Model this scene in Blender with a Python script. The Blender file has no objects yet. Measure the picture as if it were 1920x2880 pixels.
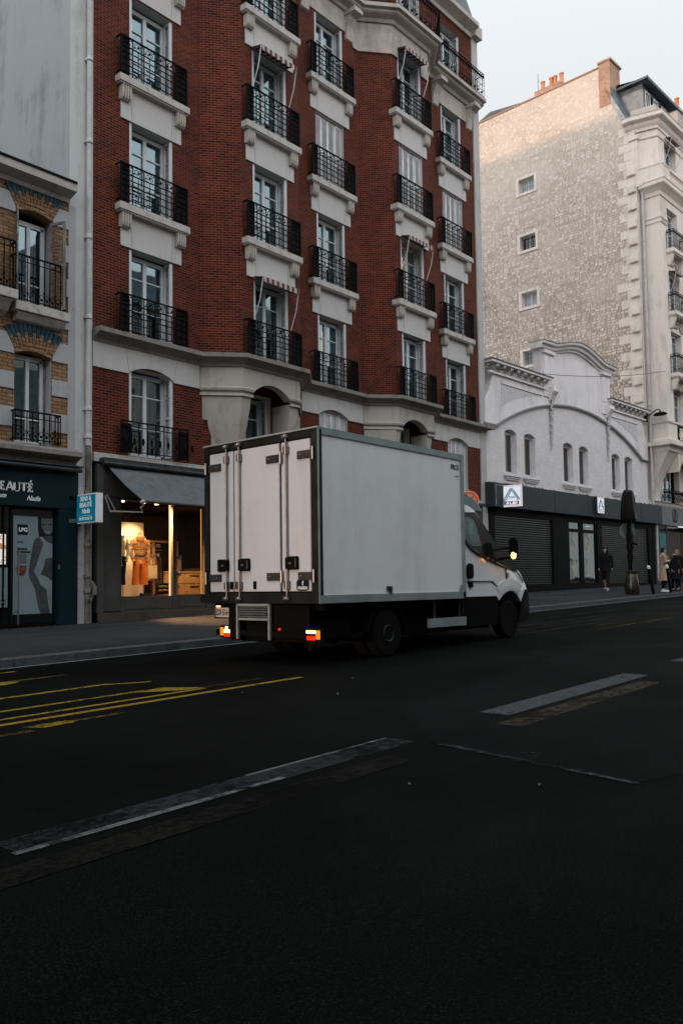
import bpy, bmesh, math, random
from mathutils import Vector, Matrix
random.seed(7)
rad = math.radians
S = bpy.context.scene
# ------------------------------------------------------------------ camera
cam_d = bpy.data.cameras.new("camera"); cam = bpy.data.objects.new("camera", cam_d)
S.collection.objects.link(cam); S.camera = cam
yaw, pitch, roll = .715957, .0573108, -.0135637
Fv = Vector((math.cos(yaw)*math.cos(pitch), math.sin(yaw)*math.cos(pitch), math.sin(pitch)))
r0 = Vector((math.sin(yaw), -math.cos(yaw), 0)); u0 = r0.cross(Fv)
Rv = r0*math.cos(roll)+u0*math.sin(roll); Uv = -r0*math.sin(roll)+u0*math.cos(roll)
m = Matrix((Rv, Uv, -Fv)).transposed().to_4x4(); m.translation = (0, 0, 1.25)
cam.matrix_world = m
cam_d.sensor_fit = 'VERTICAL'; cam_d.sensor_height = 36; cam_d.sensor_width = 24
cam_d.lens = 2351.2/2880*36; cam_d.shift_y = 72.56/2880; cam_d.clip_end = 2000; cam_d.clip_start = .05
# ------------------------------------------------------------------ world, sun, exposure
SUN_EL, SUN_AZ = 2.6, 172.0          # elevation; direction towards the sun measured from +X
w = bpy.data.worlds.new("World"); S.world = w; w.use_nodes = True
nt = w.node_tree; nt.nodes.clear()
sky = nt.nodes.new('ShaderNodeTexSky'); sky.sky_type = 'NISHITA'; sky.sun_disc = False
sky.sun_elevation = rad(SUN_EL); sky.sun_rotation = rad(90-SUN_AZ)
sky.air_density = 1.2; sky.dust_density = 1.5; sky.ozone_density = 1.5; sky.altitude = 50
hs = nt.nodes.new('ShaderNodeHueSaturation'); hs.inputs['Saturation'].default_value = .34; hs.inputs['Value'].default_value = .60
bg = nt.nodes.new('ShaderNodeBackground'); bg.inputs[1].default_value = .15
out = nt.nodes.new('ShaderNodeOutputWorld')
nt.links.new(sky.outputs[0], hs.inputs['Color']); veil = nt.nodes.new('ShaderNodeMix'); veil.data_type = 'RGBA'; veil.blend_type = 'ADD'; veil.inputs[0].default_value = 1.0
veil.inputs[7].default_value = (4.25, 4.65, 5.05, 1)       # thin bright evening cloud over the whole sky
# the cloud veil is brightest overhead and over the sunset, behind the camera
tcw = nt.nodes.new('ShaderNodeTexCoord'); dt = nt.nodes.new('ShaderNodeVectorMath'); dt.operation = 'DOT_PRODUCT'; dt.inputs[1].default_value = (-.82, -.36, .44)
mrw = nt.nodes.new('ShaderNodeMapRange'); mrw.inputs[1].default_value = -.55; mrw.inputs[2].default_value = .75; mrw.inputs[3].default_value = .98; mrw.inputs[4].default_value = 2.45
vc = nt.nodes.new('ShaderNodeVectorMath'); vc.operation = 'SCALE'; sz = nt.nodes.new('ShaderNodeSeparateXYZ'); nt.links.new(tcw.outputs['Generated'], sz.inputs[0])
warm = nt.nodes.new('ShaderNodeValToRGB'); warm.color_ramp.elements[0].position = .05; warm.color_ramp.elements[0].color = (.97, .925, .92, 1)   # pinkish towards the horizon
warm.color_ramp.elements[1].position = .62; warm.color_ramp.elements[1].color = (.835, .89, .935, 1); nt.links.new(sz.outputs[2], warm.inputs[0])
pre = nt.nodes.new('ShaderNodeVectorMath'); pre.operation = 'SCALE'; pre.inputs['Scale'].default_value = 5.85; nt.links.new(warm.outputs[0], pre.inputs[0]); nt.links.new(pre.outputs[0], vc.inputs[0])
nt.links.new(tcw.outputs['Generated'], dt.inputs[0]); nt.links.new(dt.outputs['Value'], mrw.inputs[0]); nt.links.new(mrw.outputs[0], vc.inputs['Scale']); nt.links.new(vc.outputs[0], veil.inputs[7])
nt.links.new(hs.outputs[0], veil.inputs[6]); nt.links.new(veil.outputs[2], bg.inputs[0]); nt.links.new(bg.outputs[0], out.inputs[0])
sd = bpy.data.lights.new("sun", 'SUN'); sd.energy = 1.6; sd.angle = rad(3.0); sd.color = (1, .62, .38)
sun = bpy.data.objects.new("sun", sd); S.collection.objects.link(sun)
sv = Vector((math.cos(rad(SUN_AZ))*math.cos(rad(SUN_EL)), math.sin(rad(SUN_AZ))*math.cos(rad(SUN_EL)), math.sin(rad(SUN_EL))))
sun.rotation_euler = sv.to_track_quat('Z', 'Y').to_euler(); sun.location = (0, 0, 60)
S.view_settings.view_transform = 'Standard'; S.view_settings.look = 'None'
S.view_settings.exposure = 0.0; S.view_settings.gamma = 1
S.render.engine = 'CYCLES'
try:
    S.cycles.max_bounces = 6; S.cycles.transparent_max_bounces = 12; S.cycles.glossy_bounces = 4
except Exception: pass

# ------------------------------------------------------------------ materials
def nodes(name):
    m = bpy.data.materials.new(name); m.use_nodes = True
    nt = m.node_tree; b = nt.nodes['Principled BSDF']
    return m, nt, b
def N(nt, t, **k):
    n = nt.nodes.new(t)
    for a, v in k.items():
        if a in n.inputs: n.inputs[a].default_value = v
        else: setattr(n, a, v)
    return n
def L(nt, a, b): nt.links.new(a, b)
def ramp(nt, pts):
    r = nt.nodes.new('ShaderNodeValToRGB'); e = r.color_ramp.elements
    while len(e) < len(pts): e.new(.5)
    for i, (p, c) in enumerate(pts):
        e[i].position = p; e[i].color = (c if len(c) == 4 else tuple(c)+(1,)) if hasattr(c, '__len__') else (c, c, c, 1)
    return r
def plain(name, col, rough=.6, metal=0, var=.12, scale=3.0, bump=0, bscale=60, spec=.14, coat=0, emit=None, es=0):
    m, nt, b = nodes(name)
    b.inputs['Roughness'].default_value = rough; b.inputs['Metallic'].default_value = metal
    b.inputs['Specular IOR Level'].default_value = spec; b.inputs['Coat Weight'].default_value = coat
    tc = N(nt, 'ShaderNodeTexCoord')
    n = N(nt, 'ShaderNodeTexNoise', Scale=scale, Detail=6.0, Roughness=.65); L(nt, tc.outputs['Object'], n.inputs['Vector'])
    c0 = tuple(max(0, x*(1-var*1.6)) for x in col); c1 = tuple(min(1, x*(1+var)) for x in col)
    r = ramp(nt, [(.3, c0), (.7, c1)]); L(nt, n.outputs['Fac'], r.inputs[0]); L(nt, r.outputs[0], b.inputs['Base Color'])
    if bump:
        n2 = N(nt, 'ShaderNodeTexNoise', Scale=bscale, Detail=4.0); L(nt, tc.outputs['Object'], n2.inputs['Vector'])
        bp = N(nt, 'ShaderNodeBump', Strength=bump, Distance=.01); L(nt, n2.outputs['Fac'], bp.inputs['Height']); L(nt, bp.outputs[0], b.inputs['Normal'])
    if emit:
        b.inputs['Emission Color'].default_value = tuple(emit)+(1,); b.inputs['Emission Strength'].default_value = es
    return m
def brick(name, c1, c2, cm, bw, rh, mortar, rough=.85, var=.5, bump=.6, soot=.0, off=.5):
    m, nt, b = nodes(name); b.inputs['Roughness'].default_value = rough
    b.inputs['Specular IOR Level'].default_value = .25
    tc = N(nt, 'ShaderNodeTexCoord')
    bt = N(nt, 'ShaderNodeTexBrick', Scale=1.0); bt.offset = off
    bt.inputs['Color1'].default_value = tuple(c1)+(1,); bt.inputs['Color2'].default_value = tuple(c2)+(1,)
    bt.inputs['Mortar'].default_value = tuple(cm)+(1,)
    bt.inputs['Mortar Size'].default_value = mortar; bt.inputs['Mortar Smooth'].default_value = .2
    bt.inputs['Brick Width'].default_value = bw; bt.inputs['Row Height'].default_value = rh
    L(nt, tc.outputs['UV'], bt.inputs['Vector'])
    n = N(nt, 'ShaderNodeTexNoise', Scale=1.3, Detail=8.0, Roughness=.7); L(nt, tc.outputs['Object'], n.inputs['Vector'])
    r = ramp(nt, [(.3, 1-var), (.68, 1.0+var*.25)]); L(nt, n.outputs['Fac'], r.inputs[0])
    # single bricks of another shade
    bt2 = N(nt, 'ShaderNodeTexBrick', Scale=1.0); bt2.offset = off
    for k, v in (('Color1', (.35, .35, .35, 1)), ('Color2', (1.25, 1.25, 1.25, 1)), ('Mortar', (1, 1, 1, 1))): bt2.inputs[k].default_value = v
    bt2.inputs['Mortar Size'].default_value = mortar; bt2.inputs['Brick Width'].default_value = bw; bt2.inputs['Row Height'].default_value = rh
    bt2.inputs['Bias'].default_value = .35
    mp = N(nt, 'ShaderNodeMapping'); mp.inputs['Location'].default_value = (bw*8, rh*6, 0)
    L(nt, tc.outputs['UV'], mp.inputs['Vector']); L(nt, mp.outputs[0], bt2.inputs['Vector'])
    x = N(nt, 'ShaderNodeMix', data_type='RGBA', blend_type='MULTIPLY'); x.inputs[0].default_value = 1
    L(nt, bt.outputs['Color'], x.inputs[6]); L(nt, r.outputs[0], x.inputs[7])
    y = N(nt, 'ShaderNodeMix', data_type='RGBA', blend_type='MULTIPLY'); y.inputs[0].default_value = var
    L(nt, x.outputs[2], y.inputs[6]); L(nt, bt2.outputs['Color'], y.inputs[7])
    L(nt, y.outputs[2], b.inputs['Base Color'])
    inv = N(nt, 'ShaderNodeMath', operation='SUBTRACT'); inv.inputs[0].default_value = 1; L(nt, bt.outputs['Fac'], inv.inputs[1])
    bp = N(nt, 'ShaderNodeBump', Strength=bump, Distance=.01); L(nt, inv.outputs[0], bp.inputs['Height']); L(nt, bp.outputs[0], b.inputs['Normal'])
    return m
def stone(name, col, stain=.45, rough=.85, sc=1.0, streak=1.0, stc=(.35, .33, .30), rot=0):
    """pale masonry or render with rain streaks and soot blotches"""
    m, nt, b = nodes(name); b.inputs['Roughness'].default_value = rough; b.inputs['Specular IOR Level'].default_value = .25
    tc = N(nt, 'ShaderNodeTexCoord')
    mp = N(nt, 'ShaderNodeMapping'); mp.inputs['Scale'].default_value = (3.0*sc, 3.0*sc, .35*sc if streak else 3*sc); mp.inputs['Rotation'].default_value = (rad(rot), 0, 0); L(nt, tc.outputs['Object'], mp.inputs['Vector'])
    n = N(nt, 'ShaderNodeTexNoise', Scale=1.0, Detail=8.0, Roughness=.7, Distortion=.4); L(nt, mp.outputs[0], n.inputs['Vector'])
    n2 = N(nt, 'ShaderNodeTexNoise', Scale=.9*sc, Detail=8.0, Roughness=.72); L(nt, tc.outputs['Object'], n2.inputs['Vector'])
    ad = N(nt, 'ShaderNodeMath', operation='MULTIPLY'); L(nt, n.outputs['Fac'], ad.inputs[0]); L(nt, n2.outputs['Fac'], ad.inputs[1])
    dark = tuple(col[i]*stc[i]*2 for i in range(3))
    r = ramp(nt, [(.10, tuple(col[i]*(1-stain)+dark[i]*0 for i in range(3))), (.24, col), (.5, tuple(min(1, c*1.08) for c in col))])
    L(nt, ad.outputs[0], r.inputs[0]); L(nt, r.outputs[0], b.inputs['Base Color'])
    n3 = N(nt, 'ShaderNodeTexNoise', Scale=45.0, Detail=3.0); L(nt, tc.outputs['Object'], n3.inputs['Vector'])
    bp = N(nt, 'ShaderNodeBump', Strength=.25, Distance=.01); L(nt, n3.outputs['Fac'], bp.inputs['Height']); L(nt, bp.outputs[0], b.inputs['Normal'])
    return m
def glassmat(name, tint=(.75, .88, .9), refl=.22, rough=.02, ior=1.5):
    m = bpy.data.materials.new(name); m.use_nodes = True; nt = m.node_tree; nt.nodes.clear()
    o = N(nt, 'ShaderNodeOutputMaterial'); mx = N(nt, 'ShaderNodeMixShader'); t = N(nt, 'ShaderNodeBsdfTransparent'); g = N(nt, 'ShaderNodeBsdfGlossy')
    t.inputs[0].default_value = tuple(tint)+(1,); g.inputs[0].default_value = (.72, .93, 1, 1); g.inputs['Roughness'].default_value = rough
    lw = N(nt, 'ShaderNodeFresnel'); lw.inputs[0].default_value = ior
    ma = N(nt, 'ShaderNodeMath', operation='ADD', use_clamp=True); ma.inputs[1].default_value = refl
    tc = N(nt, 'ShaderNodeTexCoord'); n = N(nt, 'ShaderNodeTexNoise', Scale=1.6, Detail=1.0); L(nt, tc.outputs['Object'], n.inputs['Vector'])
    bp = N(nt, 'ShaderNodeBump', Strength=.06, Distance=.05); L(nt, n.outputs['Fac'], bp.inputs['Height']); L(nt, bp.outputs[0], g.inputs['Normal'])
    L(nt, lw.outputs[0], ma.inputs[0]); L(nt, ma.outputs[0], mx.inputs[0]); L(nt, t.outputs[0], mx.inputs[1]); L(nt, g.outputs[0], mx.inputs[2]); L(nt, mx.outputs[0], o.inputs[0])
    return m
def rubble(name):
    """coursed rubble limestone of the blind gable wall"""
    m, nt, b = nodes(name); b.inputs['Roughness'].default_value = .9; b.inputs['Specular IOR Level'].default_value = .2
    tc = N(nt, 'ShaderNodeTexCoord')
    dn = N(nt, 'ShaderNodeTexNoise', Scale=1.7, Detail=3.0); L(nt, tc.outputs['UV'], dn.inputs['Vector'])
    sub = N(nt, 'ShaderNodeVectorMath', operation='SUBTRACT'); sub.inputs[1].default_value = (.5, .5, .5); L(nt, dn.outputs['Color'], sub.inputs[0])
    sc = N(nt, 'ShaderNodeVectorMath', operation='SCALE'); sc.inputs['Scale'].default_value = .16; L(nt, sub.outputs[0], sc.inputs[0])
    ad = N(nt, 'ShaderNodeVectorMath', operation='ADD'); L(nt, tc.outputs['UV'], ad.inputs[0]); L(nt, sc.outputs[0], ad.inputs[1])
    sp0 = N(nt, 'ShaderNodeSeparateXYZ'); L(nt, ad.outputs[0], sp0.inputs[0])
    # courses of uneven height and stones of uneven length: voronoi on course-snapped coordinates
    cz = N(nt, 'ShaderNodeMath', operation='MULTIPLY'); cz.inputs[1].default_value = 6.3; L(nt, sp0.outputs[1], cz.inputs[0])
    fl = N(nt, 'ShaderNodeMath', operation='FLOOR'); L(nt, cz.outputs[0], fl.inputs[0])
    fr = N(nt, 'ShaderNodeMath', operation='FRACT'); L(nt, cz.outputs[0], fr.inputs[0])
    cx = N(nt, 'ShaderNodeMath', operation='MULTIPLY'); cx.inputs[1].default_value = 3.5; L(nt, sp0.outputs[0], cx.inputs[0])
    cb = N(nt, 'ShaderNodeCombineXYZ'); L(nt, cx.outputs[0], cb.inputs[0]); fm = N(nt, 'ShaderNodeMath', operation='MULTIPLY'); fm.inputs[1].default_value = 7.31; L(nt, fl.outputs[0], fm.inputs[0]); L(nt, fm.outputs[0], cb.inputs[1])
    v = N(nt, 'ShaderNodeTexVoronoi', Scale=1.0, Randomness=.85); L(nt, cb.outputs[0], v.inputs['Vector'])
    v.voronoi_dimensions = '2D'
    v1 = N(nt, 'ShaderNodeTexVoronoi', Scale=1.0, Randomness=.85, feature='DISTANCE_TO_EDGE'); v1.voronoi_dimensions = '2D'; L(nt, cb.outputs[0], v1.inputs['Vector'])
    # distance to the bed joints
    e1 = N(nt, 'ShaderNodeMath', operation='SUBTRACT'); e1.inputs[1].default_value = .5; L(nt, fr.outputs[0], e1.inputs[0])
    e2 = N(nt, 'ShaderNodeMath', operation='ABSOLUTE'); L(nt, e1.outputs[0], e2.inputs[0])
    e3 = N(nt, 'ShaderNodeMath', operation='SUBTRACT'); e3.inputs[0].default_value = .5; L(nt, e2.outputs[0], e3.inputs[1])
    ve = N(nt, 'ShaderNodeMath', operation='MINIMUM'); L(nt, v1.outputs['Distance'], ve.inputs[0]); L(nt, e3.outputs[0], ve.inputs[1])
    sx = N(nt, 'ShaderNodeSeparateColor'); L(nt, v.outputs['Color'], sx.inputs[0])
    st = ramp(nt, [(0, (.37, .29, .215)), (.35, (.48, .40, .34)), (.75, (.60, .52, .46)), (1, (.70, .63, .575))]); L(nt, sx.outputs[0], st.inputs[0])
    # how much pointing covers the stones: smooth above, open joints below
    big = N(nt, 'ShaderNodeTexNoise', Scale=.16, Detail=5.0, Roughness=.6); L(nt, tc.outputs['Object'], big.inputs['Vector'])
    sp = N(nt, 'ShaderNodeSeparateXYZ'); L(nt, tc.outputs['UV'], sp.inputs[0])
    mr = N(nt, 'ShaderNodeMapRange'); mr.inputs[1].default_value = 11; mr.inputs[2].default_value = 23; mr.inputs[3].default_value = .62; mr.inputs[4].default_value = .0; L(nt, sp.outputs[1], mr.inputs[0])
    opn = N(nt, 'ShaderNodeMath', operation='ADD', use_clamp=True); L(nt, mr.outputs[0], opn.inputs[0])
    bb = ramp(nt, [(.38, 0), (.62, .40)]); L(nt, big.outputs['Fac'], bb.inputs[0]); L(nt, bb.outputs[0], opn.inputs[1])
    jd = ramp(nt, [(0, (.15, .10, .065)), (1, (.55, .475, .40))])   # joint colour: open dark joint -> mortar flush
    io = N(nt, 'ShaderNodeMath', operation='SUBTRACT'); io.inputs[0].default_value = 1; L(nt, opn.outputs[0], io.inputs[1]); L(nt, io.outputs[0], jd.inputs[0])
    ew = ramp(nt, [(.03, 0), (.16, 1)]); L(nt, ve.outputs[0], ew.inputs[0])
    cov = ramp(nt, [(.22, (0, 0, 0)), (.56, (1, 1, 1))]); cn = N(nt, 'ShaderNodeTexNoise', Scale=1.1, Detail=5.0, Roughness=.7); L(nt, tc.outputs['Object'], cn.inputs['Vector'])
    L(nt, cn.outputs['Fac'], cov.inputs[0])
    pc = N(nt, 'ShaderNodeMix', data_type='RGBA'); pc.inputs[7].default_value = (.58, .50, .44, 1); L(nt, st.outputs[0], pc.inputs[6])
    cm = N(nt, 'ShaderNodeMath', operation='MULTIPLY'); L(nt, cov.outputs[0], cm.inputs[0]); L(nt, io.outputs[0], cm.inputs[1]); 
    cm2 = N(nt, 'ShaderNodeMath', operation='MULTIPLY'); cm2.inputs[1].default_value = .88; L(nt, cm.outputs[0], cm2.inputs[0]); L(nt, cm2.outputs[0], pc.inputs[0])
    mx = N(nt, 'ShaderNodeMix', data_type='RGBA'); L(nt, ew.outputs[0], mx.inputs[0]); L(nt, jd.outputs[0], mx.inputs[6]); L(nt, pc.outputs[2], mx.inputs[7])
    L(nt, mx.outputs[2], b.inputs['Base Color'])
    hh = N(nt, 'ShaderNodeMath', operation='MULTIPLY'); L(nt, ew.outputs[0], hh.inputs[0]); L(nt, sx.outputs[1], hh.inputs[1])
    h2 = N(nt, 'ShaderNodeMath', operation='ADD'); L(nt, hh.outputs[0], h2.inputs[0]); L(nt, ew.outputs[0], h2.inputs[1])
    bp = N(nt, 'ShaderNodeBump', Distance=.035); L(nt, h2.outputs[0], bp.inputs['Height']); L(nt, opn.outputs[0], bp.inputs['Strength']); L(nt, bp.outputs[0], b.inputs['Normal'])
    return m
def asphalt(name, base, var, worn=(.05, .05, .05)):
    m, nt, b = nodes(name)
    tc = N(nt, 'ShaderNodeTexCoord')
    f = N(nt, 'ShaderNodeTexNoise', Scale=110.0, Detail=3.0, Roughness=.8); L(nt, tc.outputs['Object'], f.inputs['Vector'])
    g = N(nt, 'ShaderNodeTexNoise', Scale=.35, Detail=7.0, Roughness=.62, Distortion=.6); L(nt, tc.outputs['Object'], g.inputs['Vector'])
    mp = N(nt, 'ShaderNodeMapping'); mp.inputs['Scale'].default_value = (.06, 1.6, 1); L(nt, tc.outputs['Object'], mp.inputs['Vector'])
    t = N(nt, 'ShaderNodeTexNoise', Scale=1.0, Detail=6.0, Roughness=.7); L(nt, mp.outputs[0], t.inputs['Vector'])   # wheel tracks along the street
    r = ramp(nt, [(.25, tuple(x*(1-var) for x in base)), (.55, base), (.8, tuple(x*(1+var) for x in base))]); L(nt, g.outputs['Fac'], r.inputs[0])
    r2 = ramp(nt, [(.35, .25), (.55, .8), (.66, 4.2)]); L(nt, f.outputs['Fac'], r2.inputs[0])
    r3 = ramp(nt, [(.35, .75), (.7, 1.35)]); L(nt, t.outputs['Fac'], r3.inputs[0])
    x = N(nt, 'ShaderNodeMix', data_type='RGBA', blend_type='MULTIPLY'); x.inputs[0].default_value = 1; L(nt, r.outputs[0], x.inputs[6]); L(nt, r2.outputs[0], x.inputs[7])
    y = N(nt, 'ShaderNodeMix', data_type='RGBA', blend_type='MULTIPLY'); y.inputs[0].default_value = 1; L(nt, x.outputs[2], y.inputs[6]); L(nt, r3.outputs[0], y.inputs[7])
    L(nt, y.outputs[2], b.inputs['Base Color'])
    rr = ramp(nt, [(.3, .95), (.8, .72)]); L(nt, g.outputs['Fac'], rr.inputs[0]); L(nt, rr.outputs[0], b.inputs['Roughness'])
    b.inputs['Specular IOR Level'].default_value = .03
    bp = N(nt, 'ShaderNodeBump', Strength=.8, Distance=.006); L(nt, f.outputs['Fac'], bp.inputs['Height']); L(nt, bp.outputs[0], b.inputs['Normal'])
    return m
def worn_paint(name, col, keep=.5, sc=14):
    """road paint worn through to the asphalt (transparent where it is gone)"""
    m, nt, b = nodes(name); b.inputs['Roughness'].default_value = .8; b.inputs['Specular IOR Level'].default_value = .04
    tc = N(nt, 'ShaderNodeTexCoord'); n = N(nt, 'ShaderNodeTexNoise', Scale=float(sc), Detail=8.0, Roughness=.75); L(nt, tc.outputs['Object'], n.inputs['Vector'])
    n2 = N(nt, 'ShaderNodeTexNoise', Scale=1.4, Detail=4.0); L(nt, tc.outputs['Object'], n2.inputs['Vector'])
    a = N(nt, 'ShaderNodeMath', operation='MULTIPLY_ADD'); a.inputs[1].default_value = .7; L(nt, n2.outputs['Fac'], a.inputs[0]); L(nt, n.outputs['Fac'], a.inputs[2])
    r = ramp(nt, [(.95-.35*keep-.12, 0), (.95-.35*keep+.10, 1)]); L(nt, a.outputs[0], r.inputs[0]); L(nt, r.outputs[0], b.inputs['Alpha'])
    r2 = ramp(nt, [(.3, tuple(c*.6 for c in col)), (.7, col)]); L(nt, n.outputs['Fac'], r2.inputs[0]); L(nt, r2.outputs[0], b.inputs['Base Color'])
    return m
def emis(name, col, st):
    m = bpy.data.materials.new(name); m.use_nodes = True; nt = m.node_tree; nt.nodes.clear()
    o = N(nt, 'ShaderNodeOutputMaterial'); e = N(nt, 'ShaderNodeEmission'); e.inputs[0].default_value = tuple(col)+(1,); e.inputs[1].default_value = st; L(nt, e.outputs[0], o.inputs[0])
    return m
M = {}
M['brick'] = brick('red_brick', (.108, .0128, .0044), (.032, .0046, .0023), (.18, .062, .034), .19, .067, .008, soot=.3)
M['brick_y'] = brick('yellow_brick', (.31, .175, .085), (.19, .105, .052), (.07, .055, .045), .235, .083, .009, var=.35)
M['brick_w'] = brick('white_painted_brick', (.70, .665, .665), (.66, .63, .63), (.54, .52, .52), .22, .075, .006, var=.12, bump=.35)
M['brick_o'] = brick('chimney_brick', (.44, .25, .16), (.34, .19, .12), (.42, .33, .26), .22, .08, .01, var=.3)
M['limestone'] = stone('limestone', (.40, .365, .325), .5)
M['lintel'] = stone('lintel_stone', (.46, .445, .435), .35)
M['sillst'] = stone('sill_stone', (.42, .40, .375), .6, streak=0, sc=2)
M['soot'] = stone('sooty_cornice', (.20, .185, .165), .6, streak=0, sc=2)
M['grey_render'] = stone('grey_render', (.30, .325, .33), .5, sc=.45, rot=38)
M['strip_render'] = stone('cream_render', (.48, .49, .475), .35)
M['end_render'] = stone('end_render', (.40, .395, .38), .3)
M['white_wall'] = stone('white_wall', (.70, .665, .665), .30, sc=.6)
M['quoin_w'] = stone('white_quoin', (.34, .34, .355), .35, sc=1.2)
M['ashlar'] = stone('haussmann_stone', (.66, .59, .53), .35)
M['ashlar_d'] = stone('carved_stone', (.36, .31, .265), .7, streak=0, sc=4)
M['rubble'] = rubble('rubble_stone')
M['white_paint'] = plain('white_joinery_paint', (.54, .56, .58), .45, var=.08)
M['shutter'] = plain('shutter_paint', (.66, .66, .67), .6, var=.12)
M['iron'] = plain('black_ironwork', (.002, .002, .0025), .7, var=.2, spec=.1)
M['iron_g'] = plain('green_ironwork', (.016, .026, .024), .5, var=.2)
M['glass'] = glassmat('window_glass')
M['glass_shop'] = glassmat('shop_glass', (.95, .95, .92), .0, ior=1.22)
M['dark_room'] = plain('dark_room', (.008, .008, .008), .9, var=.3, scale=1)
M['curtain'] = plain('net_curtain', (.26, .29, .30), .9, var=.3, scale=9)
M['curtain_d'] = plain('dark_curtain', (.055, .065, .07), .9, var=.3, scale=9)
M['warm_room'] = emis('warm_lit_room', (1, .42, .12), .9)
M['lamp_glow'] = emis('room_lamp', (1, .55, .28), 2.4)
M['slate'] = plain('zinc_slate_roof', (.10, .125, .14), .55, var=.3, scale=2)
M['zinc'] = plain('zinc', (.30, .33, .34), .45, metal=.3, var=.2)
M['pipe_w'] = plain('white_pipe', (.46, .45, .45), .5, var=.15, scale=2)
M['pipe_d'] = plain('old_cast_pipe', (.16, .14, .125), .65, var=.5, scale=3)
M['terracotta'] = plain('terracotta', (.55, .22, .10), .85, var=.2)
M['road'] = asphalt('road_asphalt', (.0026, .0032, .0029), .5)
M['pavement'] = asphalt('pavement_asphalt', (.034, .037, .039), .35)
M['kerb'] = plain('granite_kerb', (.060, .064, .066), .8, var=.3, scale=4, bump=.3)
M['gutter'] = plain('gutter_stone', (.10, .11, .11), .75, var=.35, scale=3)
M['blue_tile'] = plain('glazed_blue_brick', (.012, .04, .06), .4, var=.8, scale=7)
M['teal'] = plain('teal_fascia_paint', (.002, .015, .022), .5, var=.15)
M['shop_grey'] = plain('grey_shopfront_paint', (.060, .060, .057), .55, var=.12)
M['awning'] = plain('grey_awning_canvas', (.105, .115, .12), .8, var=.15, scale=4)
M['plinth'] = stone('granite_plinth', (.060, .048, .040), .5)
M['white_letter'] = plain('white_lettering', (.72, .76, .76), .5, var=.05)
M['black_paint'] = plain('black_paint', (.004, .004, .0045), .55, var=.2, spec=.06)
M['chrome'] = plain('steel_rod', (.20, .20, .195), .38, metal=.85, var=.15)
M['dark_steel'] = plain('dark_steel', (.05, .055, .058), .45, metal=.5, var=.3)
M['dark_fascia'] = plain('anthracite_fascia', (.032, .040, .045), .5, var=.1)
M['roller'] = plain('roller_shutter_metal', (.026, .032, .031), .32, metal=.0, spec=.9, var=.2, scale=2)
M['tile_w'] = brick('white_wall_tile', (.42, .42, .43), (.38, .38, .39), (.2, .2, .2), .30, .30, .004, var=.15, off=0)
M['blank'] = stone('opposite_stone', (.30, .28, .25), .3)
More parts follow.
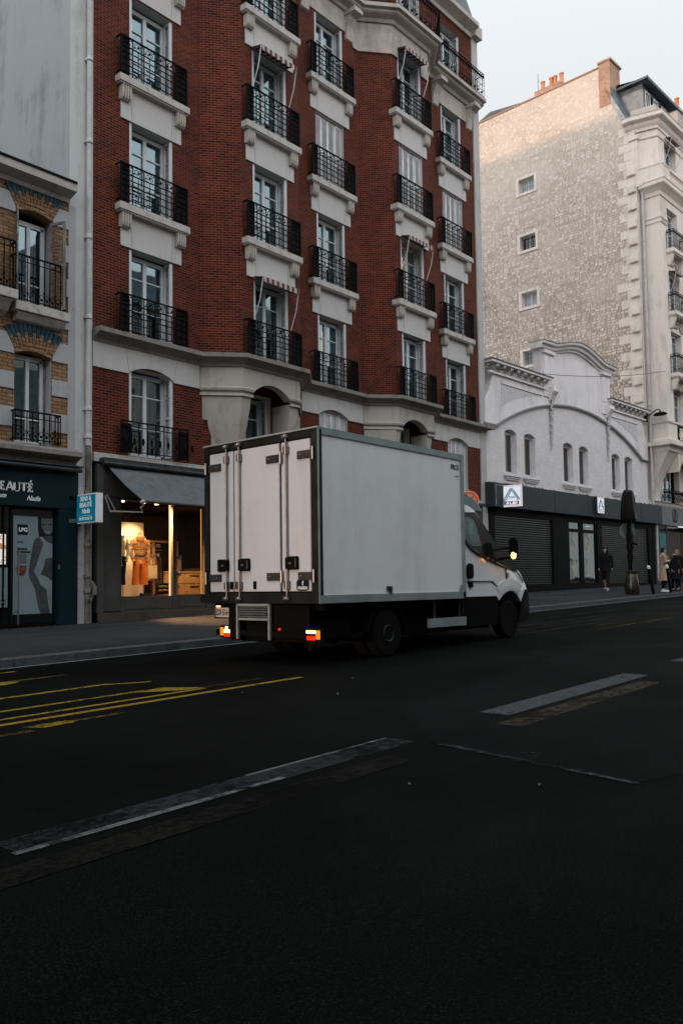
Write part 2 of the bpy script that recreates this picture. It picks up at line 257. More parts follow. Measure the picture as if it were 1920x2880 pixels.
# ------------------------------------------------------------------ mesh helpers
PA0 = Vector((28.0, 17.0, 0)); TH = rad(-2.4)          # the far end of the street turns a little
ORG = {}
class MB:
    def __init__(s): s.v = []; s.f = []; s.m = []
    def add(s, vs, fs, mi=0):
        o = len(s.v); s.v += [Vector(v) for v in vs]
        for f in fs: s.f.append([o+i for i in f]); s.m.append(mi)
        return s
    def box(s, x0, x1, y0, y1, z0, z1, mi=0):
        return s.add([(x0,y0,z0),(x1,y0,z0),(x1,y1,z0),(x0,y1,z0),(x0,y0,z1),(x1,y0,z1),(x1,y1,z1),(x0,y1,z1)],
              [(0,3,2,1),(4,5,6,7),(0,1,5,4),(1,2,6,5),(2,3,7,6),(3,0,4,7)], mi)
    def prism(s, poly, ax, a, b, mi=0):
        """2D polygon extruded along axis ax ('x': poly=(y,z), 'y': poly=(x,z), 'z': poly=(x,y))"""
        def P(p, t):
            return {'x': (t, p[0], p[1]), 'y': (p[0], t, p[1]), 'z': (p[0], p[1], t)}[ax]
        n = len(poly)
        ar = sum(poly[i][0]*poly[(i+1)%n][1]-poly[(i+1)%n][0]*poly[i][1] for i in range(n))
        if (ar < 0) != (ax == 'y'): poly = poly[::-1]
        vs = [P(p, a) for p in poly]+[P(p, b) for p in poly]
        fs = [tuple(range(n))[::-1], tuple(range(n, 2*n))]+[(i, (i+1)%n, n+(i+1)%n, n+i) for i in range(n)]
        return s.add(vs, fs, mi)
    def loft(s, rings, mi=0, cap=True):
        n = len(rings[0]); vs = [p for r in rings for p in r]; fs = []
        for k in range(len(rings)-1):
            for i in range(n): fs.append((k*n+i, k*n+(i+1)%n, (k+1)*n+(i+1)%n, (k+1)*n+i))
        if cap: fs.append(tuple(range(n))[::-1]); fs.append(tuple((len(rings)-1)*n+i for i in range(n)))
        return s.add(vs, fs, mi)
    def tube(s, pts, r, n=8, mi=0):
        pts = [Vector(p) for p in pts]; rings = []
        rs = r if hasattr(r, '__len__') else [r]*len(pts)
        for i, p in enumerate(pts):
            t = (pts[min(i+1, len(pts)-1)]-pts[max(i-1, 0)]).normalized()
            up = Vector((0, 0, 1)) if abs(t.z) < .9 else Vector((1, 0, 0))
            a = t.cross(up).normalized(); b = a.cross(t)
            rings.append([p+(a*math.cos(2*math.pi*k/n)+b*math.sin(2*math.pi*k/n))*rs[i] for k in range(n)])
        return s.loft(rings, mi)
    def lathe(s, prof, c, n=16, ax='z', mi=0):
        rings = []
        for r, h in prof:
            ring = []
            for k in range(n):
                a = 2*math.pi*k/n; u, v = r*math.cos(a), r*math.sin(a)
                ring.append({'z': (c[0]+u, c[1]+v, c[2]+h), 'x': (c[0]+h, c[1]+u, c[2]+v), 'y': (c[0]+u, c[1]+h, c[2]+v)}[ax])
            rings.append(ring)
        return s.loft(rings, mi)
    def ring(s, c, R, r, n=10, mi=0, plane='xz', a0=0, a1=360):
        pts = []
        for k in range(n+1):
            a = rad(a0+(a1-a0)*k/n); u, v = R*math.cos(a), R*math.sin(a)
            pts.append({'xz': (c[0]+u, c[1], c[2]+v), 'yz': (c[0], c[1]+u, c[2]+v), 'xy': (c[0]+u, c[1]+v, c[2])}[plane])
        return s.tube(pts, r, 4, mi)
    def blob(s, c, r, sq=(1, 1, 1), n=8, mi=0):
        prof = [(math.sin(math.pi*k/6)*r+1e-4, -math.cos(math.pi*k/6)*r) for k in range(7)]
        rings = [[(c[0]+rr*math.cos(2*math.pi*i/n)*sq[0], c[1]+rr*math.sin(2*math.pi*i/n)*sq[1], c[2]+h*sq[2]) for i in range(n)] for rr, h in prof]
        return s.loft(rings, mi)
    def xf(s, M4):
        s.v = [M4 @ v for v in s.v]; return s
def build(name, mb, mats, parent=None, smooth=None, bevel=0, label=None, loc=None):
    """link the collected shapes as ONE mesh object; coordinates are those of the parent's frame"""
    me = bpy.data.meshes.new(name)
    off = ORG.get(parent.name, Vector((0, 0, 0))) if parent else Vector((0, 0, 0))
    if loc is not None: off = off*0
    me.from_pydata([v-off for v in mb.v], [], mb.f)
    for mm in (mats if isinstance(mats, (list, tuple)) else [mats]): me.materials.append(mm)
    me.polygons.foreach_set('material_index', mb.m)
    bm = bmesh.new(); bm.from_mesh(me)
    if not getattr(mb, 'keep', False): bmesh.ops.recalc_face_normals(bm, faces=bm.faces)
    if bevel:
        es = [e for e in bm.edges if len(e.link_faces) == 2 and e.calc_face_angle(0) > .6]
        bmesh.ops.bevel(bm, geom=es, offset=bevel, segments=2, affect='EDGES', clamp_overlap=True)
    uvl = bm.loops.layers.uv.new('UVMap')
    for f in bm.faces:
        n = f.normal
        if abs(n.z) > .8: t, b2 = Vector((1, 0, 0)), Vector((0, 1, 0))
        else:
            t = Vector((-n.y, n.x, 0)).normalized(); b2 = Vector((0, 0, 1))
        for l in f.loops: l[uvl].uv = (((l.vert.co+off) @ t), ((l.vert.co+off) @ b2))
    bm.to_mesh(me); bm.free()
    if smooth is not None:
        for p in me.polygons: p.use_smooth = True
        me.set_sharp_from_angle(angle=rad(smooth))
    o = bpy.data.objects.new(name, me); S.collection.objects.link(o)
    if parent: o.parent = parent; ORG[o.name] = ORG.get(parent.name, Vector((0, 0, 0)))
    if loc is not None:
        o.location = Vector(loc)-(ORG.get(parent.name, Vector((0, 0, 0))) if parent else Vector((0, 0, 0)))
        ORG[o.name] = Vector((0, 0, 0))
    if label: o['label'] = label
    return o
def props(o, label, cat, group=None, kind=None):
    if label: o['label'] = label
    if cat: o['category'] = cat
    if group: o['group'] = group
    if kind: o['kind'] = kind
    return o
def thing(name, label, cat, loc, frame='W', group=None, rz=0, local=False):
    """an Empty at the thing's base; parts are given in street coordinates (W), in the turned far frame (A), or local to it"""
    e = bpy.data.objects.new(name, None); S.collection.objects.link(e); e.empty_display_size = .3
    l = Vector(loc)
    if frame == 'A':
        R = Matrix.Rotation(TH, 3, 'Z'); e.location = PA0+R@l; e.rotation_euler = (0, 0, TH+rz)
    else: e.location = l; e.rotation_euler = (0, 0, rz)
    ORG[e.name] = Vector((0, 0, 0)) if local else l
    return props(e, label, cat, group)
def solo(name, mb, mats, label, cat, loc, frame='W', group=None, kind=None, **k):
    """a thing that is one mesh, its origin at its base"""
    l = Vector(loc); mb.v = [v-l for v in mb.v]
    o = build(name, mb, mats, None, **k)
    if frame == 'A':
        R = Matrix.Rotation(TH, 3, 'Z'); o.location = PA0+R@l; o.rotation_euler = (0, 0, TH)
    else: o.location = l
    return props(o, label, cat, group, kind)
def copy_part(src, parent, loc):
    """a copy of a part and its sub-parts (shared meshes) under parent, template origin placed at loc"""
    c = src.copy(); S.collection.objects.link(c); c.parent = parent
    c.location = Vector(loc)-ORG.get(parent.name, Vector((0, 0, 0)))
    ORG[c.name] = Vector((0, 0, 0))
    for ch in src.children:
        d = ch.copy(); S.collection.objects.link(d); d.parent = c
    return c
def text(body, size, mat, parent=None, name='lettering', at=(0, 0, 0), face='-y', ext=.004, bold=0, shear=0, sx=1, align='LEFT', merge=None, mi=0):
    cu = bpy.data.curves.new('t', 'FONT'); cu.body = body; cu.size = size; cu.extrude = ext; cu.offset = bold; cu.shear = shear; cu.align_x = align
    cu.resolution_u = 3
    o = bpy.data.objects.new('t', cu); S.collection.objects.link(o)
    dg = bpy.context.evaluated_depsgraph_get(); dg.update()
    me = o.evaluated_get(dg).to_mesh()
    vs = [Vector((v.co.x*sx, v.co.y, v.co.z)) for v in me.vertices]; fs = [tuple(p.vertices) for p in me.polygons]
    bpy.data.objects.remove(o)
    A = Vector(at)
    if face == '-y': vs = [A+Vector((v.x, -v.z, v.y)) for v in vs]
    elif face == '-x': vs = [A+Vector((-v.z, -v.x, v.y)) for v in vs]
    mb = merge or MB(); mb.add(vs, fs, mi); 
    if merge: return merge
    return build(name, mb, mat, parent)
def offset_line(pts, d, closed=False):
    """mitred offset of an open 2D polyline to its right-hand (street) side"""
    out = []; n = len(pts)
    for i in range(n):
        p = Vector(pts[i])
        def nrm(a, b):
            t = (Vector(b)-Vector(a)).normalized(); return Vector((t.y, -t.x))
        if i == 0: nn = nrm(pts[0], pts[1]); out.append(p+nn*d); continue
        if i == n-1: nn = nrm(pts[-2], pts[-1]); out.append(p+nn*d); continue
        a, b = nrm(pts[i-1], pts[i]), nrm(pts[i], pts[i+1]); k = (a+b).normalized(); out.append(p+k*(d/max(.35, k.dot(a))))
    return out
def sweep(mb, pts, prof, mi=0):
    """profile [(out, z)...] swept along a 2D polyline, mitred, ends capped"""
    lines = [[(q.x, q.y, z) for q in offset_line(pts, o)] for o, z in prof]
    n = len(pts); vs = [v for l in lines for v in l]; fs = []
    for k in range(len(prof)-1):
        for i in range(n-1): fs.append((k*n+i, k*n+i+1, (k+1)*n+i+1, (k+1)*n+i))
    fs.append(tuple(k*n for k in range(len(prof)))); fs.append(tuple(k*n+n-1 for k in range(len(prof)))[::-1])
    mb.add(vs, fs, mi)
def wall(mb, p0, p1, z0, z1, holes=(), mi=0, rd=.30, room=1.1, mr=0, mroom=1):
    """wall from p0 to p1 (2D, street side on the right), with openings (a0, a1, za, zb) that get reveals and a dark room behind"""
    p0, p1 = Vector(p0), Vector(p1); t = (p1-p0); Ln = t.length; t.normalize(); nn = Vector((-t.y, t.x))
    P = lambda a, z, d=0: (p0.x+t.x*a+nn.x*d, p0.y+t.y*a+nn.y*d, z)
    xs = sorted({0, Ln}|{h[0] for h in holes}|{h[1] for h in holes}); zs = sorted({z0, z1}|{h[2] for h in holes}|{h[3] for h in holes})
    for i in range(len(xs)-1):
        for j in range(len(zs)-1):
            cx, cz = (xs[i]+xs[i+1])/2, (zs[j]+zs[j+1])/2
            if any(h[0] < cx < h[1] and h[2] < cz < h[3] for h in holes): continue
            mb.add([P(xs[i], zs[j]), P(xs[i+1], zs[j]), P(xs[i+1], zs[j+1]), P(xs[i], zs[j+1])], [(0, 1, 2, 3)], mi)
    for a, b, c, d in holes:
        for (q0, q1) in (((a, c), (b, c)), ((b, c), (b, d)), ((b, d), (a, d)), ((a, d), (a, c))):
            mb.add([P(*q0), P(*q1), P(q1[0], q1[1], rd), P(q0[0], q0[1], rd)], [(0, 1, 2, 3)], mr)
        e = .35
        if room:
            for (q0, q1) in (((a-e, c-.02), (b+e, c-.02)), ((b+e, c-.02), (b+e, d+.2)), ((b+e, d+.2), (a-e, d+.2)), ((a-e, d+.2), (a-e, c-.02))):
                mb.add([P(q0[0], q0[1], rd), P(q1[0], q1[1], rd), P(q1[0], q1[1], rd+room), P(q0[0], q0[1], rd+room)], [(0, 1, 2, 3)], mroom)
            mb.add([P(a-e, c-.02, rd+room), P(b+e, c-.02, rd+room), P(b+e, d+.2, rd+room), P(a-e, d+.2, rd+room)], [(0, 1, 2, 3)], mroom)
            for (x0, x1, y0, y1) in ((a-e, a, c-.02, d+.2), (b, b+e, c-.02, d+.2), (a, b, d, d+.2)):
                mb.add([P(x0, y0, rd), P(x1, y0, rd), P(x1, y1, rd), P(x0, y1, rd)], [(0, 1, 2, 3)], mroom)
def road_z(x): return .03+.02*x
def pav_z(x, y): return .15+.02*x+.02*(y-11.4)
# ------------------------------------------------------------------ the setting: road, pavement, kerb, markings
def sheet(name, x0, x1, y0, y1, dz, mat, nx=1, kind='structure', zf=None):
    mb = MB(); zf = zf or (lambda x, y: road_z(x))
    for i in range(nx):
        a, b = x0+(x1-x0)*i/nx, x0+(x1-x0)*(i+1)/nx
        mb.add([(a, y0, zf(a, y0)+dz), (b, y0, zf(b, y0)+dz), (b, y1, zf(b, y1)+dz), (a, y1, zf(a, y1)+dz)], [(0, 1, 2, 3)])
    mb.keep = True
    o = build(name, mb, mat); o['kind'] = kind; return o
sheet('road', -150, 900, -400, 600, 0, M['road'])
pm = MB()
for a, b in ((-60, 28), (28, 90)):
    pm.add([(a, 11.72, pav_z(a, 11.72)), (b, 11.72, pav_z(b, 11.72)), (b, 18.5, pav_z(b, 18.5)), (a, 18.5, pav_z(a, 18.5))], [(0, 1, 2, 3)])
pm.keep = True
o = build('pavement', pm, M['pavement']); o['kind'] = 'structure'
km = MB()
x = -40.0
while x < 80:        # kerb stones, one metre each, a few millimetres of play between them
    L1 = 1.0; j = random.uniform(-.004, .004)
    z0, z1 = road_z(x), road_z(x+L1-.008)
    ya, yb = 11.42+j, 11.718
    km.add([(x, ya, z0-.1), (x+L1-.008, ya, z1-.1), (x+L1-.008, yb, z1-.1), (x, yb, z0-.1),
            (x, ya+.015, z0+.115+j*.5), (x+L1-.008, ya+.015, z1+.115+j*.5), (x+L1-.008, yb, z1+.124), (x, yb, z0+.124)],
           [(0, 3, 2, 1), (4, 5, 6, 7), (0, 1, 5, 4), (1, 2, 6, 5), (2, 3, 7, 6), (3, 0, 4, 7)])
    x += L1
o = build('kerb', km, M['kerb']); o['kind'] = 'structure'
sheet('gutter', -40, 80, 11.29, 11.415, .005, M['gutter'], 1)
sheet('pavement', -60, 80, -9, -4.2, .12, M['pavement'], 1)
# bus lane and lane markings
M['yellow'] = worn_paint('worn_yellow_road_paint', (.20, .135, .018), .62)
M['yellow2'] = worn_paint('faded_yellow_road_paint', (.09, .062, .018), .26)
M['white_rd'] = worn_paint('worn_white_road_paint', (.017, .020, .021), .34)
M['white_rd2'] = worn_paint('faded_white_road_paint', (.0065, .0062, .0055), .35)
M['white_rd3'] = worn_paint('white_road_paint', (.052, .057, .061), .74); M['white_rd4'] = worn_paint('bright_edge_of_paint', (.10, .105, .105), .45, 9)
def mark(poly, mat, dz=.004, name='road_marking'):
    mb = MB(); mb.add([(px, py, road_z(px)+dz) for px, py in poly], [tuple(range(len(poly)))]); mb.keep = True
    o = build(name, mb, mat); o['kind'] = 'structure'
def line(x0, x1, y, wd, mat, y1=None, dz=.004):
    y1 = y if y1 is None else y1
    mark([(x0, y-wd/2), (x1, y1-wd/2), (x1, y1+wd/2), (x0, y+wd/2)], mat, dz)
line(-12, 7.2, 6.92, .10, M['yellow']); line(-12, 5.9, 7.12, .08, M['yellow'], 7.2); line(15.5, 26, 6.95, .08, M['yellow2'])
line(-12, 5.5, 7.64, .08, M['yellow']); line(5.6, 6.9, 7.26, .07, M['yellow2'])
line(-12, 5.62, 8.42, .10, M['yellow'], 8.50); mark([(5.35, 8.62), (5.45, 8.50), (5.95, 8.20), (6.05, 8.26)], M['yellow'])
mark([(5.30, 7.62), (5.55, 7.42), (5.95, 7.16), (6.0, 7.28), (5.75, 7.66)], M['yellow'])
mark([(3.55, 6.66), (3.66, 6.48), (3.95, 6.50), (4.05, 6.58), (3.9, 6.66)], M['yellow']); line(3.9, 4.5, 6.57, .08, M['yellow2'])
line(-6, 3.55, 6.45, .10, M['yellow2'])
mark([(4.3, 9.75), (4.9, 9.55), (5.15, 9.68), (5.1, 9.86), (4.6, 9.95)], M['yellow']); line(4.9, 5.85, 9.84, .10, M['yellow2'])
line(-12, 5.7, 10.85, .10, M['yellow'])
M['old_line'] = worn_paint('old_worn_line', (.030, .029, .023), .30)
for k, (a, b, y) in enumerate(((14.2, 40, 7.75), (12.9, 34, 8.25), (14.5, 38, 8.8), (13.5, 44, 9.6))): line(a, b, y, .09, M['old_line'])
line(16.5, 60, 7.4, .08, M['old_line'])
line(1.92, 4.90, 3.72, .26, M['white_rd']); line(1.90, 3.6, 3.62, .05, M['white_rd4'], dz=.0055); line(3.5, 4.88, 3.84, .03, M['white_rd4'], dz=.0055); line(1.6, 4.45, 3.36, .22, M['white_rd2'], dz=.0045)
M['white_rd5'] = worn_paint('brown_ghost_line', (.030, .026, .019), .5)
for (a, b) in ((6.20, 9.25), (10.72, 13.8)): line(a, b, 3.72, .29, M['white_rd3']); line(a-.40, b-.5, 3.36, .23, M['white_rd5'], dz=.0045)
# resurfaced patch of the far lane, its sealed edge running across the road
M['road_new'] = asphalt('newer_asphalt', (.012, .014, .015), .3)
M['road_new'] = asphalt('newer_asphalt', (.0038, .0045, .0045), .3)
mark([(4.92, 3.42), (4.63, 1.9), (6.6, 1.2), (14, -1.2), (60, -3.8), (60, 6.4), (14, 6.2), (9.8, 5.2), (6.0, 4.6)], M['road_new'], .002, 'road_patch')
M['seam'] = worn_paint('pale_seam', (.034, .042, .045), .25, 20)
mark([(4.90, 3.40), (4.74, 2.55), (4.62, 1.90), (4.66, 1.86), (4.80, 2.55), (4.96, 3.38)], M['seam'], .006)
M['smear'] = worn_paint('pale_smear', (.012, .0145, .0145), .20, 26)
for a, b, r_ in ((4.9, 2.72, .12), (8.4, 2.4, .3)):
    mark([(a+r_*1.5*math.cos(t)*(1+.3*math.sin(3*t+a)), b+r_*.6*math.sin(t)*(1+.25*math.cos(2*t+b))) for t in [2*math.pi*k/14 for k in range(14)]], M['smear'], .007, 'road_smear')
# litter on the asphalt
lit = MB()
M['paper'] = plain('paper_scrap', (.22, .22, .21), .7)
for k, (a, b) in enumerate(((5.92, 6.55), (7.4, 6.3), (6.35, 5.6), (4.3, 2.3), (3.9, 2.9))):
    mb = MB(); s = random.uniform(.008, .014); a0 = random.uniform(0, 3)
    vs = [(a+s*math.cos(a0+i*1.57)*(1.5 if i % 2 else 1), b+s*math.sin(a0+i*1.57), road_z(a)+.004+.010*(i % 2)) for i in range(4)]
    mb.add(vs, [(0, 1, 2, 3)]); mb.add([(x_, y_, z_+.003) for x_, y_, z_ in vs], [(0, 1, 2, 3)])
    solo('paper_scrap', mb, M['paper'], ['tiny white scrap of litter by the yellow lines behind the truck', 'tiny white scrap of litter on the asphalt beside the truck', 'tiny white scrap of litter between truck and worn white line', 'tiny white scrap of litter in the dark foreground, nearer the right edge', 'tiny white scrap of litter below the pale seam in the road'][k], 'litter', (a, b, road_z(a)), group='scraps of litter on the road')

# ------------------------------------------------------------------ red brick apartment building
BZ = [7.38, 10.60, 13.80, 17.05, 20.33]
WW, WH = 1.32, 2.2
red = thing('apartment_building', 'tall red brick apartment building with canted bays and rows of railed windows', 'building', (10.15, 17, .48))
C = {1: (12.43, 17.0), 2: (15.87, 16.25), 3: (19.24, 17.0), 4: (22.52, 16.25), 5: (26.2, 17.0)}
outl = [(10.76, 17), (13.93, 17), (14.80, 16.25), (16.95, 16.25), (17.80, 17), (20.66, 17), (21.55, 16.25), (23.60, 16.25), (24.45, 17), (27.75, 17)]
mb = MB(); ztop = 23.2
segcol = {0: 1, 2: 2, 4: 3, 6: 4, 8: 5}
for i in range(len(outl)-1):
    a, b = outl[i], outl[i+1]; hs_ = []
    if i in segcol:
        c = C[segcol[i]][0]; hs_ = [(c-WW/2-a[0], c+WW/2-a[0], z, z+WH) for z in BZ]
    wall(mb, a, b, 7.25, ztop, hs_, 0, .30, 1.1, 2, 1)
# mezzanine level, flush wall under the bays
hm = [(c-.66-10.76, c+.66-10.76, 4.46, 6.62) for c in (12.43, 15.87, 19.24, 22.52, 26.2)]
wall(mb, (10.76, 17), (27.75, 17), 4.42, 7.25, hm, 0, .30, 1.1, 2, 1)
mb.prism([(13.93, 17), (14.80, 16.25), (16.95, 16.25), (17.80, 17)], 'z', 7.22, 7.25, 2)
mb.prism([(20.66, 17), (21.55, 16.25), (23.60, 16.25), (24.45, 17)], 'z', 7.22, 7.25, 2)
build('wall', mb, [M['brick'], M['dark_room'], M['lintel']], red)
mb = MB()
wall(mb, (10.15, 17.0), (10.76, 17.0), .4, 23.2, (), 0); wall(mb, (10.15, 26), (10.15, 17.0), 3.0, 23.6, (), 1)
mb.add([(10.76, 17.0, .4), (10.76, 17.3, .4), (10.76, 17.3, 4.4), (10.76, 17, 4.4)], [(0, 1, 2, 3)], 0)
build('party_wall', mb, [M['strip_render'], M['grey_render']], red)
mb = MB(); mb.box(27.752, 28.16, 16.95, 17.25, .5, 23.3)
build('end_pier', mb, M['end_render'], red)
# body behind, so light and shadow are those of a whole building
mb = MB(); mb.box(10.2, 28.0, 18.9, 31, 4.45, 23.2); mb.box(10.2, 28.0, 21.6, 31, .4, 4.44); mb.box(10.2, 28.0, 17.02, 18.9, 23.0, 23.19)
mb.add([(28.15, 17, .4), (28.15, 31, .4), (28.15, 31, 23.3), (28.15, 17, 23.3)], [(0, 1, 2, 3)])
build('rear_block', mb, M['end_render'], red)
mb = MB(); ro = offset_line(outl, .0)
mb.prism([(16.9, 23.35), (18.1, 27.3), (30, 27.6), (31, 23.35)], 'x', 10.15, 28.15)
build('mansard_roof', mb, M['slate'], red)
mb = MB()
for cx in (12.5, 19.3, 26.1): mb = MB(); mb.box(cx-.65, cx+.65, 17.05, 18.2, 23.4, 25.3); mb.box(cx-.8, cx+.8, 16.95, 18.25, 25.3, 25.42); build('dormer', mb, M['slate'], red)
mb = MB(); sweep(mb, outl, [(0, 22.9), (.08, 22.9), (.10, 23.05), (.28, 23.15), (.42, 23.22), (.42, 23.38), (0, 23.40)])
mb.box(27.7, 28.2, 16.72, 17.2, 22.95, 23.4)
build('eaves_cornice', mb, M['limestone'], red)
# first-floor string course and stone band with voussoir joints
mb = MB(); sweep(mb, outl, [(0, 7.06), (.05, 7.06), (.08, 7.13), (.20, 7.20), (.30, 7.24), (.32, 7.25), (.32, 7.36), (0, 7.38)])
mb.box(27.7, 28.32, 16.62, 17.2, 7.24, 7.37)
build('string_course', mb, M['soot'], red)
mb = MB()
def arch_pts(c, hw, zs, rise, n=10):
    R = (hw*hw+rise*rise)/(2*rise); cz = zs+rise-R
    return [(c-hw+2*hw*k/n, cz+math.sqrt(max(0, R*R-(hw-2*hw*k/n)**2))) for k in range(n+1)]
def arch_stone(mb, c, x0, x1, y0, y1, zb, zt, hw, spring, rise, g=.010, key=.42, mi=0):
    """flat band from x0 to x1 whose underside arches over an opening; three stones with joints"""
    ap = arch_pts(c, hw, spring, rise)
    for (la, lb, ta, tb) in ((x0, c-hw*.98, x0, c-key*1.9), (None,)*4, (c+hw*.98, x1, c+key*1.9, x1)):
        if la is None: continue
    L1, R1 = c-hw-.02, c+hw+.02
    lp = [(x0, zb), (c-hw, zb), (c-hw, spring)]+[ap[0]]
    mb.prism([(x0, zb), (c-hw-.02, zb), (c-hw-.02, spring+.01), (c-hw-.11-g, zt), (x0, zt)], 'y', y0, y1, mi)
    mb.prism([(c+hw+.02, zb), (x1, zb), (x1, zt), (c+hw+.11+g, zt), (c+hw+.02, spring+.01)], 'y', y0, y1, mi)
    mb.prism([(c-hw-.02+g, spring)]+ap+[(c+hw+.02-g, spring), (c+hw+.11, zt), (c-hw-.11, zt)], 'y', y0, y1, mi)
YB = 16.965
for q_ in ((12.43, 10.76, 13.93), (19.24, 17.80, 20.66), (26.20, 24.45, 27.75)):
    mb = MB(); arch_stone(mb, *q_, YB, 17.29, 6.46, 7.06, .66, 6.50, .18); build('stone_band', mb, M['lintel'], red)
mb = MB()
x = 10.76
while x < 27.7:
    x2 = min(27.75, x+random.uniform(1.3, 1.9)); mb.box(x, x2-.012, 16.90, 17.02, 4.22, 4.43); x = x2
build('lower_band', mb, M['sillst'], red)
# upper balcony slab, from the third column to the end
up = [(18.9, 17), (20.66, 17), (21.55, 16.25), (23.60, 16.25), (24.45, 17), (28.0, 17)]
mb = MB(); sweep(mb, up, [(0, 19.93), (.10, 19.93), (.16, 20.02), (.34, 20.08), (.40, 20.12), (.40, 20.18), (.52, 20.20), (.52, 20.33), (0, 20.33)])
build('balcony_slab', mb, M['limestone'], red)
mb = MB()
sw = [(20.55, 17), (20.66, 17), (21.55, 16.25), (21.86, 16.25)]
sweep(mb, [(20.40, 17), (20.66, 17), (21.55, 16.25), (21.855, 16.25)], [(0, 18.92), (.05, 18.92), (.05, 19.0), (.03, 19.02), (.03, 19.94), (0, 19.94)])
sweep(mb, [(23.185, 16.25), (23.60, 16.25), (24.45, 17), (24.6, 17)], [(0, 18.92), (.05, 18.92), (.05, 19.0), (.03, 19.02), (.03, 19.94), (0, 19.94)])
mb.box(21.855, 23.185, 16.22, 16.27, 19.26, 19.93)
for c in (19.24, 26.2): mb.box(c-1.05, c+1.05, 16.97, 17.02, 19.26, 19.93)
build('bay_top_stone', mb, M['limestone'], red)
for cx in (18.1, 20.2, 25.12, 27.42):
    mb = MB(); y0 = 17.0
    mb.prism([(17.02, 19.0), (16.93, 19.05), (16.88, 19.45), (16.75, 19.72), (16.55, 19.80), (16.55, 19.98), (17.02, 19.98)], 'x', cx-.17, cx+.17)
    mb.box(cx-.21, cx+.21, 16.52, 17.01, 19.80, 19.92)
    build('console', mb, M['limestone'], red)
# bay bases: arched stone front on two tapering piers
for (xa, xb, xc, xd, c) in ((13.93, 14.80, 16.95, 17.80, 15.87), (20.66, 21.55, 23.60, 24.45, 22.52)):
    mb = MB()
    ap = arch_pts(c, .70, 6.44, .30, 12)
    mb.prism([(xb, 6.44)]+ap+[(xc, 6.44), (xc, 7.06), (xb, 7.06)], 'y', 16.235, 16.5)
    mb.prism([(xa+.02, 17), (xb, 16.235), (xb, 16.5), (xa+.3, 17)], 'z', 6.44, 7.06)
    mb.prism([(xd-.02, 17), (xc, 16.235), (xc, 16.5), (xd-.3, 17)], 'z', 6.44, 7.06)
    mb.prism([(xa, 17), (xb, 16.3), (xc, 16.3), (xd, 17)], 'z', 6.98, 7.20)
    # moulded lower edge over the piers
    pf = [(.0, 6.30), (.02, 6.30), (.02, 6.36), (-.03, 6.38), (-.03, 6.40), (.05, 6.44), (.07, 6.50), (.02, 6.54), (0, 6.54)]
    sweep(mb, [(xa+.03, 17), (xb, 16.26), (c-.70, 16.26)], pf); sweep(mb, [(c+.70, 16.26), (xc, 16.26), (xd-.03, 17)], pf)
    build('bay_base', mb, M['ashlar'] if 0 else M['limestone'], red)
    for s in (-1, 1):
        mb = MB(); rings = []
        X = lambda v: c+s*(v)      # v: distance from the bay's centre
        hw = (xc-xb)/2; W_ = (xd-xa)/2
        for z, k in ((6.36, 0), (6.0, .10), (5.4, .34), (4.9, .62), (4.5, .92), (4.24, 1.0)):
            o_, f_ = W_-.08-k*.78, hw-.01-k*.13
            inn = .72+k*.10; yf = 16.29+k*.52
            rings.append([(X(o_), 17.0, z), (X(f_), yf, z), (X(max(inn+.02, .74+k*.05)), yf, z), (X(max(.74, inn)), 17.0, z)])
        mb.loft(rings)
        mb.box(*sorted((X(W_-.10), X(W_-.6))), 16.965, 17.02, 5.66, 6.36)
        mb.box(*sorted((X(W_-.40), X(W_-.8))), 16.962, 17.02, 4.95, 5.66)
        mb.box(*sorted((X(W_-.58), X(W_-.9))), 16.96, 17.02, 4.44, 4.95)
        build('bay_pier', mb, M['limestone'], red)

# --- window, railing, sill and lintel patterns, copied over the facade
def casement(mb, w, h, bars=(.36, .74), y=0, fr=.05, st=.05, mid=.10, d=.06, low=0):
    mb.box(-w/2, -w/2+fr, y, y+d, 0, h); mb.box(w/2-fr, w/2, y, y+d, 0, h); mb.box(-w/2+fr, w/2-fr, y, y+d, h-fr, h); mb.box(-w/2+fr, w/2-fr, y, y+d, 0, fr)
    mb.box(-mid/2, mid/2, y-.015, y+d-.002, fr, h-fr)
    for s in (-1, 1):
        a, b = sorted((s*mid/2, s*(w/2-fr))); mb.box(*(sorted((s*(w/2-fr), s*(w/2-fr-st)))), y-.008, y+d-.01, fr, h-fr)
        mb.box(a, b, y-.008, y+d-.01, fr, fr+.07); mb.box(a, b, y-.008, y+d-.01, h-fr-.06, h-fr)
        for q in bars: mb.box(a, b, y+.002, y+d-.02, h*q-.014, h*q+.014)
        if low: mb.box(a, b, y+.002, y+d-.02, fr, low)
def slats(mb, w, h, x0, y, n, ang=1, z0=.04, t=.02):
    """louvred panel lying in the plane y=const"""
    mb.box(x0, x0+.045, y-.018, y+.018, z0, z0+h); mb.box(x0+w-.045, x0+w, y-.018, y+.018, z0, z0+h)
    for q in (z0, z0+h/2-.03, z0+h-.06): mb.box(x0+.045, x0+w-.045, y-.017, y+.017, q, q+.06)
    for k in range(n):
        z = z0+.08+(h-.16)*(k+.5)/n
        mb.prism([(y-.016, z-.012), (y+.012, z+.012), (y+.016, z+.008), (y-.012, z-.016)], 'x', x0+.045, x0+w-.045)
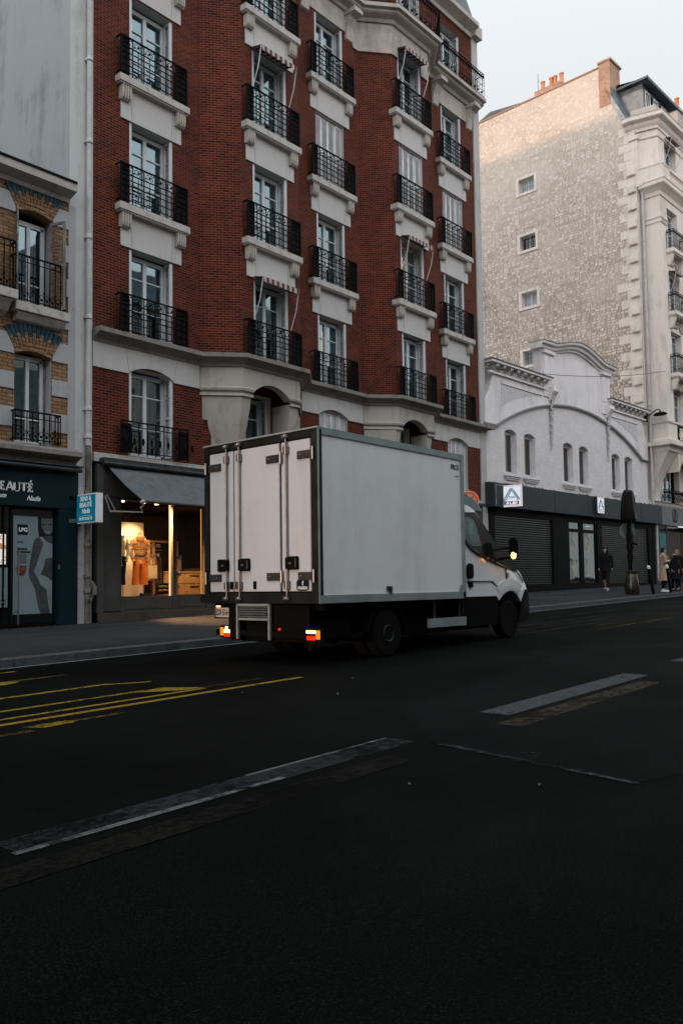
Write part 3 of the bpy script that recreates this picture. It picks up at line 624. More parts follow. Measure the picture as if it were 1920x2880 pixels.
def make_window(kind, parent, loc, h=WH, w=WW):
    f = MB(); casement(f, w-.10, h-.04, y=.29, low=.0)
    win = build('window', f, M['white_paint'], parent, loc=loc)
    g = MB(); 
    for s in (-1, 1):
        a, b = sorted((s*.05, s*(w/2-.10))); g.add([(a, .325, .08), (b, .325, .08), (b, .325, h-.09), (a, .325, h-.09)], [(0, 1, 2, 3)])
    build('pane', g, M['glass'], win)
    if 'closed' not in kind:
        for s in (-1, 1):   # folded louvred shutters standing in the reveal
            sh = MB(); slats(sh, .27, h-.1, 0, 0, 26); xx = s*(w/2-.03)
            sh.xf(Matrix.Translation((xx, .01, .03)) @ Matrix.Rotation(rad(90), 4, 'Z'))
            sh2 = MB(); slats(sh2, .25, h-.1, 0, 0, 2); sh2.xf(Matrix.Translation((xx-s*.035, .015, .03)) @ Matrix.Rotation(rad(90), 4, 'Z'))
            sh.add(sh2.v, sh2.f); build('shutter', sh, M['white_paint'], win)
    else:
        for s in (-1, 1):
            for q in range(2):
                sh = MB(); a = (s*.0 if s > 0 else -(w/2-.03))+q*(w/2-.02)/2
                yy = .10+.02*((q+(s > 0)) % 2); slats(sh, (w/2-.04)/2, h-.06, a+.008, yy, 34); sh.box(a+.012, a+(w/2-.04)/2, yy+.012, yy+.018, .05, h-.03); build('shutter', sh, M['shutter'], win)
    if 'net' in kind or 'dark' in kind:
        for s in (-1, 1):
            cb = MB(); n = 18; wd = (.54 if 'wide' in kind else .30)
            xs = [s*(w/2-.10-wd*k/n) for k in range(n+1)]
            vs = [(xx, .42+.022*math.sin(k*1.9), zz) for zz in (.06, h-.08) for k, xx in enumerate(xs)]
            cb.add(vs, [(k, k+1, n+2+k, n+1+k) for k in range(n)]); build('curtain', cb, M['curtain' if 'net' in kind else 'curtain_d'], win)
    if 'warm' in kind:
        cb = MB(); cb.add([(-w/2, .9, .1), (w/2, .9, .1), (w/2, .9, h-.1), (-w/2, .9, h-.1)], [(0, 1, 2, 3)]); build('lit_room', cb, M['warm_room'], win)
    if 'lamp' in kind:
        cb = MB(); cb.blob((.18 if 'r' in kind else -.15, .75, 1.05), .17, (1, 1, 1.2), 10); build('lamp_shade', cb, M['lamp_glow'], win)
    return win
def make_rail(parent, loc, w=2.0):
    g = MB(); y0 = -.20; H = .97
    g.box(-w/2, w/2, y0-.02, y0+.02, H-.03, H); g.box(-w/2, w/2, y0-.012, y0+.012, .70, .725)
    for z in (.06, .24, .42, .56): g.box(-w/2, w/2, y0-.01, y0+.01, z, z+.02)
    for s in (-1, 1): g.box(s*w/2-.018, s*w/2+.018, y0-.018, y0+.20, H-.03, H); g.box(s*w/2-.012, s*w/2+.012, y0, y0+.20, .06, .08); g.box(s*w/2-.018, s*w/2+.018, y0-.018, y0+.018, 0, H)
    n = 12
    for k in range(1, n):
        x = -w/2+w*k/n; t = .011 if k % 2 == 0 else .007
        g.box(x-t, x+t, y0-t, y0+t, 0 if k % 2 == 0 else .12, H-.03 if k % 2 == 0 else .72)
        if k % 2: g.blob((x, y0, .11), .022, n=6); g.blob((x, y0, .52), .020, (1, 1, 1.3), n=6)
    for k in range(n//2):
        x = -w/2+w*(k+.5)/(n/2)
        g.ring((x-.05, y0, .84), .058, .009, 8); g.ring((x+.06, y0, .80), .042, .009, 7); g.ring((x+.05, y0, .885), .032, .008, 6)
        g.blob((x, y0, .825), .028, n=6); g.blob((x-.12, y0, .78), .022, n=6); g.blob((x+.12, y0, .90), .02, n=6)
    rl = build('balcony_railing', g, M['iron'], parent, loc=loc)
    for s in (-1, 1):    # solid dark end plates: ironwork and its shadow drawn as one
        p = MB(); a, b = sorted((s*w/2, s*(w/2-(.36 if s > 0 else .27)))); p.box(a+.01, b-.01, y0+.012, y0+.020, .03, H-.03)
        build('iron_shade_plate', p, M['iron'], rl)
    return rl
def make_sill(parent, loc, w=2.13):
    g = MB(); g.box(-w/2, w/2, -.22, .10, -.20, -.02); g.box(-w/2+.03, w/2-.03, -.19, .10, -.235, -.20)
    s_ = build('sill', g, M['sillst'], parent, loc=loc, bevel=.008)
    for s in (-1, 1):
        g = MB(); c = s*.83
        for k in range(4):
            x = c-.135+.07*k+.012
            g.prism([(.02, -.235), (-.17, -.235), (-.17, -.46), (-.15, -.55), (-.10, -.60), (-.05, -.58), (.02, -.58)], 'x', x, x+.045)
        g.prism([(.02, -.237), (-.145, -.237), (-.145, -.45), (-.12, -.53), (-.07, -.56), (.02, -.56)], 'x', c-.13, c+.13)
        build('corbel', g, M['limestone'], s_)
    return s_
def make_lintel(parent, loc):
    g = MB(); zb, zt = -1.02, -.236     # relative to the window bottom above
    g.prism([(-.915, zb), (-.60, zb), (-.66, zt), (-.915, zt)], 'y', -.035, .02); g.prism([(.60, zb), (.915, zb), (.915, zt), (.66, zt)], 'y', -.035, .02)
    g.prism([(-.588, zb), (.588, zb), (.648, zt), (-.648, zt)], 'y', -.035, .02); g.box(-.66, .66, -.03, .30, zb+.001, zb+.05)
    return build('lintel', g, M['lintel'], parent, loc=loc)
kinds = {(1, 0): 'dark', (1, 1): 'net', (1, 2): 'net', (2, 0): 'dark', (2, 1): 'net', (2, 2): 'net wide', (2, 3): 'dark', (3, 0): 'net warm wide', (3, 1): 'net lamp', (3, 2): 'closed', (3, 3): 'dark',
         (4, 0): 'dark', (4, 1): 'net lamp warm', (4, 2): 'closed', (4, 3): 'dark wide', (5, 0): 'dark wide', (5, 1): 'dark lamp', (5, 2): 'closed', (5, 3): 'net', (5, 4): 'net'}
tmpl = {}; rail0 = sill0 = lint0 = None
for c in (1, 2, 3, 4, 5):
    cx, cy = C[c]
    for r in range(5):
        if r == 4 and c in (1,): continue
        z = BZ[r]; k = kinds.get((c, r), 'dark'); key = k
        if key in tmpl: copy_part(tmpl[key], red, (cx, cy, z))
        else: tmpl[key] = make_window(k, red, (cx, cy, z))
        if not (r == 4 and c >= 3):
            if rail0: copy_part(rail0, red, (cx-.03, cy, z))
            else: rail0 = make_rail(red, (cx-.03, cy, z))
        if 1 <= r <= 3 or (r == 4 and c < 3):
            if sill0: copy_part(sill0, red, (cx, cy, z)); 
            else: sill0 = make_sill(red, (cx, cy, z))
            if lint0: copy_part(lint0, red, (cx, cy, z))
            else: lint0 = make_lintel(red, (cx, cy, z))
mezz0 = make_window('dark wide', red, (12.43, 17, 4.46), h=2.16)
for c in (15.87, 22.52): copy_part(tmpl['dark'], red, (c, 17.1, 4.42))
mz1 = make_window('closed', red, (19.24, 17, 4.46), h=2.16); copy_part(mz1, red, (26.2, 17, 4.46))
# upper running railing
g = MB()
def rail_run(g, pts, z, H=1.0, step=.13, r=.009):
    P3 = [Vector((p[0], p[1], 0)) for p in pts]
    for a, b in zip(P3, P3[1:]):
        d = b-a; L_ = d.length; n = max(1, int(L_/step)); t = d/L_
        for zz, rr in ((z+H, .022), (z+H-.25, .010), (z+.08, .010), (z+.3, .008), (z+.52, .008)): g.tube([a+Vector((0, 0, zz)), b+Vector((0, 0, zz))], rr, 4)
        for k in range(n+1):
            p = a+t*(L_*k/n); g.tube([p+Vector((0, 0, z)), p+Vector((0, 0, z+H))], r if k % 2 else r*1.5, 4)
            if k < n:
                q = a+t*(L_*(k+.5)/n); g.blob((q.x, q.y, z+H-.13), .05, (1, 1, 1.2), 6); 
                if k % 2: g.blob((q.x, q.y, z+.2), .035, (1, 1, 1.3), 6)
rail_run(g, [(q.x, q.y) for q in offset_line([(18.9, 17), (20.66, 17), (21.55, 16.25), (23.60, 16.25), (24.45, 17), (27.95, 17)], .46)], 20.33)
g.tube([(27.95, 16.54, 21.3), (27.95, 17, 21.3)], .02, 4)
for z in (20.4, 20.7, 21.0): g.tube([(27.95, 16.54, z), (27.95, 17, z)], .01, 4)
build('balcony_railing', g, M['iron'], red)
# mezzanine railing under the first column (low, plain)
g = MB()
for c in (12.43,):
    g.box(c-1.0, c+1.0, 16.80, 16.84, 5.24, 5.27); g.box(c-1.0, c+1.0, 16.81, 16.83, 5.12, 5.14); g.box(c-1.0, c+1.0, 16.81, 16.83, 4.52, 4.54)
    for k in range(9): g.box(c-1.0+.25*k-.01, c-1.0+.25*k+.01, 16.81, 16.83, 4.45, 5.25); g.blob((c-.87+.25*k, 16.82, 4.8), .045, (1, .4, 2.0), 6); g.ring((c-.87+.25*k, 16.82, 4.66), .06, .008, 7)
    for s in (-1, 1): g.box(c+s*.85-.15, c+s*.85+.15, 16.835, 16.84, 4.5, 5.2)  # dark end plates stand for ironwork together with its shadow
build('balcony_railing', g, M['iron'], red)
# striped blinds over four windows
M['stripe'] = brick('striped_blind', (.55, .52, .50), (.55, .52, .50), (.22, .03, .03), .22, 5.0, .055, var=.1, bump=0, off=0)
def stripe_mat():
    m, nt, b = nodes('red_striped_canvas'); tc = N(nt, 'ShaderNodeTexCoord'); sp = N(nt, 'ShaderNodeSeparateXYZ'); L(nt, tc.outputs['Object'], sp.inputs[0])
    mt = N(nt, 'ShaderNodeMath', operation='MULTIPLY'); mt.inputs[1].default_value = 5.2; L(nt, sp.outputs[0], mt.inputs[0])
    fr = N(nt, 'ShaderNodeMath', operation='FRACT'); L(nt, mt.outputs[0], fr.inputs[0])
    r = ramp(nt, [(0, (.09, .012, .012)), (.5, (.34, .32, .31))]); r.color_ramp.interpolation = 'CONSTANT'; L(nt, fr.outputs[0], r.inputs[0]); L(nt, r.outputs[0], b.inputs['Base Color']); b.inputs['Roughness'].default_value = .85
    return m
M['stripe'] = stripe_mat()
def make_blind(parent, loc, dark=False):
    g = MB(); w = 1.36; n = 12
    g.add([(-w/2, -.03, 2.24), (w/2, -.03, 2.24), (w/2, -.42, 2.14), (-w/2, -.42, 2.14)], [(0, 1, 2, 3)])
    top = [(-w/2+w*k/(2*n), -.42-.0, 2.14) for k in range(2*n+1)]; bot = [(-w/2+w*k/(2*n), -.425, 2.02-.04*abs(math.sin(k*math.pi/4))) for k in range(2*n+1)]
    g.add(top+bot, [(k, k+1, 2*n+2+k, 2*n+1+k) for k in range(2*n)])
    b_ = build('window_blind', g, M['stripe'] if not dark else M['curtain_d'], parent, loc=loc)
    for s in (-1, 1):
        a = MB(); a.tube([(s*w/2, -.40, 2.14), (s*(w/2+.01), -.28, 1.55), (s*(w/2+.02), -.06, 1.05)], .014, 6); build('blind_arm', a, M['white_paint'], b_)
    return b_
b0 = make_blind(red, (15.87, 16.25, BZ[0])); copy_part(b0, red, (22.52, 16.25, BZ[1])); copy_part(b0, red, (22.52, 16.25, BZ[3])); copy_part(b0, red, (15.87, 16.25, BZ[2]))
g = MB()
g.tube([(10.60, 16.90, 4.55), (10.60, 16.90, 23.0)], .062, 12)
for z in (4.7, 5.35, 7.5, 9.4, 11.7, 13.7, 16.3, 18.5, 20.7): g.lathe([(.064, 0), (.085, .02), (.085, .07), (.072, .10), (.066, .12)], (10.60, 16.90, z), 12); g.box(10.52, 10.68, 16.9, 17.0, z+.03, z+.06)
solo('rain_pipe', g, M['pipe_w'], 'white rain downpipe running up beside the red brick wall', 'drainpipe', (10.60, 16.90, 4.55), smooth=40)
g = MB(); zb = pav_z(10.6, 17)
g.tube([(10.60, 16.90, zb), (10.60, 16.90, 4.545)], .066, 12)
for z in (1.15, 1.5, 2.2, 3.4): g.lathe([(.066, 0), (.09, .02), (.09, .08), (.07, .10)], (10.60, 16.90, z), 12)
g.tube([(10.66, 16.86, 1.42), (10.72, 16.80, 1.30), (10.70, 16.78, 1.12), (10.62, 16.82, .98)], .05, 8)
solo('rain_pipe', g, M['pipe_d'], 'grimy old cast iron pipe at pavement level beside the teal salon front', 'drainpipe', (10.60, 16.90, zb), smooth=40)
# ------------------------------------------------------------------ low yellow-brick building with the beauty salon
sal = thing('corner_building', 'low yellow brick building with white stone bands and blue glazed arches over its windows', 'building', (8, 17, .45))
wc = [9.285, 7.0, 4.7, 2.4]
mb = MB(); hs_ = []
for c in wc:
    hs_ += [(c-.43+2, c+.43+2, 7.46, 9.66), (c-.43+2, c+.43+2, 4.42, 6.50)]
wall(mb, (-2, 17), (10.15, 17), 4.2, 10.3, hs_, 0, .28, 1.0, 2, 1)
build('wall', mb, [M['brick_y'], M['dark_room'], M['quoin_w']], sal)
mb = MB(); mb.box(-2, 10.1, 18.6, 26, .4, 10.2); mb.box(-2, 8.4, 17.02, 18.6, .4, 4.2)
build('rear_block', mb, M['end_render'], sal)
mb = MB(); mb.prism([(16.62, 10.47), (16.62, 10.52), (22, 12.2), (27, 10.3), (17, 10.3)], 'x', -2, 10.13); build('zinc_roof', mb, M['slate'], sal)
mb = MB(); sweep(mb, [(-2, 17), (10.12, 17)], [(0, 10.12), (.06, 10.12), (.10, 10.20), (.30, 10.26), (.38, 10.28), (.40, 10.46), (0, 10.48)])
build('eaves_cornice', mb, M['sillst'], sal)
mb = MB(); mb.box(-2, 10.1, 16.585, 16.60, 10.44, 10.50); build('gutter_edge', mb, M['black_paint'], sal)
# white stone bands between brick panels, and end quoins
mb = MB(); y0, y1 = 16.972, 17.01
cuts = [(9.735, 10.28)]; edges = [-2.0]
for c in sorted(wc): edges += [c-.45, c+.45]
edges.append(10.28); spans = [(edges[i], edges[i+1]) for i in range(0, len(edges), 2)]
for a, b in spans:
    for z0, z1 in ((6.37, 6.81), (5.59, 5.96), (4.77, 5.19), (9.50, 9.92)): mb = MB(); mb.box(a, b, y0, y1, z0, z1); build('stone_band', mb, M['quoin_w'], sal)
mb = MB()
for z0, z1 in ((8.73, 9.12), (7.93, 8.33)): mb.box(9.99, 10.13, y0, y1, z0, z1)
mb.box(10.12, 10.30, y0+.002, y1, 4.4, 10.1); mb.box(9.98, 10.13, y0, y1, 7.16, 7.46)
build('corner_quoins', mb, M['quoin_w'], sal)
arch0 = None
for c in wc:
    for sp, i in ((9.66, 0), (6.50, 1)):
        if arch0 is None:
            g = MB(); R = .95; n = 13; A_ = .50
            for k in range(n):
                a0_, a1_ = -A_+2*A_*k/n+.006, -A_+2*A_*(k+1)/n-.006
                lo = .46 if False else 0
                r0_, rm, r1_ = R, R+(.20 if k % 2 else .30), R+.50
                P = lambda r, a: (r*math.sin(a), r*math.cos(a)-R*math.cos(A_)-.02)
                g.prism([P(r0_, a0_), P(r0_, a1_), P(rm, a1_), P(rm, a0_)], 'y', -.045, .012, 0)
                g.prism([P(rm+.003, a0_), P(rm+.003, a1_), P(r1_, a1_), P(r1_, a0_)], 'y', -.047, .012, 1)
            ap = arch_pts(0, .43, -.11, .10); g.prism([(-.43, .16)]+[(x, z) for x, z in ap]+[(.43, .16)], 'y', -.03, .28, 2)
            arch0 = build('window_arch', g, [M['brick_y'], M['blue_tile'], M['brick_y']], sal, loc=(c, 17, sp)); 
        else: copy_part(arch0, sal, (c, 17, sp))
def salon_window(parent, loc, shut):
    f = MB(); casement(f, .80, 2.02, bars=(.30,), y=.26, mid=.08); win = build('window', f, M['white_paint'], parent, loc=loc)
    g = MB()
    for s in (-1, 1):
        a, b = sorted((s*.05, s*.33)); g.add([(a, .29, .08), (b, .29, .08), (b, .29, 1.95), (a, .29, 1.95)], [(0, 1, 2, 3)])
    build('pane', g, M['glass'], win)
    for s in (-1, 1):
        sh = MB(); slats(sh, .40 if shut else .2, 2.02, 0, 0, 24); sh.xf(Matrix.Translation((s*.40, .24 if not shut else .02, 0)) @ Matrix.Rotation(rad(90 if not shut else (-90+s*24)), 4, 'Z'))
        build('shutter', sh, M['old_shutter'], win)
    return win
M['old_shutter'] = plain('weathered_shutter_paint', (.20, .19, .17), .8, var=.4, scale=5)
sw0 = salon_window(sal, (9.285, 17, 7.46), True); sw1 = salon_window(sal, (9.285, 17, 4.42), False)
for c in wc[1:]: copy_part(sw0, sal, (c, 17, 7.46)); copy_part(sw1, sal, (c, 17, 4.42))
g = MB(); g.box(8.72, 10.02, 16.70, 17.0, 7.26, 7.46); g.prism([(17, 7.06), (16.86, 7.10), (16.74, 7.25), (17, 7.25)], 'x', 8.80, 9.95); build('balcony_slab', g, M['sillst'], sal, bevel=.01)
g = MB(); g.box(3.2, 8.70, 16.55, 17.0, 7.42, 7.62); g.prism([(17, 7.1), (16.8, 7.2), (16.6, 7.41), (17, 7.41)], 'x', 3.4, 8.6); build('balcony_slab', g, M['sillst'], sal, bevel=.01)
def iron_panel(x0, x1, y, z0, z1, name='balcony_railing', parent=None, ret=.25):
    g = MB(); g.box(x0, x1, y-.018, y+.018, z1-.03, z1); g.box(x0, x1, y-.01, y+.01, z1-.16, z1-.145); g.box(x0, x1, y-.01, y+.01, z0+.05, z0+.07)
    n = max(4, int((x1-x0)/.13))
    for k in range(n+1):
        x = x0+(x1-x0)*k/n; g.box(x-.009, x+.009, y-.009, y+.009, z0, z1)
        if k < n: g.ring((x+(x1-x0)/n/2, y, z0+.20), .05, .008, 7); g.blob((x+(x1-x0)/n/2, y, z0+.14), .03, n=6)
        if k % 2: g.blob((x, y, z0+.30), .028, (1, 1, 1.6), 6)
    for s, x in ((-1, x0), (1, x1)): g.box(x-.014, x+.014, y, y+ret, z1-.03, z1); g.box(x-.012, x+.012, y, y+ret, z0+.05, z0+.07); g.box(x-.012, x+.012, y+ret/2-.01, y+ret/2+.01, z0, z1)
    return build(name, g, M['iron'], parent)
iron_panel(8.74, 9.92, 16.74, 7.46, 8.50, parent=sal); iron_panel(3.3, 8.66, 16.60, 7.62, 8.68, parent=sal); iron_panel(8.78, 9.84, 16.80, 4.44, 5.12, parent=sal, ret=.2)
mb = MB(); sweep(mb, [(-2, 17), (10.30, 17)], [(0, 4.02), (.06, 4.02), (.12, 4.12), (.32, 4.20), (.36, 4.22), (.36, 4.32), (.10, 4.42), (0, 4.42)])
build('shop_cornice', mb, M['soot'], sal)

# beauty salon front
zf = .47
so = thing('shopfront', 'teal beauty salon front with white lettering, glass door and a tall poster of a woman', 'shopfront', (9.4, 17, zf))
g = MB(); g.box(-2, 10.33, 16.86, 17.02, 3.05, 3.98); g.box(9.85, 10.33, 16.87, 17.02, .45, 3.05); build('fascia', g, M['teal'], so, bevel=.006)
g = MB(); g.tube([(-2, 16.72, 3.92), (10.32, 16.72, 3.92)], .05, 10); g.box(-2, 10.34, 16.66, 17.0, 3.985, 4.015); build('folded_awning', g, M['dark_steel'], so, smooth=40)
g = MB(); g.box(-2, 9.85, 17.02, 17.03, .45, 3.05); build('glass_front', g, plain('dark_shop_glass', (.006, .008, .009), .12, spec=.6, var=.1), so)
g = MB()
for x in (7.2, 8.64, 8.80): g.box(x-.02, x+.02, 16.985, 17.02, .47, 3.05)
g.box(8.80, 9.85, 16.985, 17.02, 3.0, 3.05); g.box(-2, 9.85, 16.98, 17.02, .45, .55)
build('door_frame', g, M['black_paint'], so)
# lettering, plain serif made from strokes: E A U T E with accent
def serif(mb, body, x, z, h, y, st=.045):
    th, tn, sf = st, st*.5, st*1.15
    def bar(x0, z0, x1, z1, w):
        d = Vector((x1-x0, z1-z0)).normalized(); n_ = Vector((-d.y, d.x))*w/2
        mb.prism([(x0-n_.x, z0-n_.y), (x1-n_.x, z1-n_.y), (x1+n_.x, z1+n_.y), (x0+n_.x, z0+n_.y)], 'y', y-.012, y)
    for ch in body:
        if ch in 'EÉB':
            w = .55*h; bar(x+th/2+.01, 0+z, x+th/2+.01, h+z, th)
            if ch == 'B':
                mb.ring((x+.16*h, y-.006, z+.74*h), .23*h, .017, 8, a0=-90, a1=90); mb.ring((x+.18*h, y-.006, z+.27*h), .26*h, .02, 8, a0=-90, a1=90); bar(x-.01, z+tn/2, x+.2*h, z+tn/2, tn); bar(x-.01, z+h-tn/2, x+.2*h, z+h-tn/2, tn)
            else:
                for q, ww in ((tn/2, w), (h-tn/2, w*.95), (h*.52, w*.72)): bar(x-.015, z+q, x+ww, z+q, tn)
                bar(x+w-.008, z, x+w-.008, z+.24*h, tn); bar(x+w*.95-.008, z+h, x+w*.95-.008, z+.78*h, tn); bar(x+w*.72, z+.42*h, x+w*.72, z+.62*h, tn)
                if ch == 'É': bar(x+.22*h, z+1.08*h, x+.42*h, z+1.28*h, tn*1.3)
            x += w+.10*h+.02
        elif ch == 'A':
            w = .78*h; bar(x, z, x+w*.48, z+h, tn); bar(x+w*.47, z+h, x+w, z, th); bar(x+w*.2, z+.34*h, x+w*.8, z+.34*h, tn); bar(x-.08*h, z+tn/2, x+.12*h, z+tn/2, tn); bar(x+w-.12*h, z+tn/2, x+w+.08*h, z+tn/2, tn); x += w+.07*h
        elif ch == 'U':
            w = .62*h; bar(x+.05*h, z+.25*h, x+.05*h, z+h, th); bar(x+w, z+.25*h, x+w, z+h, tn); mb.ring((x+.05*h+(w-.05*h)/2, y-.006, z+.27*h), (w-.05*h)/2, tn/2, 8, a0=180, a1=360)
            bar(x-.06*h, z+h-tn/2, x+.16*h, z+h-tn/2, tn); bar(x+w-.12*h, z+h-tn/2, x+w+.10*h, z+h-tn/2, tn); x += w+.18*h
        elif ch == 'T':
            w = .66*h; bar(x+w/2, z, x+w/2, z+h, th); bar(x, z+h-tn/2, x+w, z+h-tn/2, tn); bar(x+tn/2, z+h, x+tn/2, z+.8*h, tn); bar(x+w-tn/2, z+h, x+w-tn/2, z+.8*h, tn); bar(x+w*.35, z+tn/2, x+w*.65, z+tn/2, tn); x += w+.14*h
        elif ch == ' ': x += .4*h
        else: x += .2*h
    return x
g = MB(); serif(g, 'BEAUTÉ', 8.32, 3.36, .20, 16.858, .045); build('lettering', g, M['white_letter'], so)
text('Beaute', .135, M['white_letter'], so, 'lettering', (8.30, 16.856, 3.21), shear=.45, bold=.002, sx=.85)
text('Nadia', .155, M['white_letter'], so, 'lettering', (9.08, 16.856, 3.18), shear=.45, bold=.002, sx=.85)
text('Sens &', .15, M['white_letter'], so, 'lettering', (7.2, 16.856, 3.2), shear=.45, bold=.002, sx=.85)
g = MB(); g.tube([(8.935, 16.90, .52), (8.935, 16.90, 2.06)], .017, 8)
for z in (.8, 1.72): g.tube([(8.935, 16.90, z), (8.935, 17.02, z)], .012, 6)
build('door_handle', g, M['chrome'], so, smooth=40)
g = MB(); g.box(9.83, 9.87, 16.84, 16.87, 1.70, 1.80); build('door_lock', g, M['chrome'], so)
# poster of a woman, flat print
M['p_bg'] = plain('poster_pale_print', (.17, .23, .255), .6, var=.05); M['p_skin'] = plain('poster_skin_print', (.055, .06, .058), .6, var=.25, scale=6); M['p_face'] = plain('poster_face_print', (.10, .12, .12), .6, var=.15)
M['p_hair'] = plain('poster_hair_print', (.012, .012, .012), .6); M['p_cloth'] = plain('poster_cloth_print', (.20, .25, .27), .6, var=.06); M['p_red'] = plain('poster_food_print', (.13, .05, .03), .6, var=.8, scale=14)
g = MB(); y = 17.012
X0, X1, Z0, Z1 = 8.87, 9.78, .73, 2.85
def flat(poly, dy, mi): 
    g.add([(X0+(px-205)/(775-205)*(9.78-8.87), y-dy, Z1-(pz-478)/(1930-478)*(Z1-Z0)) for px, pz in poly], [tuple(range(len(poly)))], mi)
flat([(205, 478), (560, 478), (775, 478), (775, 1930), (205, 1930)], 0, 0)
flat([(560, 478), (775, 478), (775, 770), (575, 780), (556, 620)], .002, 1)                      # hair
flat([(603, 500), (775, 490), (775, 700), (720, 745), (680, 735), (640, 690), (612, 630)], .004, 3)   # face
flat([(655, 690), (700, 700), (745, 680), (735, 706), (700, 716), (665, 705)], .006, 4)             # smile
flat([(612, 588), (650, 582), (668, 596), (630, 602)], .006, 1); flat([(710, 580), (765, 572), (768, 588), (720, 596)], .006, 1)
flat([(575, 778), (640, 770), (775, 760), (775, 880), (640, 870), (600, 1000), (545, 1180), (505, 1300), (560, 1400), (600, 1490), (690, 1580), (720, 1800), (745, 1930), (600, 1930), (560, 1780), (520, 1560), (440, 1400), (425, 1290), (470, 1000), (490, 880), (520, 810)], .003, 2)
flat([(575, 785), (615, 775), (690, 850), (775, 880), (775, 1085), (670, 1105), (640, 1130), (620, 1000), (645, 900), (610, 830)], .005, 4)
flat([(670, 1110), (775, 1085), (775, 1440), (700, 1380), (600, 1340), (650, 1220)], .004, 2)
flat([(555, 1385), (600, 1345), (700, 1385), (775, 1450), (770, 1650), (730, 1640), (690, 1560), (600, 1500)], .005, 4)
flat([(260, 603), (410, 603), (410, 757), (260, 757)], .003, 1)
flat([(262, 1040), (395, 1040), (395, 1180), (262, 1180)], .003, 3); flat([(262, 1215), (395, 1215), (390, 1300), (360, 1362), (262, 1362)], .003, 5)
po = build('poster', g, [M['p_bg'], M['p_hair'], M['p_skin'], M['p_face'], M['p_cloth'], M['p_red']], so)
text('LPG', .115, M['white_letter'], po, 'lettering', (8.985, 17.0, 2.515), bold=.004)
text('MINCEUR', .052, M['p_hair'], po, 'lettering', (8.955, 17.006, 2.12), bold=.002); text('ET ANTI-ÂGE', .052, M['p_hair'], po, 'lettering', (8.955, 17.006, 2.055), bold=.002); text('BIENVENUE', .028, M['p_hair'], po, 'lettering', (8.955, 17.006, 2.28))
g = MB(); g.add([(8.0, 17.0, 1.80), (8.70, 17.0, 1.80), (8.70, 17.0, 2.44), (8.0, 17.0, 2.44)], [(0, 1, 2, 3)]); g.box(8.70, 8.72, 16.98, 17.01, 1.77, 2.47, 1); g.box(8.0, 8.70, 16.98, 17.01, 2.445, 2.47, 1); g.box(8.0, 8.70, 16.98, 17.01, 1.77, 1.795, 1)
g.add([(8.0, 16.997, 2.12), (8.70, 16.997, 2.12), (8.70, 16.997, 2.20), (8.55, 16.997, 2.26), (8.0, 16.997, 2.20)], [(0, 1, 2, 3, 4)], 2)
for q in ((8.60, 2.37), (8.68, 1.92), (8.62, 1.86)): g.ring((q[0], 16.995, q[1]), .035, .010, 8, 2)
build('lit_screen', g, [emis('backlit_advert', (1, .93, .86), .75), M['black_paint'], emis('backlit_advert_skin', (.9, .45, .25), .45)], so)
g = MB(); g.box(7.9, 8.745, 17.0, 17.012, .89, 1.73, 0); g.box(8.60, 8.70, 16.994, 17.0, .95, 1.05, 1); lp = build('price_board', g, [M['p_bg'], M['black_paint']], so)
text('LPG', .045, M['white_letter'], lp, 'lettering', (8.607, 16.99, .98), bold=.002)
g = MB(); g.box(10.34, 10.565, 16.93, 17.0, .45, 4.0); build('tiled_pier', g, M['tile_w'], so)

# projecting box sign of the salon
sg = thing('shop_sign', 'small square blue and white box sign of the beauty salon on brackets beside the pipe', 'sign', (10.15, 16.4, 2.72))
g = MB(); g.box(10.30, 10.475, 16.10, 16.90, 2.72, 3.38); build('sign_box', g, M['white_letter'], sg, bevel=.006)
g = MB(); g.box(10.292, 10.298, 16.13, 16.87, 2.75, 3.35); bf = build('sign_face', g, emis('backlit_blue_sign', (.004, .12, .19), .8), sg)
EL = emis('backlit_letters', (.8, .9, .9), .50)
for body, size, zz, sh_, sx_ in (('SENS &', .145, 3.225, 0, .98), ('BEAUTÉ', .145, 3.085, 0, .95), ('Nadia', .15, 2.945, .4, .9), ('09 87 33 23 73', .088, 2.795, 0, .95)):
    text(body, size, EL, sg, 'lettering', (10.289, 16.50, zz), face='-x', ext=.001, align='CENTER', bold=.002, shear=sh_, sx=sx_)
g = MB(); g.box(10.287, 10.292, 16.26, 16.74, 2.885, 2.893); build('rule', g, M['white_letter'], sg)
for z in (2.79, 3.30): g = MB(); g.box(10.10, 10.30, 16.86, 16.875, z-.045, z+.045); g.tube([(10.2, 16.87, z), (10.40, 16.88, z), (10.40, 16.99, z)], .014, 6); build('bracket', g, M['chrome'], sg)

# clothes shop
cs = thing('shopfront', 'grey clothes shop front with a warm lit display window under a grey awning', 'shopfront', (12.5, 17, .48))
g = MB(); g.box(10.82, 11.0, 16.86, 17.02, .47, 4.15); g.box(11.0, 11.50, 16.93, 17.02, .72, 4.0); g.box(11.0, 27.7, 16.90, 17.02, 3.42, 4.18)
g.box(14.10, 14.35, 16.90, 17.02, .72, 3.42)
build('pilaster', g, M['shop_grey'], cs, bevel=.008)
g = MB(); g.box(11.50, 13.02, 16.93, 17.03, .70, 1.06); g.box(11.62, 12.92, 16.915, 16.93, .76, 1.0); g.box(13.02, 13.14, 16.92, 17.03, .70, 3.42); g.box(13.14, 14.10, 16.94, 17.03, .70, 1.08); g.box(13.22, 14.02, 16.925, 16.94, .78, 1.0)
g.box(11.50, 11.54, 16.95, 17.03, 1.06, 3.42); g.box(11.5, 14.1, 16.95, 17.03, 3.36, 3.42); g.box(14.06, 14.10, 16.95, 17.03, 1.08, 3.36)
build('window_frame', g, M['shop_grey'], cs, bevel=.005)
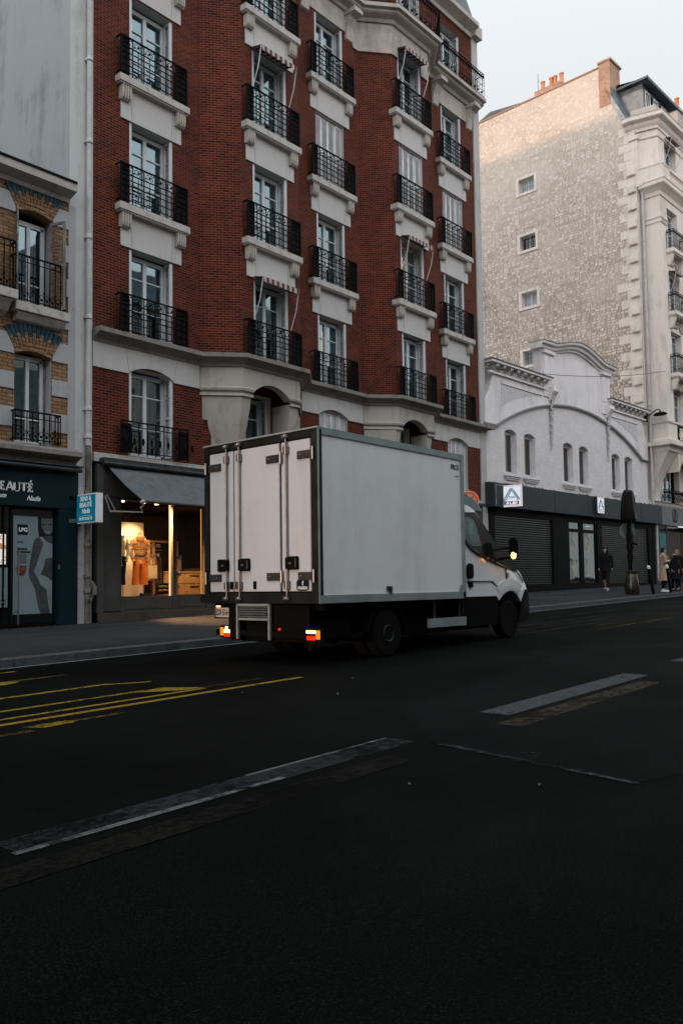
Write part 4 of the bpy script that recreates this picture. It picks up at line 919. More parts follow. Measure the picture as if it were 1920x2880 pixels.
g = MB(); g.box(10.82, 27.7, 16.80, 17.03, .40, .70); build('plinth', g, M['plinth'], cs)
g = MB(); g.box(14.35, 27.7, 16.98, 17.02, .70, 3.42); build('closed_front', g, M['dark_fascia'], cs)
g = MB(); g.add([(11.54, 17.0, 1.06), (13.02, 17.0, 1.06), (13.02, 17.0, 3.36), (11.54, 17.0, 3.36)], [(0, 1, 2, 3)]); g.add([(13.14, 17.0, 1.08), (14.06, 17.0, 1.08), (14.06, 17.0, 3.36), (13.14, 17.0, 3.36)], [(0, 1, 2, 3)])
build('shop_window', g, M['glass_shop'], cs)
g = MB(); g.tube([(13.22, 16.86, 1.56), (13.22, 16.86, 2.06)], .018, 8)
for z in (1.60, 2.02): g.box(13.14, 13.235, 16.85, 16.94, z-.03, z+.03)
build('door_handle', g, M['chrome'], cs, smooth=40)
# interior room, open to the glass
g = MB(); A_ = [(10.95, 17.04), (10.95, 21.5), (17.0, 21.5), (17.0, 17.04)]
for (a, b) in zip(A_, A_[1:]): g.add([(a[0], a[1], .6), (b[0], b[1], .6), (b[0], b[1], 3.5), (a[0], a[1], 3.5)], [(0, 1, 2, 3)], 0)
g.add([(10.95, 17.04, .72), (17.0, 17.04, .72), (17.0, 21.5, .72), (10.95, 21.5, .72)], [(0, 1, 2, 3)], 1)
g.add([(10.95, 17.04, 3.5), (17.0, 17.04, 3.5), (17.0, 21.5, 3.5), (10.95, 21.5, 3.5)], [(0, 1, 2, 3)], 0)
build('shop_room', g, [plain('shop_wall', (.018, .011, .008), .8, var=.4, scale=1), plain('shop_floor', (.20, .12, .06), .5)], cs)
g = MB(); g.box(11.50, 13.10, 17.05, 18.15, .73, 1.05); build('display_platform', g, plain('display_platform_paint', (.62, .52, .40), .5), cs)
awn = MB(); n = 14
ya, za, yb, zb_ = 16.86, 4.14, 15.44, 3.20
rows_ = [[(11.08+(x)*5.2, ya+(yb-ya)*t, za+(zb_-za)*t-.05*math.sin(math.pi*t)*(1+.3*math.sin(x*9))) for x in [k/n for k in range(n+1)]] for t in (0, .25, .5, .75, 1)]
vs = [p for r in rows_ for p in r]; awn.add(vs, [(r*(n+1)+k, r*(n+1)+k+1, (r+1)*(n+1)+k+1, (r+1)*(n+1)+k) for r in range(4) for k in range(n)])
awn.add([(x, y_, z-.012) for x, y_, z in vs], [(r*(n+1)+k, r*(n+1)+k+1, (r+1)*(n+1)+k+1, (r+1)*(n+1)+k) for r in range(4) for k in range(n)])
aw = build('awning', awn, M['awning'], cs, smooth=50)
g = MB(); g.tube([(11.04, 15.43, 3.175), (16.3, 15.43, 3.175)], .035, 10); g.box(10.9, 27.6, 16.72, 16.9, 4.18, 4.30); g.tube([(10.9, 16.74, 4.17), (16.4, 16.74, 4.17)], .05, 10); build('awning_bar', g, M['dark_steel'], aw, smooth=40)
g = MB(); g.tube([(11.0, 15.44, 3.17), (11.1, 15.47, 3.10), (11.12, 15.6, 3.06), (11.6, 16.2, 3.02), (11.15, 16.85, 3.06)], .020, 8); g.tube([(11.15, 16.85, 3.08), (11.02, 16.86, 3.42)], .016, 8); g.tube([(11.32, 16.85, 3.05), (11.08, 16.87, 3.45)], .014, 8); g.blob((11.05, 15.43, 3.175), .05); build('awning_arm', g, M['pipe_w'], aw, smooth=40)
WL = emis('warm_downlight', (1, .62, .28), 9.0)
g = MB()
for x, y_ in ((11.9, 17.45), (12.5, 17.4), (12.95, 17.5)): g.lathe([(.035, 0), (.045, -.03), (.05, -.10), (.001, -.10)], (x, y_, 3.48), 10)
build('spotlight', g, WL, cs)
g = MB(); g.box(13.03, 13.06, 17.06, 17.09, 1.06, 3.34); build('light_strip', g, emis('warm_tube', (1, .6, .3), 2.2), cs)
g = MB(); g.box(14.02, 14.035, 17.045, 17.06, 1.1, 3.3); build('light_strip', g, emis('warm_tube_dim', (1, .45, .15), .8), cs)
def lamp(name, typ, loc, to, energy, color, size=.3, spot=None):
    d = bpy.data.lights.new(name, typ); d.energy = energy; d.color = color
    if typ == 'AREA': d.size = size
    if typ == 'SPOT': d.spot_size = rad(spot); d.spot_blend = .6; d.shadow_soft_size = size
    if typ == 'POINT': d.shadow_soft_size = size
    o = bpy.data.objects.new(name, d); S.collection.objects.link(o); o.location = loc
    o.rotation_euler = (Vector(loc)-Vector(to)).to_track_quat('Z', 'Y').to_euler(); return o
lamp('shop_spot_light', 'SPOT', (12.5, 17.3, 3.35), (12.5, 17.9, 1.9), 190, (1, .70, .40), .08, 75)
lamp('shop_spot_light', 'SPOT', (11.95, 17.35, 3.35), (12.1, 17.8, 1.8), 130, (1, .70, .40), .08, 70)
lamp('shop_ceiling_light', 'AREA', (14.6, 18.2, 3.35), (14.9, 19.0, 1.0), 90, (1, .58, .24), .4)
lamp('shop_door_spot', 'SPOT', (12.75, 17.35, 3.25), (13.7, 15.4, .5), 3000, (1, .50, .22), .25, 74)
for t_ in (('HAPPY ICONIQUES', .098, 2.26), ('VOUS CONNAISSEZ', .098, 2.03), ('MARGUERITE ?', .098, 1.93)):
    pass
M['decal'] = plain('beige_window_letters', (.50, .34, .20), .7)
text('HAPPY ICONIQUES', .112, M['decal'], cs, 'lettering', (12.20, 16.99, 2.26), bold=.003, sx=1.02, align='CENTER', ext=.002)
text('VOUS CONNAISSEZ', .100, M['decal'], cs, 'lettering', (12.20, 16.99, 2.045), bold=.003, sx=1.05, align='CENTER', ext=.002)
text('MARGUERITE ?', .100, M['decal'], cs, 'lettering', (12.20, 16.99, 1.95), bold=.003, sx=1.05, align='CENTER', ext=.002)
g = MB(); g.box(11.68, 12.73, 16.988, 16.992, 2.185, 2.20); build('rule', g, M['decal'], cs)
g = MB(); g.box(12.17, 12.91, 18.0, 18.04, 1.06, 2.94); solo('display_panel', g, plain('cream_display_board', (.78, .68, .52), .8, var=.04), 'tall cream board standing behind the mannequins in the shop window', 'panel', (12.5, 18, 1.06))
# mannequins
def mannequin(x, y, z0, top_m, leg_m, wide, label, belt=False, hem=0, rz=0):
    t = thing('mannequin', label, 'mannequin', (x, y, z0), rz=rz, local=True, group=None)
    def ring_(cx, cy, z, rx, ry, n=14): return [(cx+rx*math.cos(2*math.pi*i/n), cy+ry*math.sin(2*math.pi*i/n), z) for i in range(n)]
    g = MB(); g.loft([ring_(0, 0, z, rx, ry) for z, rx, ry in ((.80+hem, .165, .11), (.95, .145, .10), (1.02, .125, .09), (1.2, .165, .115), (1.36, .185, .115), (1.44, .15, .09), (1.50, .07, .06), (1.56, .055, .055))])
    for s in (-1, 1):
        P = [(s*.17, 0, 1.40), (s*.205, .0, 1.28), (s*.215, -.02, 1.10), (s*.19, -.05, .93), (s*.16, -.09, .86)]
        g.tube(P, [.055, .055, .05, .042, .036], 8)
    g.prism([(-.09, 1.50), (-.12, 1.44), (-.02, 1.36), (0, 1.40), (.02, 1.36), (.12, 1.44), (.09, 1.50), (0, 1.47)], 'y', -.125, -.10)
    build('shirt', g, top_m, t, smooth=60)
    g = MB(); lw = wide
    for s in (-1, 1): g.loft([ring_(s*.075, 0, .98, .085, .10), ring_(s*.08, 0, .80, .095, .11), ring_(s*.09, 0, .5, .07*lw, .075*lw), ring_(s*.095, 0, .28, .08*lw, .08*lw)])
    build('trousers', g, leg_m, t, smooth=60)
    if belt: g = MB(); g.loft([ring_(0, 0, z, .135, .10) for z in (.985, 1.02)]); build('belt', g, M['black_paint'], t)
    g = MB(); g.tube([(.09, .0, 0), (.09, .0, .4)], .014, 8); g.lathe([(.13, 0), (.13, .012), (.001, .012)], (.05, 0, 0.001), 16)
    g.tube([(0, 0, 1.54), (0, 0, 1.60)], [.045, .04], 10); build('stand', g, plain('mannequin_stand', (.45, .30, .16), .4, metal=.3), t, smooth=40)
    return t
mannequin(12.50, 17.58, 1.062, plain('satin_shirt', (.50, .23, .08), .35, var=.25, scale=6), plain('rust_trousers', (.55, .13, .02), .75, var=.1), 1.35, 'headless mannequin in satin blouse and orange trousers', True, rz=rad(-25))
mannequin(11.88, 17.55, 1.062, plain('cream_jacket', (.72, .60, .42), .7, var=.1), plain('black_trousers', (.012, .011, .012), .8), .75, 'headless mannequin in cream jacket and black trousers, cut by the window edge', hem=-.06, rz=rad(-25))
for k, (x, y_) in enumerate(((12.42, 17.32), (12.60, 17.36), (11.62, 17.36))):
    g = MB(); g.loft([[(x-.045, y_-.12, 1.056), (x+.045, y_-.12, 1.056), (x+.04, y_+.12, 1.056), (x-.04, y_+.12, 1.056)], [(x-.035, y_-.10, 1.085), (x+.035, y_-.10, 1.085), (x+.03, y_+.11, 1.14), (x-.03, y_+.11, 1.14)]]); g.tube([(x-.045, y_-.03, 1.08), (x, y_-.03, 1.13), (x+.045, y_-.03, 1.08)], .014, 6)
    solo('shoe', g, M['black_paint'], ('left', 'right', 'single')[k] == 'single' and 'dark strappy shoe at the left edge of the shop window' or ('dark strappy shoe on the left below the orange trousers' if k == 0 else 'dark strappy shoe on the right below the orange trousers'), 'shoe', (x, y_, 1.056), group='shoes in the shop window')
rk = thing('clothes_rack', 'pale wooden clothes rack behind the orange mannequin', 'rack', (13.1, 18.1, .74))
g = MB(); WD = plain('pale_wood', (.46, .30, .15), .5, var=.2, scale=8)
for x in (13.24, 14.0): g.box(x-.03, x+.03, 18.0, 18.05, .74, 2.48)
g.box(12.95, 14.03, 18.0, 18.05, 2.45, 2.50); build('frame', g, WD, rk)
for k, cc in enumerate(((.38, .10, .04), (.5, .34, .18), (.30, .09, .04), (.05, .03, .02))):
    g = MB(); x = 13.02+.15*k; g.loft([[(x-.02, 18.2-.2*q, z), (x+.03, 18.2-.2*q, z), (x+.03, 18.2+.2*q, z), (x-.02, 18.2+.2*q, z)] for z, q in ((1.45, 1.05), (1.9, .95), (2.05, .75), (2.13, .1))]); build('garment', g, plain('garment_cloth', cc, .9, var=.3), rk)
g = MB(); g.box(12.97, 13.20, 17.8, 17.9, 1.5, 1.84); solo('paper_bag', g, plain('cream_paper', (.7, .56, .36), .8), 'cream paper bag beside the orange trousers', 'bag', (13.1, 17.85, 1.06), bevel=.005)
g = MB(); g.box(12.99, 13.50, 17.55, 17.58, 1.10, 1.38, 0); g.box(12.95, 13.02, 17.56, 17.60, 1.06, 1.12, 0)
bs = solo('notice_board', g, M['black_paint'], 'small black notice board with faint lettering at the foot of the window display', 'board', (13.25, 17.56, 1.06))
text('COMPTOIR DES', .06, M['decal'], bs, 'lettering', (-.22, -.012, .22)); text('COTONNIERS', .06, M['decal'], bs, 'lettering', (-.20, -.012, .12))
cb_ = thing('drawer_cabinet', 'warm lit wooden drawer cabinet inside the shop behind the door', 'cabinet', (15.2, 19.3, .73))
g = MB(); g.box(14.3, 16.4, 19.0, 19.6, .73, 1.68); g.box(14.28, 16.42, 18.97, 19.62, 1.68, 1.72); build('carcass', g, WD, cb_, bevel=.004)
for i in range(3):
    for j in range(3):
        x0, z0 = 14.34+.69*i, .76+.31*j; g = MB(); g.box(x0, x0+.67, 18.985, 19.0, z0, z0+.29); dr = build('drawer', g, WD, cb_, bevel=.003); g = MB(); g.box(x0+.17, x0+.5, 18.965, 18.985, z0+.22, z0+.235); build('handle', g, M['dark_steel'], dr)
g = MB(); g.box(14.75, 15.0, 19.15, 19.2, 1.72, 2.05, 0); solo('picture_frame', g, plain('brown_frame', (.16, .08, .03), .6), 'small brown framed picture standing on the drawer cabinet', 'picture', (14.87, 19.17, 1.72))
g = MB(); g.box(15.3, 15.75, 19.05, 19.4, 1.72, 1.80); solo('folded_clothes', g, plain('folded_cloth', (.05, .03, .02), .9), 'dark folded garments lying on the drawer cabinet', 'clothes', (15.5, 19.2, 1.72), bevel=.02)
# ------------------------------------------------------------------ delivery truck
YN, YF, XR, XE = 7.40, 9.70, 8.07, 11.52
tr = thing('delivery_truck', 'white box truck driving away, its rear doors and near side in view', 'truck', (10.6, 8.55, .24))
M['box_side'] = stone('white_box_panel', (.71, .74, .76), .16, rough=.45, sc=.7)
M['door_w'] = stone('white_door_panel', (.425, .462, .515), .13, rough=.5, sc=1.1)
M['alu'] = plain('aluminium_trim', (.26, .31, .31), .45, metal=.25, var=.15)
M['rframe'] = plain('grey_rear_frame', (.013, .016, .016), .5, metal=.3, var=.35, scale=3)
M['rubber'] = plain('tyre_rubber', (.004, .004, .004), .9, var=.2, spec=.1)
M['under'] = plain('black_chassis', (.0025, .0025, .0025), .9, var=.3, spec=.08)
M['cabw'] = plain('white_cab_paint', (.58, .62, .64), .28, var=.02, coat=.5)
M['cabg'] = plain('cab_dark_glass', (.008, .010, .010), .08, spec=.7, var=.1)
g = MB(); g.box(XR+.06, XE, YN+.012, YF, 1.05, 3.34); build('cargo_box', g, M['box_side'], tr)
g = MB(); g.box(XR, XE+.02, YN-.006, YN+.03, 3.26, 3.345); g.box(XR, XE+.02, YF-.03, YF+.006, 3.26, 3.345); g.box(XE-.05, XE+.03, YN-.012, YN+.05, 1.02, 3.35)
g.box(XR, XE+.02, YN-.012, YN+.03, 1.02, 1.13); g.box(XR, XE+.02, YF-.03, YF+.01, 1.02, 1.13); g.box(XR+.0, XE+.02, YN, YF, 3.345, 3.36); g.box(XE-.01, XE+.03, YN, YF, 1.02, 3.35)
g.box(XE-.14, XE-.045, YN-.016, YN-.01, 1.10, 1.24)
build('edge_trim', g, M['alu'], tr, bevel=.006)
g = MB(); g.box(XR-.02, XR+.06, YN-.01, YN+.13, 1.02, 3.34); g.box(XR-.02, XR+.06, YF-.11, YF+.01, 1.02, 3.34); g.box(XR-.02, XR+.06, YN+.13, YF-.11, 3.235, 3.34); g.box(XR-.03, XR+.06, YN-.01, YF+.01, 1.02, 1.165); g.box(XR-.035, XR+.02, YF+.01, YF+.10, 1.03, 1.14)
build('rear_frame', g, M['rframe'], tr, bevel=.008)
g = MB(); g.box(XR+.02, XR+.055, YN+.13, YF-.11, 1.165, 3.235); build('door_seal', g, M['black_paint'], tr)
g = MB(); g.box(XR-.035, XR+.0, YN-.015, YF+.015, 3.34, 3.362); g.box(XR-.028, XR, YN-.012, YN-.004, 1.02, 3.34); build('edge_strip', g, M['alu'], tr)
doors = []
for a, b in ((9.065, 9.585), (8.125, 9.045), (7.545, 8.085)):
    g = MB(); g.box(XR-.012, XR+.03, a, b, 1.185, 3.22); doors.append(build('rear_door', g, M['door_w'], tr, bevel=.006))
for di, yr, s in ((0, 9.185, 1), (1, 8.91, -1), (2, 7.965, -1)):
    g = MB(); x = XR-.045; g.tube([(x, yr, 1.10), (x, yr, 3.30)], .014, 10)
    rd_ = build('lock_rod', g, M['chrome'], doors[di], smooth=40)
    for z in (3.29, 1.09): g2 = MB(); g2.box(x-.03, XR-.02, yr-.055, yr+.055, z-.022, z+.022); g2.blob((x-.015, yr, z), .032); build('rod_clamp', g2, M['chrome'], doors[di], smooth=40)
    for z in (3.10, 1.27): g2 = MB(); g2.box(x-.025, XR-.012, yr-.035, yr+.035, z-.05, z+.05); g2.lathe([(.03, -.06), (.03, .06)], (x, yr, z), 10); build('rod_clamp', g2, M['chrome'], doors[di], smooth=40)
    g = MB(); a, b = sorted((yr-s*.03, yr+s*.20)); zc = 1.565
    g.box(x-.015, XR-.012, a, b, zc-.09, zc+.09); build('latch', g, M['black_paint'], doors[di], bevel=.012)
    g = MB(); g.box(x-.019, x-.012, *sorted((yr+s*.165, yr+s*.185)), zc-.06, zc+.06); g.box(x-.02, x-.012, *sorted((yr+s*.05, yr+s*.10)), zc-.015, zc+.01); build('latch_lever', g, M['chrome'], doors[di])
for di, yh, s in ((0, 9.60, -1), (1, 8.10, 1), (2, 7.50, 1)):
    for z in (3.01, 1.385):
        g = MB(); g.box(XR-.035, XR-.012, *sorted((yh, yh+s*.27)), z-.055, z+.055); g.box(XR-.042, XR-.03, *sorted((yh+s*.03, yh+s*.23)), z-.018, z+.018); h_ = build('hinge', g, M['dark_steel'], doors[di], bevel=.004)
        g = MB(); g.tube([(XR-.05, yh-s*.035, z-.085), (XR-.05, yh-s*.035, z+.085)], .018, 8); g.blob((XR-.045, yh+s*.20, z), .012, n=6); build('hinge_pin', g, M['chrome'], doors[di], smooth=40)
for y_ in (8.99, 9.10, 8.62):
    g = MB(); g.box(XR-.03, XR-.012, y_-.025, y_+.025, 1.22, 1.33); g.blob((XR-.03, y_, 1.27), .02, n=6); build('door_catch', g, M['black_paint'], doors[1] if y_ < 9.05 else doors[0])
# hirer's sticker
g = MB(); yc_, zc_ = 7.70, 1.265
pts = [(yc_+.115*a, zc_+.075*b) for a, b in ((-1, -.55), (-.9, -.9), (-.5, -1), (.5, -1), (.9, -.9), (1, -.55), (1, .55), (.9, .9), (.5, 1), (-.5, 1), (-.9, .9), (-1, .55))]
g.prism(pts, 'x', XR-.015, XR-.0125); build('sticker', g, plain('navy_sticker', (.004, .010, .022), .4), doors[2])
text('FRAIKIN', .055, M['white_letter'], doors[2], 'lettering', (XR-.0165, yc_+.0, zc_-.055), face='-x', ext=.001, align='CENTER', bold=.0015, sx=.85)
text('f', .085, M['white_letter'], doors[2], 'lettering', (XR-.0165, yc_, zc_-.002), face='-x', ext=.001, align='CENTER', bold=.003)
text('FRCX', .105, M['dark_steel'], tr, 'lettering', (11.20, YN+.006, 3.10), ext=.002, sx=.9, bold=.002)
text('COMPACT', .030, M['alu'], tr, 'lettering', (11.30, YN+.010, 2.98), ext=.002); g = MB(); g.box(11.475, 11.485, YN+.002, YN+.012, 2.76, 2.92); build('marker', g, M['dark_steel'], tr); g = MB(); g.box(9.49, 9.60, YN-.012, YN+.012, 1.17, 1.235); g.box(9.56, 9.585, YN-.02, YN+.012, 1.12, 1.18); build('side_catch', g, M['dark_steel'], tr)
# chassis and everything under the box
g = MB()
for y_ in (7.95, 8.95): g.box(XR+.05, 13.2, y_, y_+.09, .80, .96)
for x in (8.2, 8.9, 9.9, 10.9, 11.5): g.box(x, x+.08, 7.45, 9.65, .92, 1.02)
g.box(8.2, 8.95, 7.62, 8.15, .55, .95); g.box(10.25, 11.45, 7.70, 8.3, .48, .95); g.box(11.5, 12.6, 7.62, 9.4, .50, .95); g.box(10.4, 11.4, 8.9, 9.5, .45, .95); g.box(XR+.02, XR+.10, 7.62, 8.32, .50, 1.0); g.box(XR, XR+.12, 8.92, 9.16, .50, 1.0); g.box(XR+.08, XR+.12, 8.3, 9.0, .48, .82)
g.tube([(9.58, 7.8, .56), (9.58, 9.3, .56)], .09, 10); g.blob((9.58, 8.55, .56), .2); g.tube([(9.6, 8.55, .6), (12.4, 8.55, .7)], .05, 8); g.tube([(13.15, 7.8, .60), (13.15, 9.3, .60)], .06, 8)
g.tube([(8.55, 7.72, .58), (8.95, 7.66, .52), (9.15, 7.60, .55)], .05, 8)
build('chassis', g, M['under'], tr)
g = MB(); g.box(XR-.01, XR+.03, 7.55, 7.62, .40, .62); g.box(XR-.02, XR+.04, 7.60, 9.45, .56, .64); build('underrun_bar', g, M['under'], tr)
g = MB()
for y_ in (8.31, 8.955): g.box(XR-.06, XR-.02, y_-.016, y_+.016, .52, 1.01)
for z in (1.0, .80): g.box(XR-.06, XR-.02, 8.31, 8.955, z-.014, z+.014)
st_ = build('rear_step', g, M['alu'], tr)
g = MB()
for r_ in range(5):
    for k in range(16):
        y_ = 8.36+.036*k+(r_ % 2)*.015; g.box(XR-.05, XR-.035, y_, y_+.011, .825+.034*r_, .848+.034*r_)
build('step_grip', g, M['alu'], st_)
g = MB(); g.box(XR-.01, XR+.0, 8.97, 9.50, .80, .975, 0); g.box(XR-.016, XR-.01, 9.0, 9.48, .82, .955, 1); g.box(XR-.018, XR-.016, 9.445, 9.48, .82, .955, 2)
pl = build('number_plate', g, [M['black_paint'], plain('plate_white', (.45, .42, .36), .5, var=.05), plain('plate_band', (.12, .12, .11), .5)], tr)
text('DX·516·', .125, M['black_paint'], pl, 'lettering', (XR-.018, 9.44, .845), face='-x', ext=.001, bold=.003, sx=.60)
g = MB(); g.box(XR-.045, XR+.02, 8.99, 9.145, .52, 1.0); build('bumper_bracket', g, M['under'], tr)
g = MB(); g.box(XR-.03, XR-.01, 9.36, 9.44, .962, .985); build('plate_lamp', g, emis('plate_bulb', (1, .5, .2), 2.5), tr)
AMB = emis('amber_lens', (1, .19, .02), 1.6); REDL = emis('red_lens', (1, .035, .008), 1.1); WHT = emis('bright_bulb', (1, .62, .22), 5.0)
for (a, b, s) in ((9.09, 9.32, 1), (7.345, 7.605, -1)):
    g = MB(); g.box(XR-.06, XR+.02, a-.01, b+.01, .525, .70); tl = build('tail_light', g, M['black_paint'], tr, bevel=.01)
    out_, inn_ = (b, a) if s > 0 else (a, b)
    g = MB(); g.box(XR-.068, XR-.06, *sorted((out_-s*.01, out_-s*.085)), .56, .675); build('amber_lens', g, AMB, tl, bevel=.006)
    g = MB(); g.box(XR-.068, XR-.06, *sorted((out_-s*.09, inn_+s*.012)), .545, .60); build('red_lens', g, REDL, tl, bevel=.004)
    g = MB()
    if s > 0: g.box(XR-.069, XR-.06, 9.145, 9.20, .605, .69); g.box(XR-.069, XR-.06, 9.10, 9.235, .60, .645)
    else: g.box(XR-.069, XR-.06, 7.43, 7.60, .632, .672)
    build('bright_lens', g, WHT, tl, bevel=.006)
lamp('tail_light_glow', 'POINT', (XR-.16, 9.2, .62), (0, 0, 0), .35, (1, .25, .05), .05); lamp('tail_light_glow', 'POINT', (XR-.16, 7.45, .62), (0, 0, 0), .35, (1, .25, .05), .05)
g = MB(); g.box(XR-.03, XR+.0, 8.14, 8.155, .655, .685); build('reflector', g, REDL, tr)
# side guard
g = MB(); g.box(10.56, 11.62, 7.44, 7.475, .585, .725); sg_ = build('side_guard', g, M['alu'], tr, bevel=.004)
g = MB(); 
for x in (10.75, 11.45): g.box(x, x+.04, 7.47, 7.50, .70, 1.03)
g.tube([(11.55, 7.46, 1.02), (11.55, 7.46, .8), (11.5, 7.5, .72)], .012, 6); build('guard_post', g, M['dark_steel'], sg_)
# wheels
def wheel(x, y, z, s, R=.335, hub=0):
    g = MB(); w_ = .20
    g.lathe([(R*.62, -w_/2), (R*.90, -w_/2), (R*.985, -w_/2+.03), (R, -w_/2+.06), (R, w_/2-.06), (R*.985, w_/2-.03), (R*.9, w_/2), (R*.62, w_/2)], (0, 0, 0), 28, 'y')
    return g
w0 = None
for x, ys, z in ((9.58, (7.56, 7.80, 9.30, 9.54), .555), (13.15, (7.62, 9.48), .625)):
    for y_ in ys:
        s = -1 if y_ < 8.5 else 1; g = MB()
        wh = build('wheel', wheel(0, 0, 0, s), M['rubber'], tr, loc=(x, y_, z), smooth=40)
        g = MB(); inn = .10 if len(ys) == 4 else .02
        g.lathe([(.205, s*.09), (.215, s*.10), (.20, s*.085), (.17, s*(.09-inn)), (.15, s*(.085-inn)), (.10, s*(.09-inn)), (.001, s*(.10-inn))] if len(ys) == 2 else [(.205, s*.09), (.215, s*.10), (.195, s*.08), (.165, -s*.03), (.13, -s*.05), (.128, s*.10), (.115, s*.115), (.10, s*.10), (.001, s*.09)], (0, 0, 0), 24, 'y')
        for k in range(6): a = k*math.pi/3; g.blob((.16*math.cos(a), s*(.085-inn) if len(ys) == 2 else -s*.03, .16*math.sin(a)), .018, n=6)
        build('rim', g, M['rimm'] if 'rimm' in M else M.setdefault('rimm', plain('painted_rim', (.022, .025, .025), .5, metal=.3, var=.3)), wh, smooth=35)
g = MB()
for s, y0_, y1_ in ((-1, 7.46, 7.92),):
    pts_o = [(9.58+.44*math.cos(a), .56+.44*math.sin(a)) for a in [math.pi*(.02+.96*k/12) for k in range(13)]]; pts_i = [(9.58+.425*math.cos(a), .56+.425*math.sin(a)) for a in [math.pi*(.98-.96*k/12) for k in range(13)]]
    g.prism(pts_o+pts_i, 'y', y0_, y1_)
build('mudguard', g, M['under'], tr)
# cab
yc = 8.53; HW = 1.03
prof = [(11.60, 1.04, 0), (11.60, 2.60, 0), (11.85, 2.615, 0), (12.08, 2.585, 0), (12.25, 2.52, 1), (12.42, 2.38, 1), (12.66, 2.12, 1), (12.90, 1.87, 1), (13.16, 1.62, 0), (13.34, 1.56, 0), (13.50, 1.47, 0), (13.62, 1.36, 0), (13.72, 1.22, 0), (13.79, 1.10, 0)]
arch = [(13.15+.50*math.cos(a), .62+.50*math.sin(a)) for a in [math.pi*(.20+.62*k/10) for k in range(11)]]
prof += [(13.80, 1.0, 0)]+[(x, z, 0) for x, z in arch if z > .9]+[(12.70, 1.04, 0)]
prof = [p for p in prof]
def hw(z): return HW-(0 if z < 1.55 else (z-1.55)*.14)-(0 if z > 1.1 else 0)
def cabpt(x, z, t):
    k = abs(t)**3; fx = max(0, (x-12.2)/1.6)
    xx = x+.17*fx*(1-k*1.0)
    return (xx, yc+t*hw(z), z)
rings = []
for t in (-1, -.985, -.93, -.75, -.4, 0, .4, .75, .93, .985, 1):
    sh = .022 if abs(t) == 1 else (.008 if abs(t) > .97 else 0)
    rings.append([cabpt(x-(sh if x > 12 else 0), z-(sh if z > 1.6 else 0), t) for x, z, _ in prof])
g = MB(); n = len(prof); vs = [p for r in rings for p in r]; ts = (-1, -.985, -.93, -.75, -.4, 0, .4, .75, .93, .985, 1)
for k in range(len(rings)-1):
    for i in range(n):
        j = (i+1) % n; gl = prof[i][2] and prof[j][2] or (prof[i][2] and i < n-1 and prof[i+1][2] == 0 and prof[i][0] > 12.8)
        g.v += []; 
        g.add([rings[k][i], rings[k][j], rings[k+1][j], rings[k+1][i]], [(0, 1, 2, 3)], 1 if gl and abs(ts[k]+ts[k+1]) < 1.95 else 0)
for r in (rings[0], rings[-1]): g.add(r, [tuple(range(n))], 0)
def merge_build(name, g, mats, parent, smooth):
    o = build(name, g, mats, parent); bm = bmesh.new(); bm.from_mesh(o.data); bmesh.ops.remove_doubles(bm, verts=bm.verts, dist=.0005); bmesh.ops.recalc_face_normals(bm, faces=bm.faces); bm.to_mesh(o.data); bm.free()
    for p in o.data.polygons: p.use_smooth = True
    o.data.set_sharp_from_angle(angle=rad(smooth)); return o
cabo = merge_build('cab', g, [M['cabw'], M['cabg']], tr, 38)
def side_poly(pts, dy, mat, name, th=.004, parent=cabo, s=-1):
    g = MB(); n = len(pts)
    a = [(x, yc+s*(hw(z)+dy+th), z) for x, z in pts]; b = [(x, yc+s*(hw(z)+dy-.03), z) for x, z in pts]
    g.add(a+b, [tuple(range(n)), tuple(range(n, 2*n))[::-1]]+[(i, (i+1) % n, n+(i+1) % n, n+i) for i in range(n)]); return build(name, g, mat, parent)
dark = [(11.68, 2.44), (11.71, 2.28), (11.74, 2.13), (11.78, 2.03), (11.84, 1.94), (11.95, 1.85), (12.16, 1.755), (12.5, 1.665), (12.87, 1.57), (13.15, 1.505), (13.36, 1.455), (13.42, 1.50), (13.30, 1.57), (13.12, 1.64), (12.88, 1.86), (12.64, 2.10), (12.40, 2.355), (12.24, 2.475)]
for s in (-1, 1): side_poly(dark, .002, M['cabg'], 'side_glazing_trim', s=s)
inner = [(11.75, 2.37), (12.02, 2.385), (12.14, 2.34), (12.22, 2.22), (12.27, 2.05), (12.29, 1.89), (12.05, 1.885), (11.90, 1.90), (11.83, 1.99), (11.78, 2.12)]
M['sideglass'] = plain('door_window_reflection', (.10, .16, .16), .06, spec=.8, var=.7, scale=3.5)  # street reflection painted as mottled teal in the base colour
for s in (-1, 1): side_poly(inner, .006, M['sideglass'], 'side_window', .003, s=s)
for a, b in (((11.72, 1.06), (11.72, 1.90)), ((13.03, 1.14), (13.03, 1.52)), ((11.72, 1.30), (12.55, 1.30))):
    if a[1] == b[1]: side_poly([(a[0], a[1]-.004), (b[0], a[1]-.004), (12.72, 1.20), (12.72, 1.208), (b[0]+.01, a[1]+.004), (a[0], a[1]+.004)], .0, M['alu'], 'body_crease', .001)
    else: side_poly([(a[0]-.004, a[1]), (a[0]+.004, a[1]), (b[0]+.004, b[1]), (b[0]-.004, b[1])], .0, M['black_paint'], 'panel_gap', .001)
for s in (-1, 1):    # flared wheel arch
    g = MB(); rr = []
    for k in range(13):
        a = math.pi*(.30+.42*k/12); ca, sa = math.cos(a), math.sin(a); f = math.sin(math.pi*(k/12))**.5
        rr.append([(13.15+r_*ca, yc+s*(HW+o_*f+.002), .62+r_*sa*1.0) for r_, o_ in ((.505, .0), (.505, .014), (.55, .020), (.62, .014), (.72, -.004), (.72, -.03), (.505, -.03))])
    g.loft(rr); build('wheel_arch', g, M['cabw'], cabo, smooth=60)
